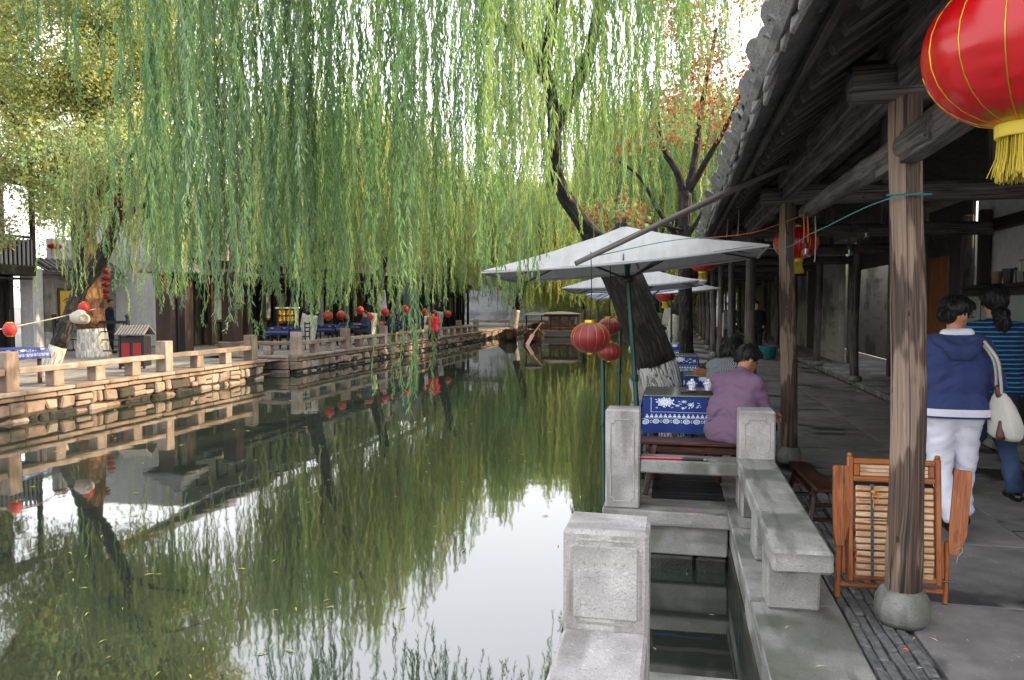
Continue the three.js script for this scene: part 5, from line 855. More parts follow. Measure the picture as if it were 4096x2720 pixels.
{ // cabinet with cups before the white wall
  const t = thing('cabinet', 'dark glazed cabinet against the white wall behind the striped woman', 'cabinet', [4.2, 0.10, -11.0]);
  M('carcass', box(0.42, 1.72, 2.2, { c: 0.01 }), blackWood, t); M('top', box(0.46, 0.05, 2.26, { c: 0.008 }), deckWood, t, [0, 1.72, 0]);
  for (let i = 0; i < 3; i++) { const d = M('glass_door', box(0.02, 0.5, 0.66, { c: 0.004 }), Phys({ color: 0x7c8a80, roughness: 0.1 }), t, [-0.215, 1.12, -0.72 + i * 0.72]); M('door_frame', box(0.03, 0.05, 0.7, { c: 0.004 }), deckWood, d, [-0.005, 0.5, 0]); }
  [['small grey cup', 0.14, 0.5], ['tall dark cup', 0.2, -0.1], ['tan cup', 0.18, -0.45]].forEach(([l, h, z], i) => tag(M('cup', lathe([[0.001, 0], [0.05, 0], [0.07, h], [0.062, h], [0.001, 0.02]], 14), Std({ color: [0x45484a, 0x303a38, 0x8a6a4a][i], roughness: 0.5 }), scene, [4.2, 1.87, -11 + z]), l + ' standing on the dark cabinet by the white wall', 'cup'));
}
{ // things deep in the walkway
  const c = thing('plastic_crate', 'dull teal plastic tub far along the walkway behind the second log column', 'tub', at(768, 360, 22.5).setY(0.03).toArray()); M('tub_body', lathe([[0.001, 0.01], [0.20, 0.01], [0.27, 0.36], [0.255, 0.36], [0.19, 0.03], [0.001, 0.03]], 20), Std({ color: 0x1f6a62, roughness: 0.4 }), c); M('rim', lathe([[0.255, 0.355], [0.285, 0.355], [0.285, 0.375], [0.255, 0.375]], 20), Std({ color: 0x2a8076, roughness: 0.4 }), c);
}
{ // leaves fallen on water and stone
  const r = RNG(4001), list = [], mats = lin(0.45, 0.42, 0.10);
  const leaf = (p, m, s) => { const a = r() * 6.28, d = V(Math.cos(a), 0, Math.sin(a)); const g = leafGeo([[p, d, V(-d.z, 0, d.x), s, s * 0.17, 0.1, 0.05]]); return g; };
  for (let i = 0; i < 170; i++) { const d = 4.2 + Math.pow(r(), 1.3) * 26, p = at(20 + r() * 560, 305, d); list.push(leaf(V(p.x, WATER + 0.004, p.z), 0, 0.045 + r() * 0.05)); }
  stuff(tag(M('fallen_leaves', merge(list.map((g) => g)), leafMat(mats, 0.1), scene), 'thin yellow willow leaves scattered on the canal water', 'leaves'));
  const l2 = []; for (let i = 0; i < 46; i++) { const onB = r() < 0.3; const x = onB ? lerp(0.5, 0.74, r()) : lerp(0.42, 1.6, r()), z = -2.2 - r() * 4.2; l2.push(leaf(V(x, onB && z < -3.9 && z > -6.2 ? 0.414 : 0.037, z), 0, 0.03 + r() * 0.03)); }
  for (let i = 0; i < 10; i++) l2.push(leaf(V(lerp(-0.4, 0.4, r()), i < 4 ? 0.006 : WATER + 0.004, i < 4 ? -6.2 - r() * 0.2 : lerp(-3.6, -6.0, r())), 0, 0.03 + r() * 0.02));
  stuff(tag(M('leaf_litter', merge(l2), leafMat(lin(0.5, 0.42, 0.26), 0.1), scene), 'pale dry leaves littering the kerb stones and walkway', 'leaves'));
  for (const [i, p] of [[0.1, -6.05, 0.003], [-0.02, -6.10, 0.003], [1.02, -3.72, 0.04]].entries()) tag(M('orange_peel', leafGeo([[V(p[0], p[2], p[1]), V(1, 0, 0.3).normalize(), V(-0.3, 0, 1).normalize(), 0.03, 0.02, 0.2, 0.1]]), Std({ color: 0xd85a10, roughness: 0.7 }), scene), ['orange scrap on the edge of the tea platform', 'second orange scrap at the front of the platform slab', 'orange scrap at the foot of the first log column'][i], 'scrap');
}
// ---------------------------------------------------------------- people
function creased(g, amp, fx = 9, fy = 22) {   // soft folds along the cloth
  const p = g.attributes.position, n = g.attributes.normal; for (let i = 0; i < p.count; i++) { const x = p.getX(i), y = p.getY(i), z = p.getZ(i), q = y + 0.55 * Math.abs(x) + 0.25 * z, k = amp * (N3(x * fx, q * fy, z * fx) + 0.55 * N3(x * fx * 2.2 + 7, q * fy * 1.7, z * fx * 2.2)); p.setXYZ(i, x + n.getX(i) * k, y + n.getY(i) * k * 0.4, z + n.getZ(i) * k); }
  g.computeVertexNormals(); return g;
}
function hand(w, dir, side, curl = 0.5, thumbOut = 1) {   // five fingers from a palm; w wrist, dir towards the finger tips, side towards the thumb
  const d = V(...dir).normalize(), s = V(...side); s.sub(d.clone().multiplyScalar(s.dot(d))).normalize(); const n = d.clone().cross(s), W0 = V(...w), A = (v) => v.toArray(), parts = [];
  const palm = W0.clone().addScaledVector(d, 0.045); parts.push({ a: A(W0), b: A(W0.clone().addScaledVector(d, 0.03)), ra: 0.022, rb: 0.026 });
  for (let i = 0; i < 4; i++) {
    const off = (1.5 - i) * 0.0185, k = W0.clone().addScaledVector(d, 0.08 - Math.abs(i - 1) * 0.004).addScaledVector(s, off), L = [0.036, 0.041, 0.038, 0.030][i];
    parts.push({ a: A(W0.clone().addScaledVector(d, 0.02).addScaledVector(s, off * 0.7)), b: A(k), ra: 0.013, rb: 0.011 });
    let p = k, ang = 0; for (let j = 0; j < 3; j++) { ang += curl * (j ? 0.8 : 0.5); const q = p.clone().addScaledVector(d, Math.cos(ang) * L * (1 - j * 0.22)).addScaledVector(n, Math.sin(ang) * L * (1 - j * 0.22)); parts.push({ a: A(p), b: A(q), ra: 0.0092 - j * 0.0008, rb: 0.0086 - j * 0.0009 }); p = q; }
  }
  const t0 = W0.clone().addScaledVector(d, 0.022).addScaledVector(s, 0.024), t1 = t0.clone().addScaledVector(d, 0.032).addScaledVector(s, 0.022 * thumbOut).addScaledVector(n, 0.008), t2 = t1.clone().addScaledVector(d, 0.030).addScaledVector(s, 0.004).addScaledVector(n, 0.01);
  parts.push({ a: A(t0), b: A(t1), ra: 0.012, rb: 0.010 }, { a: A(t1), b: A(t2), ra: 0.0098, rb: 0.008 });
  return blob(parts, 0.0042, 0.006);
}
function headParts(c, yaw = 0, nod = 0, s = 1) {   // facing -z before yaw
  const q = new THREE.Quaternion().setFromEuler(new THREE.Euler(-nod, -yaw, 0, 'YXZ')), P = (x, y, z) => V(x, y, z).multiplyScalar(s).applyQuaternion(q).add(V(...c)).toArray();
  return { P, q, parts: [{ c: P(0, 0.02, 0.01), r: [0.076 * s, 0.098 * s, 0.09 * s] }, { a: P(0, -0.015, -0.035), b: P(0, -0.075, -0.055), ra: 0.058 * s, rb: 0.032 * s }, { a: P(0, 0.005, -0.088), b: P(0, -0.022, -0.107), ra: 0.009 * s, rb: 0.014 * s }, { a: P(-0.02, -0.052, -0.086), b: P(0.02, -0.052, -0.086), ra: 0.009 * s, rb: 0.009 * s }, { c: P(0.077, 0.0, 0.008), r: [0.012 * s, 0.030 * s, 0.020 * s] }, { c: P(-0.077, 0.0, 0.008), r: [0.012 * s, 0.030 * s, 0.020 * s] }] };
}
// joints in metres, figure facing -z at its own origin; clothes are surfaces a little outside the body
function person(label, p, turn, J, o = {}) {
  const t = thing('person', label, 'person', p, turn, o.group), cell = o.cell ?? 0.014, L = (a, b, ra, rb) => ({ a, b, ra, rb }), g = o.girth ?? 1;
  const { hip, chest, neck, head, sh, el, wr, hp, kn, an } = J; const H = headParts(head, o.yaw ?? 0, o.nod ?? 0, o.headScale ?? 1);
  const limbPts = [0, 1].flatMap((i) => [L(sh[i], el[i], 0.042, 0.034), L(el[i], wr[i], 0.034, 0.024), L(hp[i], kn[i], 0.07 * g, 0.05), L(kn[i], an[i], 0.048, 0.034)]);
  const mid = [(hip[0] + chest[0]) / 2, (hip[1] + chest[1]) / 2, (hip[2] + chest[2]) / 2];
  const torso = (e) => [...[-1, 1].map((q) => L([hip[0] + q * 0.085 * g, hip[1] - 0.02, hip[2]], [chest[0] + q * 0.095 * g, chest[1] - 0.05, chest[2]], 0.095 * g + e, 0.098 * g + e)), L(hp[0], hp[1], 0.115 * g + e, 0.115 * g + e), L([mid[0] - 0.06, mid[1], mid[2]], [mid[0] + 0.06, mid[1], mid[2]], 0.10 * g + e, 0.10 * g + e), L(sh[0].map((v, i) => lerp(v, chest[i], 0.45)), sh[1].map((v, i) => lerp(v, chest[i], 0.45)), 0.098 * g + e, 0.098 * g + e), L(sh[0], sh[1], 0.052 + e, 0.052 + e), L(hip, chest, 0.10 * g + e, 0.11 * g + e)];
  const bodyGeos = [blob([...H.parts, L(neck, head, 0.052, 0.05), L(chest, neck, 0.07, 0.055), ...torso(-0.02), ...limbPts], cell, 0.022)];
  if (!o.coarse) for (const i of [0, 1]) { const d = wr[i].map((v, k) => v - el[i][k]); bodyGeos.push(hand(wr[i], o.handDir?.[i] ?? d, o.thumb?.[i] ?? [i ? -0.3 : 0.3, 0, -1], o.curl ?? 0.45)); }
  else for (const i of [0, 1]) bodyGeos.push(blob([L(wr[i], wr[i].map((v, k) => v + (v - el[i][k]) * 0.35), 0.03, 0.022)], 0.012, 0.01));
  M('body', merge(bodyGeos), o.skin ?? skinM, t);
  const e = 0.016;
  const jacket = [...torso(e), L(chest, neck, 0.085, o.collar ?? 0.06)]; for (const i of [0, 1]) jacket.push(L(sh[i], el[i], 0.066 * (o.sleeve ?? 1), 0.055 * (o.sleeve ?? 1)), L(el[i], wr[i].map((v, k) => lerp(el[i][k], v, o.cuff ?? 0.95)), 0.054 * (o.sleeve ?? 1), 0.040 * (o.sleeve ?? 1)));
  if (o.hood) jacket.push(...o.hood); if (o.hem) jacket.push(...o.hem);
  const jack = M('jacket', creased(blob(jacket, cell, 0.03, o.carveTop), 0.012), o.top, t);
  M('trousers', creased(blob([L(hp[0], hp[1], 0.118 * g, 0.118 * g), ...[0, 1].flatMap((i) => [L(hp[i], kn[i], 0.098 * g, 0.078 * (o.legFat ?? 1)), L(kn[i], an[i].map((v, k) => v + [0, 0.02, 0][k]), 0.074 * (o.legFat ?? 1), 0.066 * (o.legFat ?? 1))])], cell, 0.028), 0.013, 8, 15), o.bottom, t);
  for (const i of [0, 1]) { const d = V(...(o.toe?.[i] ?? [0, 0, -1])), a = V(...an[i]); M('shoe', blob([{ a: a.clone().addScaledVector(d, -0.05).setY(an[i][1] - 0.045).toArray(), b: a.clone().addScaledVector(d, 0.14).setY(an[i][1] - 0.055).toArray(), ra: 0.038, rb: 0.034 }, { a: an[i], b: a.clone().setY(an[i][1] - 0.04).toArray(), ra: 0.045, rb: 0.042 }], 0.012, 0.02), o.shoe ?? shoeM, t); }
  const hair = (o.hair ?? [[0, 0.045, 0.022, 0.092, 0.098, 0.098]]).map(([x, y, z, a, b, c]) => ({ c: H.P(x, y, z), r: [a, b, c] }));
  M('hair', blob(hair, o.coarse ? 0.014 : 0.009, 0.02, (f, x, y, z) => { const v = V(x, y, z).sub(V(...head)).applyQuaternion(H.q.clone().invert()); const face = Math.max(v.y - 0.055, -(v.z + 0.055)); const cut = Math.min(0.075 - 0.0 * v.y - (-v.z), 1); return Math.max(f + 0.004 * N3(x * 60, y * 22, z * 60), -Math.max(v.z + 0.045 + (v.y > 0.06 ? 0.05 : 0), v.y - 0.075)); }), o.hairMat ?? hairM, t);
  if (!o.coarse) {   // locks of hair lying over the head
    const r = RNG(Math.round(p[0] * 1000) + 77), locks = [];
    for (const e of hair) for (let i = 0; i < 70; i++) { const u = V(r() - 0.5, r() * 0.95 - 0.35, r() - 0.5).normalize(), c = V(...e.c), R = V(...e.r), q0 = u.clone().multiply(R), pt = (t) => { const a = u.clone().add(V((u.x * 0.35 + (r() - 0.5) * 0.1) * t, -0.75 * t, u.z * 0.35 * t)).normalize().multiply(R).multiplyScalar(1.035 + 0.02 * t); return a.add(c); };
      const l = pt(0), lv = V(...l).sub(V(...head)).applyQuaternion(H.q.clone().invert()); if (lv.z < -0.045 && lv.y < 0.07) continue; locks.push(limb([l, pt(0.35), pt(0.75)], [0.004, 0.0065, 0.0018], { sides: 4, cap: false })); }
    M('hair_locks', merge(locks), o.hairMat ?? hairM, t);
  }
  const eyeM = blackMetal; for (const s of [-1, 1]) M('eye', new THREE.SphereGeometry(0.009, 8, 6), eyeM, t, H.P(s * 0.03, 0.008, -0.083));
  M('mouth', new THREE.SphereGeometry(0.01, 8, 4).scale(2, 0.5, 0.6), Std({ color: 0x7a3a34, roughness: 0.6 }), t, H.P(0, -0.05, -0.094));
  return { t, H, jack };
}
const blueCloth = fabric(0x2b3763), whiteCloth = fabric(0xd4d3df), mauve = fabric(0x71586f), jeans = Std({ map: rep(tex(256, (u, v) => mixc([0.09, 0.13, 0.24], [0.30, 0.40, 0.55], smooth(0.55, 0.8, fbm(u, v, 3, 3, 851)) * 0.7)), 1), roughness: 0.9 }), darkCloth = fabric(0x14161c), navy = fabric(0x151b2c);
const stripes = Phys({ map: rep(canvasTex(64, 256, (g, w, h) => { g.fillStyle = '#161b33'; g.fillRect(0, 0, w, h); g.fillStyle = '#1f7fb4'; for (let i = 0; i < 8; i++) g.fillRect(0, i * 32, w, 9); }), 1, 3.4), roughness: 0.9, bumpMap: clothBump, bumpScale: 0.004 });
const printCloth = Phys({ map: rep(canvasTex(128, 128, (g, w, h) => { g.fillStyle = '#17171c'; g.fillRect(0, 0, w, h); g.strokeStyle = '#c8ccd6'; g.lineWidth = 5; for (let i = -8; i < 16; i++) { g.beginPath(); for (let y = 0; y <= h; y += 8) g.lineTo(i * 16 + 8 * Math.sin(y / 8), y); g.stroke(); } }), 7), roughness: 0.9 });
{ // woman in blue, seen from behind, head turned to the right
  const J = { hip: [0, 0.86, 0], chest: [0, 1.22, 0.01], neck: [0, 1.36, -0.015], head: [0.015, 1.495, -0.035], sh: [[0.165, 1.285, 0.0], [-0.165, 1.285, 0.0]], el: [[0.265, 1.04, 0.02], [-0.235, 1.03, 0.03]], wr: [[0.20, 1.0, -0.20], [-0.225, 0.80, -0.03]], hp: [[0.085, 0.83, 0], [-0.085, 0.83, 0]], kn: [[0.10, 0.46, -0.05], [-0.07, 0.46, 0.0]], an: [[0.115, 0.10, -0.10], [-0.035, 0.10, 0.14]] };
  const { t, H, jack } = person('woman in a blue hooded jacket and white trousers walking away under the roof', [1.895, 0.03, -5.86], 0.0, J, {
    yaw: 0.95, nod: 0.22, top: blueCloth, bottom: whiteCloth, girth: 1.08, sleeve: 1.08, cell: 0.011, cuff: 0.9, legFat: 0.9, headScale: 0.98,
    hair: [[0, 0.055, 0.02, 0.098, 0.095, 0.10], [0, 0.0, 0.06, 0.082, 0.07, 0.055], [0.0, 0.11, 0.0, 0.06, 0.04, 0.07], [0.05, 0.07, -0.04, 0.045, 0.05, 0.05], [-0.05, 0.07, -0.04, 0.045, 0.05, 0.05]],
    hood: [ { a: [-0.13, 1.33, 0.03], b: [-0.10, 1.32, 0.08], ra: 0.03, rb: 0.04 }, { a: [0.13, 1.33, 0.03], b: [0.10, 1.32, 0.08], ra: 0.03, rb: 0.04 }],
    hem: [{ a: [-0.085, 0.86, 0.01], b: [0.085, 0.86, 0.01], ra: 0.136, rb: 0.136 }], carveTop: (f, x, y, z) => Math.max(f, Math.abs(x) < 0.2 ? 0.83 - y : -1),
    handDir: [[-0.4, -0.1, -1], [0, -1, -0.1]], thumb: [[0, 1, 0], [0.3, 0, -1]], toe: [[0.1, 0, -1], [-0.05, 0, -1]],
  });
  M('hood', creased(blob([{ a: [-0.135, 1.325, 0.09], b: [-0.06, 1.265, 0.145], ra: 0.034, rb: 0.040 }, { a: [0.135, 1.325, 0.09], b: [0.06, 1.265, 0.145], ra: 0.034, rb: 0.040 }, { a: [-0.06, 1.265, 0.145], b: [0.06, 1.265, 0.145], ra: 0.042, rb: 0.042 }, { a: [-0.045, 1.225, 0.14], b: [0.045, 1.225, 0.14], ra: 0.036, rb: 0.036 }, { a: [-0.11, 1.335, 0.06], b: [0.11, 1.335, 0.06], ra: 0.035, rb: 0.035 }, { a: [-0.14, 1.34, 0.06], b: [-0.115, 1.345, -0.03], ra: 0.032, rb: 0.028 }, { a: [0.14, 1.34, 0.06], b: [0.115, 1.345, -0.03], ra: 0.032, rb: 0.028 }], 0.009, 0.022), 0.006, 14, 20), blueCloth, jack);
  const boxy = (g, rx, rz) => { const p = g.attributes.position; for (let i = 0; i < p.count; i++) { const a = p.getX(i) / rx, b = p.getZ(i) / rz, l = Math.hypot(a, b), f = (v) => Math.sign(v) * Math.pow(Math.abs(v / l), 0.74) * l; p.setX(i, f(a) * rx); p.setZ(i, f(b) * rz); } g.computeVertexNormals(); return g; };
  const ring = (y, rx, rz, h, m, name, dz = 0.01) => M(name, boxy(lathe([[1, -h / 2], [1.015, -h / 2], [1.015, h / 2], [1, h / 2]], 48).scale(rx, 1, rz), rx, rz), m, jack, [0, y, dz]);
  ring(0.838, 0.243, 0.164, 0.05, whiteCloth, 'white_hem_band'); ring(0.806, 0.241, 0.162, 0.014, blueCloth, 'hem_edge');
  M('white_collar', blob([{ a: [-0.075, 1.37, 0.045], b: [0.075, 1.375, 0.04], ra: 0.036, rb: 0.036 }, { a: [-0.085, 1.35, 0.0], b: [-0.04, 1.375, -0.05], ra: 0.03, rb: 0.025 }, { a: [0.085, 1.35, 0.0], b: [0.06, 1.37, -0.05], ra: 0.03, rb: 0.025 }], 0.009, 0.02), whiteCloth, t);
  const red = Phys({ color: 0x8e1420, roughness: 0.2 }); M('spectacles', merge([rod(V(...H.P(0.082, 0.015, 0.0)), V(...H.P(0.07, 0.012, -0.095)), 0.004, 6), rod(V(...H.P(0.07, 0.012, -0.095)), V(...H.P(0.012, 0.010, -0.108)), 0.004, 6), rod(V(...H.P(-0.082, 0.015, 0.0)), V(...H.P(-0.07, 0.012, -0.095)), 0.004, 6)]), red, t);
  M('watch', lathe([[0.036, -0.012], [0.041, -0.010], [0.041, 0.010], [0.036, 0.012]], 16), blackMetal, t, [-0.225, 0.835, -0.022]);
  const b = thing('shoulder_bag', 'white cloth shoulder bag with brown trim carried by the woman in blue', 'bag', [2.12, 0.03, -5.70], 0.25), bagM = fabric(0xb9b6ad);
  { const sec = [[0.985, 0.012, 0.045], [0.955, 0.028, 0.075], [0.90, 0.045, 0.105], [0.83, 0.058, 0.125], [0.76, 0.066, 0.138], [0.70, 0.062, 0.135], [0.672, 0.04, 0.11], [0.665, 0.002, 0.01]], pos = [], idx = [], q = 28, uv = [];
    sec.forEach(([y, rx, rz], i) => { for (let j = 0; j <= q; j++) { const a = j / q * 6.2832, c = Math.sign(Math.cos(a)) * Math.pow(Math.abs(Math.cos(a)), 0.7), d = Math.sign(Math.sin(a)) * Math.pow(Math.abs(Math.sin(a)), 0.7), f = 1 + 0.10 * N3(Math.cos(a) * 2.2, y * 13, Math.sin(a) * 2.2); pos.push(0.012 + (0.985 - y) * 0.12 + c * rx * f, y, d * rz * f + (0.985 - y) * 0.05); uv.push(j / q, y); } });
    for (let i = 0; i < sec.length - 1; i++) for (let j = 0; j < q; j++) { const a = i * (q + 1) + j, b2 = a + q + 1; idx.push(a, a + 1, b2, a + 1, b2 + 1, b2); }
    const g = new THREE.BufferGeometry(); g.setAttribute('position', new THREE.Float32BufferAttribute(pos, 3)); g.setAttribute('uv', new THREE.Float32BufferAttribute(uv, 2)); g.setIndex(idx); g.computeVertexNormals(); M('bag_body', g, bagM, b); }
  for (const s of [-1, 1]) M('strap', limb([[-0.075, 1.325, s * 0.02 - 0.07], [-0.05, 1.21, s * 0.02 + 0.03], [-0.02, 1.10, s * 0.02 + 0.02], [-0.0, 0.98, s * 0.03]], [0.011, 0.011, 0.010, 0.009], { sides: 6, step: 0.04 }), bagM, b);
  const br = Std({ color: 0x4a2410, roughness: 0.45 }); M('leather_knot', blob([{ a: [-0.005, 1.015, 0], b: [0.005, 0.97, 0.01], ra: 0.024, rb: 0.028 }], 0.008, 0.01), br, b); M('leather_base', blob([{ a: [-0.02, 0.70, 0.06], b: [-0.015, 0.79, 0.06], ra: 0.03, rb: 0.02 }], 0.008, 0.01), br, b);
}
{ // woman in a striped top beyond her, at the edge
  const J = { hip: [0, 0.92, 0], chest: [0, 1.29, 0.0], neck: [0, 1.44, -0.01], head: [0.0, 1.595, -0.03], sh: [[0.18, 1.36, 0], [-0.18, 1.36, 0]], el: [[0.25, 1.08, 0.0], [-0.27, 1.10, -0.05]], wr: [[0.22, 0.86, -0.1], [-0.20, 1.05, -0.27]], hp: [[0.09, 0.89, 0], [-0.09, 0.89, 0]], kn: [[0.10, 0.49, 0.0], [-0.08, 0.49, -0.12]], an: [[0.10, 0.10, 0.20], [-0.13, 0.10, -0.25]] };
  const { t, H } = person('woman in a navy and blue striped top and jeans with a dark ponytail', [2.54, 0.03, -6.95], 0.05, J, { top: stripes, bottom: jeans, cell: 0.013, yaw: -0.1, hair: [[0, 0.04, 0.018, 0.10, 0.108, 0.105], [0, 0.0, 0.06, 0.085, 0.08, 0.06], [0, -0.10, 0.11, 0.065, 0.06, 0.05], [0.01, -0.18, 0.12, 0.06, 0.075, 0.045]], hem: [{ a: [-0.1, 0.93, 0], b: [0.1, 0.93, 0], ra: 0.135, rb: 0.135 }], carveTop: (f, x, y) => Math.max(f, Math.abs(x) < 0.19 ? 0.87 - y : -1) });
}
{ // woman in mauve on the bench: back to us, bent over, turned to the right
  const J = { hip: [0, 0.55, 0], chest: [0.0, 0.87, -0.10], neck: [0, 0.985, -0.17], head: [0.0, 1.095, -0.255], sh: [[0.175, 0.915, -0.10], [-0.175, 0.915, -0.10]], el: [[0.225, 0.66, -0.20], [-0.21, 0.66, -0.22]], wr: [[0.16, 0.62, -0.42], [-0.10, 0.66, -0.44]], hp: [[0.095, 0.535, 0], [-0.095, 0.535, 0]], kn: [[0.12, 0.51, -0.41], [-0.10, 0.51, -0.41]], an: [[0.12, 0.10, -0.34], [-0.10, 0.10, -0.36]] };
  const { t } = person('woman in a mauve jacket sitting bent forward on the wooden bench', [0.46, 0.03, -6.72], -0.62, J, { top: mauve, bottom: navy, girth: 0.98, sleeve: 1.05, yaw: 0.5, nod: 0.45, cell: 0.012, collar: 0.062, curl: 0.9,
    hair: [[0, 0.05, 0.015, 0.096, 0.092, 0.10], [0, 0.0, 0.055, 0.08, 0.06, 0.05], [0.055, 0.06, -0.045, 0.04, 0.045, 0.05], [-0.055, 0.06, -0.045, 0.04, 0.045, 0.05]], hem: [{ a: [-0.095, 0.48, 0.025], b: [0.095, 0.48, 0.025], ra: 0.115, rb: 0.115 }, { a: [-0.09, 0.70, -0.02], b: [0.09, 0.70, -0.02], ra: 0.13, rb: 0.13 }], carveTop: (f, x, y, z) => Math.max(f, 0.415 - y), shoe: Std({ color: 0xa08478, roughness: 0.6 }) });
}
{ const J = { hip: [0, 0.55, 0], chest: [0, 0.90, -0.08], neck: [0, 1.02, -0.13], head: [0, 1.14, -0.19], sh: [[0.17, 0.95, -0.08], [-0.17, 0.95, -0.08]], el: [[0.24, 0.72, -0.20], [-0.23, 0.72, -0.22]], wr: [[0.10, 0.80, -0.42], [-0.10, 0.80, -0.42]], hp: [[0.09, 0.535, 0], [-0.09, 0.535, 0]], kn: [[0.11, 0.52, -0.40], [-0.10, 0.52, -0.40]], an: [[0.11, 0.10, -0.36], [-0.10, 0.10, -0.36]] };
  person('woman with long dark hair in black and white print, seated behind the woman in mauve', [0.50, 0, -8.25], -0.5, J, { top: printCloth, bottom: darkCloth, yaw: 0.3, nod: 0.35, cell: 0.014, hair: [[0, 0.045, 0.02, 0.104, 0.104, 0.108], [0, -0.05, 0.06, 0.09, 0.11, 0.06], [0.06, -0.06, 0.02, 0.04, 0.11, 0.05], [-0.06, -0.06, 0.02, 0.04, 0.11, 0.05]] });
  const q = thing('wooden_stool', 'square wooden stool under the woman in black and white print', 'stool', [0.50, 0, -8.2], 0.3); M('seat', box(0.32, 0.03, 0.30), stoolWood, q, [0, 0.40, 0]); for (const a of [-1, 1]) for (const b of [-1, 1]) M('leg', bar(V(a * 0.15, 0, b * 0.14), V(a * 0.11, 0.4, b * 0.1), 0.035, 0.035), stoolWood, q);
}
const standing = (s = 1, dx = 0) => ({ hip: [0, 0.90, 0], chest: [0, 1.28, 0.01], neck: [0, 1.44, -0.01], head: [0, 1.585, -0.025], sh: [[0.185, 1.36, 0], [-0.185, 1.36, 0]], el: [[0.26, 1.10, 0.03], [-0.26, 1.10, 0.03]], wr: [[0.18, 0.98, -0.16], [-0.18, 0.98, -0.16]], hp: [[0.09, 0.87, 0], [-0.09, 0.87, 0]], kn: [[0.10, 0.48, -0.04], [-0.10, 0.48, 0.02]], an: [[0.11, 0.10, -0.03 + dx], [-0.11, 0.10, 0.06 - dx]] });
person('guard in dark uniform and white gloves leaning at the black lattice fence', at(111, 357, 24.2).setY(LEFT).toArray(), -1.05, standing(), { coarse: true, cell: 0.022, top: navy, bottom: darkCloth, yaw: 0.7, hair: [[0, 0.05, 0.02, 0.09, 0.085, 0.095]] });
person('person in grey shirt far down the walkway beyond the log columns', [1.75, 0, -26.5], 0.2, standing(1, 0.1), { coarse: true, cell: 0.024, top: fabric(0x55555c), bottom: darkCloth, hair: [[0, 0.05, 0.02, 0.09, 0.09, 0.095]] });
person('person in black coat with a shoulder bag far down the walkway', [2.35, 0, -24.0], 3.3, standing(1, 0.1), { coarse: true, cell: 0.024, top: darkCloth, bottom: darkCloth, girth: 1.15, hair: [[0, 0.04, 0.02, 0.1, 0.1, 0.1]] });
const seated = () => ({ hip: [0, 0.52, 0], chest: [0, 0.90, 0], neck: [0, 1.04, -0.02], head: [0, 1.18, -0.05], sh: [[0.18, 0.97, 0], [-0.18, 0.97, 0]], el: [[0.25, 0.74, -0.1], [-0.25, 0.74, -0.1]], wr: [[0.12, 0.78, -0.32], [-0.12, 0.78, -0.32]], hp: [[0.09, 0.50, 0], [-0.09, 0.50, 0]], kn: [[0.11, 0.49, -0.4], [-0.11, 0.49, -0.4]], an: [[0.11, 0.10, -0.38], [-0.11, 0.10, -0.38]] });
[['diner in a red top at the left bank tea tables', 433, 32, 0xa51f22, 0.4], ['diner in a white shirt at the left bank tea tables', 428, 33.5, 0xc8c8c8, -0.6], ['diner in a dark top at the far left bank tables, partly behind willow leaves', 392, 31, 0x20242c, 1.4], ['diner in dark blue by the restaurant front of the left bank', 366, 29.5, 0x26304a, 2.6]].forEach(([l, x, d, c, turn]) => { const p = at(x, 322, d); person(l, [p.x, LEFT, p.z], turn, seated(), { coarse: true, cell: 0.028, top: fabric(c), bottom: darkCloth, hair: [[0, 0.045, 0.02, 0.09, 0.09, 0.095]] }); });
// ---------------------------------------------------------------- left bank: houses, fence, tables, bin; boats at the end of the canal
const slatRow = (parent, name, n, f, mat) => { for (let i = 0; i < n; i++) { const [g, p, r] = f(i); M(name, g, mat, parent, p, r); } };
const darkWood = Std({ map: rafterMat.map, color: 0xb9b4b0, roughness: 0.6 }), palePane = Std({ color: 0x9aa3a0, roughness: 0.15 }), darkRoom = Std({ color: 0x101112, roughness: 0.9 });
function tiledRoof(parent, w, d, x, y, z, pitch, turn = 0, rows = 0) {   // slope falling towards +x, ridge along z
  const r = M('roof', moved(box(w / Math.cos(pitch), 0.10, d, { c: 0.02 }), x, y, z, 0, 0, -pitch), tileMat, parent);
  const list = [], n = Math.floor(d / 0.26); for (let i = 0; i < n; i++) list.push(moved(new THREE.CylinderGeometry(0.065, 0.065, w / Math.cos(pitch), 6, 1, false, 0, Math.PI).rotateZ(Math.PI / 2).rotateX(-Math.PI / 2), x, y + 0.09, z - d / 2 + 0.15 + i * 0.26, 0, 0, -pitch).toNonIndexed());
  stuff(M('tile_rows', merge(list), tileMat, r)); M('ridge', moved(box(0.25, 0.22, d, { c: 0.03 }), x - w / 2, y + Math.tan(pitch) * w / 2 + 0.1, z), tileMat, r); return r;
}
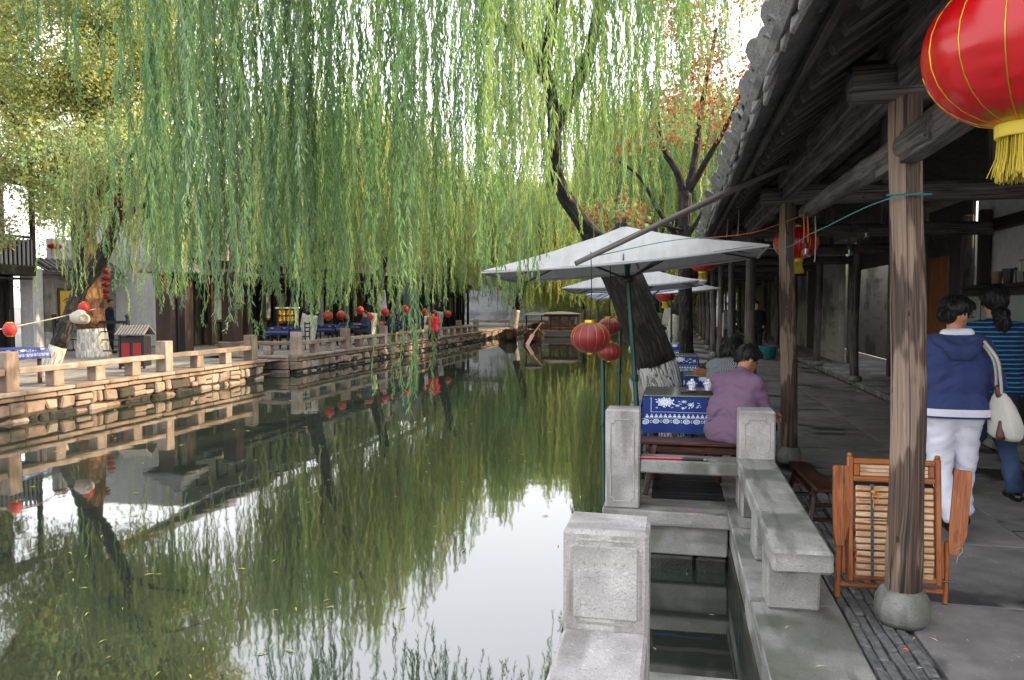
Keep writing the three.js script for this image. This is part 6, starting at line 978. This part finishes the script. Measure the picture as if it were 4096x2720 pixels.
{ // timber house with a balcony at the left edge
  const h = thing('timber_house', 'dark timber house with balcony, lattice doors and upper windows at the left edge', 'house', [-20, LEFT, -20.75]);
  M('wall', box(5, 6.2, 10.4, { c: 0.02 }), oldWall, h, [-3.3, 0, 5.3]);
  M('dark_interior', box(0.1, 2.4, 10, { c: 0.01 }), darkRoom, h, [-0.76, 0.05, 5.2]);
  for (let i = 0; i < 8; i++) { const d = M('lattice_door', box(0.06, 2.2, 0.62, { c: 0.006 }), darkWood, h, [-0.62, 0.1, 0.75 + i * 1.1]); for (let k = 0; k < 3; k++) M('lattice_bar', box(0.02, 1.0, 0.02), blackWood, d, [0.035, 1.0, -0.2 + k * 0.2]); for (let k = 0; k < 3; k++) M('lattice_bar', box(0.02, 0.02, 0.5), blackWood, d, [0.036, 1.1 + k * 0.4, 0]); M('door_panel', box(0.02, 0.6, 0.46, { c: 0.01 }), blackWood, d, [0.035, 0.15, 0]); }
  for (let i = 0; i < 4; i++) M('post', box(0.16, 2.6, 0.16, { c: 0.01 }), darkWood, h, [-0.45, 0, 0.35 + i * 3.2]);
  M('balcony_floor', box(1.2, 0.30, 10, { c: 0.02 }), darkWood, h, [0.0, 2.42, 5.35]); M('balcony_soffit', box(1.1, 0.06, 9.8, { c: 0.01 }), darkWood, h, [-0.03, 2.30, 5.35]);
  const rail = M('balcony_rail', box(0.09, 0.07, 10, { c: 0.01 }), darkWood, h, [0.52, 3.56, 5.35]); slatRow(rail, 'baluster', 62, (i) => [box(0.05, 0.82, 0.075, { c: 0.012 }), [0, -0.83, -4.9 + i * 0.16]], metalGreyWood());
  function metalGreyWood() { return Std({ color: 0xa2a4a8, roughness: 0.6 }); }
  M('side_screen', box(1.3, 1.05, 0.05, { c: 0.008 }), blackWood, h, [-0.16, 2.5, 0.32]); M('corner_post', box(0.12, 3.4, 0.12), darkWood, h, [0.5, 2.42, 0.4]);
  for (let i = 0; i < 9; i++) { const w = M('window', box(0.05, 1.2, 0.9, { c: 0.008 }), darkWood, h, [-0.72, 3.7, 0.9 + i * 1.05]); M('pane', box(0.02, 1.05, 0.36, { c: 0.004 }), palePane, w, [0.03, 0.07, -0.21]); M('pane', box(0.02, 1.05, 0.36, { c: 0.004 }), palePane, w, [0.03, 0.07, 0.21]); }
  M('upper_wall', box(0.1, 0.9, 10, { c: 0.01 }), brownWall, h, [-0.76, 5.0, 5.3]);
  tiledRoof(h, 3.6, 10.6, -0.7, 6.0, 5.3, 0.5);
  M('down_pipe', rod(V(0.2, 0, 0.12), V(0.2, 5.8, 0.12), 0.045, 8), whiteWall, h);
  M('white_pier', box(0.5, 2.7, 0.42, { c: 0.02 }), whiteWall, h, [-0.25, 0, -0.28]);
}
{ // pale wall with plaque and tiled coping beside it
  const w = thing('garden_wall', 'pale stone-faced wall with tiled coping and a yellow plaque behind the twin trunks', 'wall', [-20.3, LEFT, -21.3]);
  M('wall', box(0.5, 2.55, 6.4, { c: 0.02 }), oldWall, w, [-0.25, 0, -3.2]); M('cornice', box(0.6, 0.12, 6.4, { c: 0.02 }), whiteWall, w, [-0.22, 2.55, -3.2]); M('pilaster', box(0.12, 2.4, 0.5, { c: 0.02 }), oldWall, w, [0.05, 0, -0.4]); M('plinth', box(0.14, 0.62, 6.3, { c: 0.02 }), greyWall, w, [0.06, 0, -3.2]);
  const cop = []; for (let i = 0; i < 26; i++) M('coping_tile', moved(new THREE.CylinderGeometry(0.07, 0.07, 0.75, 8), 0, 0, 0, 0, 0, 1.05), tileMat, w, [0.1, 2.86, -0.15 - i * 0.245]);
  M('coping_bed', moved(box(0.85, 0.05, 6.4), 0, 0, 0, 0, 0, -0.52), tileMat, w, [0.06, 2.78, -3.2]);
  M('upper_wall', box(0.3, 0.9, 5.4, { c: 0.02 }), whiteWall, w, [-0.6, 2.9, -3.9]);
  const pl = M('plaque', box(0.05, 1.22, 1.05, { c: 0.01 }), Std({ color: 0x5a3a28, roughness: 0.6 }), w, [0.03, 0.86, -1.35]);
  const face = canvasTex(256, 300, (g, W2, H2) => { g.fillStyle = '#d9b350'; g.fillRect(0, 0, W2, H2); g.strokeStyle = '#4a3a1c'; g.lineCap = 'round'; const S = (x, y, s, L) => { for (const [a, b, c, d, q] of L) { g.lineWidth = q; g.beginPath(); g.moveTo(x + a * s, y + b * s); g.quadraticCurveTo(x + (a + c) * s / 2 + 3, y + (b + d) * s / 2 - 4, x + c * s, y + d * s); g.stroke(); } };
    S(30, 70, 90, [[0.1, 0.3, 0.5, 0, 9], [0.5, 0, 0.95, 0.35, 9], [0.2, 0.5, 0.75, 0.42, 6], [0.48, 0.2, 0.46, 0.95, 8], [0.2, 0.95, 0.8, 0.9, 6]]); S(135, 70, 90, [[0, 0.2, 0.9, 0.12, 7], [0.45, 0, 0.4, 0.5, 8], [0.1, 0.55, 0.85, 0.5, 6], [0.4, 0.5, 0.05, 1, 8], [0.5, 0.5, 0.95, 0.95, 9]]);
    g.lineWidth = 3; for (let i = 0; i < 7; i++) { S(50 + i * 24, 200, 16, [[0, 0.3, 0.9, 0.2, 3], [0.4, 0, 0.4, 1, 3], [0.1, 0.9, 0.9, 0.9, 2]]); } g.fillRect(40, 250, 180, 2); });
  M('plaque_face', moved(new THREE.BoxGeometry(0.012, 1.06, 0.92), 0, 0.61, 0), Std({ map: face, roughness: 0.6 }), pl, [0.03, 0, 0]);
}
{ // black lattice fence
  const f = thing('lattice_fence', 'black wooden lattice fence with round-topped posts on the left promenade', 'fence', [-18.1, LEFT, -19.6]);
  for (let k = 0; k < 3; k++) { M('post', limb([[k * 1.25, 0, 0], [k * 1.25, 1.12, 0]], [0.055, 0.055], { sides: 8 }), blackWood, f); M('post_cap', new THREE.SphereGeometry(0.075, 12, 8), blackWood, f, [k * 1.25, 1.19, 0]);
    if (k < 2) { for (const y of [0.16, 0.48, 0.72, 0.98]) M('rail', box(1.14, y > 0.9 ? 0.08 : 0.035, 0.035), blackWood, f, [k * 1.25 + 0.625, y, 0]); for (let i = 0; i < 7; i++) M('lattice_bar', box(0.026, i % 2 ? 0.32 : 0.27, 0.026), blackWood, f, [k * 1.25 + 0.15 + i * 0.16, i % 2 ? 0.17 : 0.71, 0]); } }
}
{ // wires, the table at the left edge, bundle on the willow, bin
  tag(M('wire', limb([at(-30, 335, 13.5), at(20, 325.5, 14.2), at(60, 317, 16), at(95, 309, 17.5)], [0.012, 0.012, 0.012, 0.012], { sides: 5, step: 0.2 }), rope, scene), 'pale wire carrying the red lantern at the left edge', 'wire');
  const t = thing('tea_table', 'small square table under a dark blue cloth at the left edge by the railing', 'table', [-12.45, LEFT, -12.5]); M('table_top', box(0.75, 0.03, 0.75), benchWood, t, [0, 0.64, 0]); for (const a of [-1, 1]) for (const b of [-1, 1]) M('leg', box(0.06, 0.64, 0.06), benchWood, t, [a * 0.28, 0, b * 0.28]);
  tag(M('tablecloth', tablecloth(0.78, 0.78, 0.2, 0.3), Phys({ map: clothTex, color: 0x9fb0d0, roughness: 0.6 }), scene, [-12.45, LEFT + 0.685, -12.5]), 'dark blue cloth on the small table at the left edge', 'tablecloth');
  const bu = thing('loudspeaker', 'pale grey rounded loudspeaker box tied on the leaning willow below the red lantern', 'loudspeaker', at(80.5, 317.5, 16.3).toArray()); M('housing', blob([{ a: [-0.10, 0, 0], b: [0.10, -0.03, 0], ra: 0.13, rb: 0.11 }, { a: [-0.02, 0.1, 0], b: [0.05, 0.1, 0], ra: 0.07, rb: 0.06 }], 0.02, 0.06), Std({ color: 0xa8a094, roughness: 0.8 }), bu); M('horn_mouth', lathe([[0.001, 0], [0.07, 0.02], [0.09, 0.06], [0.08, 0.06], [0.001, 0.02]], 14), Std({ color: 0x6e6a60, roughness: 0.7 }), bu, [0.14, -0.04, 0.08], [0.9, 0, -0.7]);
  const b = thing('litter_bin', 'dark litter bin with little tiled roof and two red panels behind the left railing', 'litter bin', at(136, 372, 18.6).setY(LEFT).toArray(), 0.25);
  M('case', box(0.58, 0.72, 0.42, { c: 0.015 }), blackWood, b, [0, 0.05, 0]); for (const s of [-1, 1]) M('red_panel', box(0.2, 0.5, 0.02, { c: 0.006 }), Phys({ color: 0x8c1620, roughness: 0.35 }), b, [s * 0.135, 0.12, 0.215]); for (const s of [-1, 1]) M('post', box(0.05, 0.86, 0.05), blackWood, b, [s * 0.28, 0, 0.2]);
  const rf = M('roof', moved(box(0.70, 0.03, 0.40, { c: 0.006 }), 0, 0.90, 0.16, 0, 0.55, 0), tileMat, b); M('roof_back', moved(box(0.70, 0.03, 0.40, { c: 0.006 }), 0, 0.90, -0.16, 0, -0.55, 0), tileMat, b); for (let i = 0; i < 10; i++) M('roof_tile', moved(new THREE.CylinderGeometry(0.022, 0.022, 0.42, 6), 0, 0, 0, 0, 0.55 + Math.PI / 2, 0), tileMat, rf, [-0.315 + i * 0.07, 0.92, 0.17]);
}
// restaurants and houses along the left bank: white upper storey on dark fronts with posts
function restaurant(label, x, z, d, { wall = whiteWall, front = brownWall, h = 4.8, doors = true, roofW = 3.4 } = {}) {
  const t = thing('tiled_house', label, 'house', [x, LEFT, z]);
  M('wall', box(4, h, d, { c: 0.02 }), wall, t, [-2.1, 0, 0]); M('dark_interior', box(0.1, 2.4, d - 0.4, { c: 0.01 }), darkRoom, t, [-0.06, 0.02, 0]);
  const n = Math.round(d / 1.3); for (let i = 0; i <= n; i++) M('post', box(0.16, 2.5, 0.16, { c: 0.01 }), i % 2 ? front : blackWood, t, [0.28, 0, -d / 2 + 0.2 + i * (d - 0.4) / n]);
  for (let i = 0; i < n; i++) if (i % 3 !== 1) { const q = M('lattice_window', box(0.05, 1.3, d / n - 0.3, { c: 0.006 }), front, t, [0.06, 0.85, -d / 2 + 0.2 + (i + 0.5) * (d - 0.4) / n]); for (let k = 0; k < 2; k++) M('pane', box(0.02, 1.1, d / n / 2 - 0.24, { c: 0.004 }), palePane, q, [0.03, 0.1, (k - 0.5) * (d / n / 2 - 0.1)]); }
  M('fascia', box(0.10, 0.34, d, { c: 0.01 }), darkWood, t, [0.30, 2.42, 0]); tiledRoof(t, 1.5, d + 0.3, 0.32, 2.98, 0, 0.42);
  for (let i = 0; i < n - 1; i++) { const w = M('window', box(0.06, 0.75, 0.75, { c: 0.008 }), darkWood, t, [-0.08, 3.5, -d / 2 + 0.9 + i * 1.35]); M('pane', box(0.02, 0.6, 0.6, { c: 0.004 }), palePane, w, [0.03, 0.07, 0]); }
  tiledRoof(t, roofW, d + 0.6, -0.9, h + 0.55, 0, 0.5); return t;
}
restaurant('white house with dark shop front behind the hanging willow of the left bank', -17.6, -30, 10.2);
restaurant('two-storey white house with brown lattice front at the far tea tables', -17.2, -41, 10.6, { front: Std({ color: 0x4a2418, roughness: 0.6 }), h: 5.2 });
restaurant('grey plastered house near the far end of the left bank', -16.2, -53, 11, { wall: greyWall, h: 5.0 });
{ const w = thing('end_house', 'grey-white house closing the canal behind the moored boats', 'house', [-6.5, 0, -68.5]); M('wall', box(30, 4.4, 4, { c: 0.02 }), greyWall, w, [-5.5, 0, 0]); M('pier', box(0.9, 3.2, 0.5, { c: 0.02 }), whiteWall, w, [-0.6, 0, 2.2]); M('pier', box(0.7, 3.0, 0.5, { c: 0.02 }), whiteWall, w, [-4.6, 0, 2.2]); for (const x of [-7, -3.2, 1.3, 3.9, 6]) { const q = M('window', box(0.9, 1.1, 0.08, { c: 0.01 }), darkWood, w, [x, 1.4, 2.02]); M('pane', box(0.72, 0.9, 0.03), palePane, q, [0, 0.1, 0.04]); } M('roof', moved(box(30.8, 0.2, 2.8, { c: 0.03 }), -5.5, 4.8, 1.2, 0, 0.45, 0), tileMat, w); M('quay_face', box(22, 1.4, 0.4, { c: 0.03 }), stoneWarm3, w, [-2, -1.1, 3.2]);
  const p = thing('brown_pavilion', 'brown timber kiosk with a hipped roof behind the litter bin', 'kiosk', [-15.2, LEFT, -21.2]); M('wall', box(0.55, 2.5, 1.1, { c: 0.02 }), brownWall, p); M('side_panel', box(0.06, 2.3, 0.3, { c: 0.01 }), blackWood, p, [0.36, 0, 0.2]); M('roof', lathe([[1.0, 0], [1.02, 0.05], [0.5, 0.4], [0.1, 0.7], [0.001, 0.72]], 4).rotateY(Math.PI / 4), tileMat, p, [0, 2.5, 0]);
  const p2 = thing('notice_pillar', 'grey-brown square pillar behind the left railing under the willow', 'pillar', [-14.6, LEFT, -23.4]); M('shaft', box(0.5, 2.6, 0.5, { c: 0.02 }), brownWall, p2); M('base', box(0.7, 0.3, 0.7, { c: 0.03 }), stoneWarm2, p2); M('cap', box(0.62, 0.12, 0.62, { c: 0.02 }), tileMat, p2, [0, 2.6, 0]);
  const s = thing('shop_sign', 'black sign board with two rows of yellow brush characters at the far restaurant', 'sign', [-15.9, LEFT + 0.75, -29.6], 1.1); M('board', box(1.1, 0.62, 0.06, { c: 0.01 }), blackWood, s); M('frame', box(1.18, 0.06, 0.08, { c: 0.01 }), whiteWall, s, [0, 0.62, 0]);
  const st = canvasTex(256, 128, (g) => { g.fillStyle = '#14100c'; g.fillRect(0, 0, 256, 128); g.strokeStyle = '#e0a520'; g.lineWidth = 7; const r = RNG(5); for (let j = 0; j < 2; j++) for (let i = 0; i < 5; i++) { const x = 10 + i * 49, y = 8 + j * 60; for (let k = 0; k < 5; k++) { const h = k % 2; g.beginPath(); g.moveTo(x + (h ? 0 : 8 + r() * 24), y + (h ? 6 + k * 9 : 0)); g.lineTo(x + (h ? 38 : 8 + r() * 24), y + (h ? 6 + k * 9 : 46)); g.stroke(); } } });
  M('lettering', moved(new THREE.BoxGeometry(1.02, 0.54, 0.01), 0, 0.31, 0), Std({ map: st, roughness: 0.5 }), s, [0, 0, 0.036]); for (const a of [-1, 1]) M('leg', box(0.05, 0.75, 0.05), blackWood, s, [a * 0.5, -0.75, 0]);
}
{ // tea tables and chairs of the left bank
  const spots = [[-13.2, -24.3], [-13.0, -27.2], [-13.4, -30.2], [-13.0, -33.4], [-13.2, -36.6], [-13.4, -39.6]], words = ['nearest the landing stairs', 'second from the landing stairs', 'third from the landing stairs', 'fourth from the landing stairs', 'fifth from the landing stairs', 'farthest from the landing stairs'];
  const clothDim = Phys({ map: clothTex, color: 0x8088a4, roughness: 0.85 });
  spots.forEach(([x, z], i) => {
    const t = thing('tea_table', 'dark square tea table ' + words[i], 'table', [x, LEFT, z], 0.2 * i, 'tea tables of the left bank'); M('table_top', box(0.8, 0.03, 0.8), benchWood, t, [0, 0.72, 0]); for (const a of [-1, 1]) for (const b of [-1, 1]) M('leg', box(0.06, 0.72, 0.06), blackWood, t, [a * 0.32, 0, b * 0.32]);
    tag(M('tablecloth', tablecloth(0.83, 0.83, 0.26, i * 0.3), clothDim, scene, [x, LEFT + 0.765, z], [0, 0.2 * i, 0]), 'blue printed cloth on the tea table ' + words[i], 'tablecloth');
    for (const s of [-1, 1]) { const c = thing('wooden_chair', `dark chair on the ${s > 0 ? 'canal' : 'house'} side of the tea table ${words[i]}`, 'chair', [x + s * 0.75, LEFT, z + 0.1 * s], s > 0 ? Math.PI / 2 : -Math.PI / 2, 'chairs of the left bank tea tables'); M('seat', box(0.4, 0.03, 0.4), blackWood, c, [0, 0.43, 0]); for (const a of [-1, 1]) { M('leg', box(0.035, 0.43, 0.035), blackWood, c, [a * 0.17, 0, -0.17]); M('back_post', box(0.035, 0.95, 0.035), blackWood, c, [a * 0.17, 0, 0.18]); } for (let k = 0; k < 3; k++) M('back_slat', box(0.32, 0.05, 0.02), blackWood, c, [0, 0.6 + k * 0.13, 0.18]); }
  });
  const w = thing('white_parasol', 'folded white parasol standing among the far left bank tables', 'parasol', [-13.8, LEFT, -35.2]); M('pole', rod(V(0, 0, 0), V(0, 2.3, 0), 0.025), metalGrey, w); M('folded_canopy', limb([[0, 1.0, 0], [0, 1.5, 0], [0, 2.25, 0]], [0.16, 0.13, 0.04], { sides: 14, amp: 0.3, freq: 8, step: 0.1 }), whiteCloth, w);
}
// boats
const boatWood = timber([0.20, 0.11, 0.07], [0.38, 0.23, 0.15], [0.5, 0.36, 0.26], 551, { lift: 0.4, n: 128, m: 256 }), boatRed = Std({ color: 0x5a231a, roughness: 0.6 }), boatGrey = Std({ color: 0x6f6a66, roughness: 0.7 });
function boat(label, p, turn, L, B, { cabin = true, roofM = boatGrey, hullM = boatWood } = {}) {
  const t = thing('wooden_boat', label, 'boat', p, turn, 'wooden boats moored at the canal end'), pos = [], idx = [], n = 20, m = 8;
  for (let i = 0; i <= n; i++) { const s = i / n, x = lerp(-L / 2, L / 2, s), w = B / 2 * (0.52 + 0.48 * Math.sin(Math.PI * clamp(s * 0.92 + 0.06))), top = 0.36 + 0.34 * Math.pow(Math.abs(s - 0.45) * 1.8, 2.4), flat = 0.72 + 0.28 * Math.sin(Math.PI * s); for (let j = 0; j <= m; j++) { const a = (j / m - 0.5) * Math.PI, y = j === 0 || j === m ? top : lerp(top, -0.2 + 0.3 * Math.pow(Math.abs(s - 0.5) * 2, 3), Math.pow(Math.cos(a), 0.6)); pos.push(x + (j === 0 || j === m ? (s - 0.5) * 0.25 : 0), y, Math.sin(a) * w * flat); } }
  for (let i = 0; i < n; i++) for (let j = 0; j < m; j++) { const a = i * (m + 1) + j, b = a + m + 1; idx.push(a, a + 1, b, a + 1, b + 1, b); }
  const sternC = pos.length / 3; for (const i of [0, n]) { const o = i * (m + 1); for (let j = 1; j < m; j++) i ? idx.push(o, o + j, o + j + 1) : idx.push(o, o + j + 1, o + j); }
  const g = new THREE.BufferGeometry(); g.setAttribute('position', new THREE.Float32BufferAttribute(pos, 3)); g.setIndex(idx); M('hull', uvBox(g), hullM, t);
  for (const s of [-1, 1]) { const e = []; for (let i = 0; i <= n; i++) { const o = (i * (m + 1) + (s > 0 ? m : 0)) * 3; e.push(V(pos[o], pos[o + 1] + 0.02, pos[o + 2])); } M('gunwale', limb(e, e.map(() => 0.035), { sides: 6 }), boatGrey, t); }
  M('deck', box(L * 0.82, 0.04, B * 0.72, { c: 0.006 }), boatWood, t, [0, 0.22, 0]);
  if (cabin) { const cl = L * 0.52, h = 1.25; for (let i = 0; i <= 4; i++) for (const s of [-1, 1]) M('cabin_post', box(0.05, h, 0.05), boatRed, t, [-cl / 2 + cl * i / 4, 0.25, s * B * 0.36]); const rf = M('cabin_roof', lathe([[0.001, 0.16], [0.5, 0.12], [0.98, 0.0], [1.0, -0.03], [0.001, -0.02]], 4).rotateY(Math.PI / 4).scale((cl / 2 + 0.2) * 1.414, 1, B * 0.48 * 1.414), roofM, t, [0, 0.25 + h, 0]);
    for (const s of [-1, 1]) { for (const y of [0.55, 0.72, 1.32]) M('cabin_rail', box(cl, 0.035, 0.03), boatRed, t, [0, y, s * B * 0.36]); for (let i = 0; i < 14; i++) M('rail_spindle', box(0.025, 0.2, 0.02), boatRed, t, [-cl / 2 + cl * (i + 0.5) / 14, 0.54, s * B * 0.36]); for (let i = 0; i < 4; i++) M('eave_panel', box(cl / 4 - 0.1, 0.16, 0.02), boatWood, t, [-cl / 2 + cl * (i + 0.5) / 4, 1.33, s * B * 0.36]); M('bench_seat', box(cl * 0.9, 0.05, 0.28), boatWood, t, [0, 0.55, s * B * 0.22]); } }
  return t;
}
{ const p = at(532.5, 334, 43); boat('brown boat with its square stern towards us, an oar leaning at it', [p.x - 0.35, WATER, p.z - 2.4], -1.40, 4.8, 1.25);
  const q = at(560, 333, 50); boat('long cabin boat lying broadside behind the nearest boat', [q.x, WATER, q.z], 0.2, 4.6, 1.4, { hullM: boatGrey });
  const s = at(508, 333, 46); boat('low open boat left of the oar, beside the railing', [s.x, WATER, s.z], -1.3, 3.8, 1.1, { cabin: false });
  const a = at(541.5, 323.2, 41), b = at(527, 342, 40), d = b.clone().lerp(a, 0.4); const o = thing('oar', 'pale wooden oar with bent handle dipping in the water at the nearest boat', 'oar', [b.x, WATER, b.z]); const P = (v) => v.clone().sub(o.position); M('shaft', limb([P(d), P(a), P(a).add(V(0.14, 0.0, 0))], [0.05, 0.04, 0.035], { sides: 8 }), Std({ color: 0xb08468, roughness: 0.7 }), o); M('blade', bar(P(b).add(V(0, -0.15, 0)), P(d), 0.2, 0.035), Std({ color: 0xb9917a, roughness: 0.7 }), o); }
renderer.render(scene, camera);
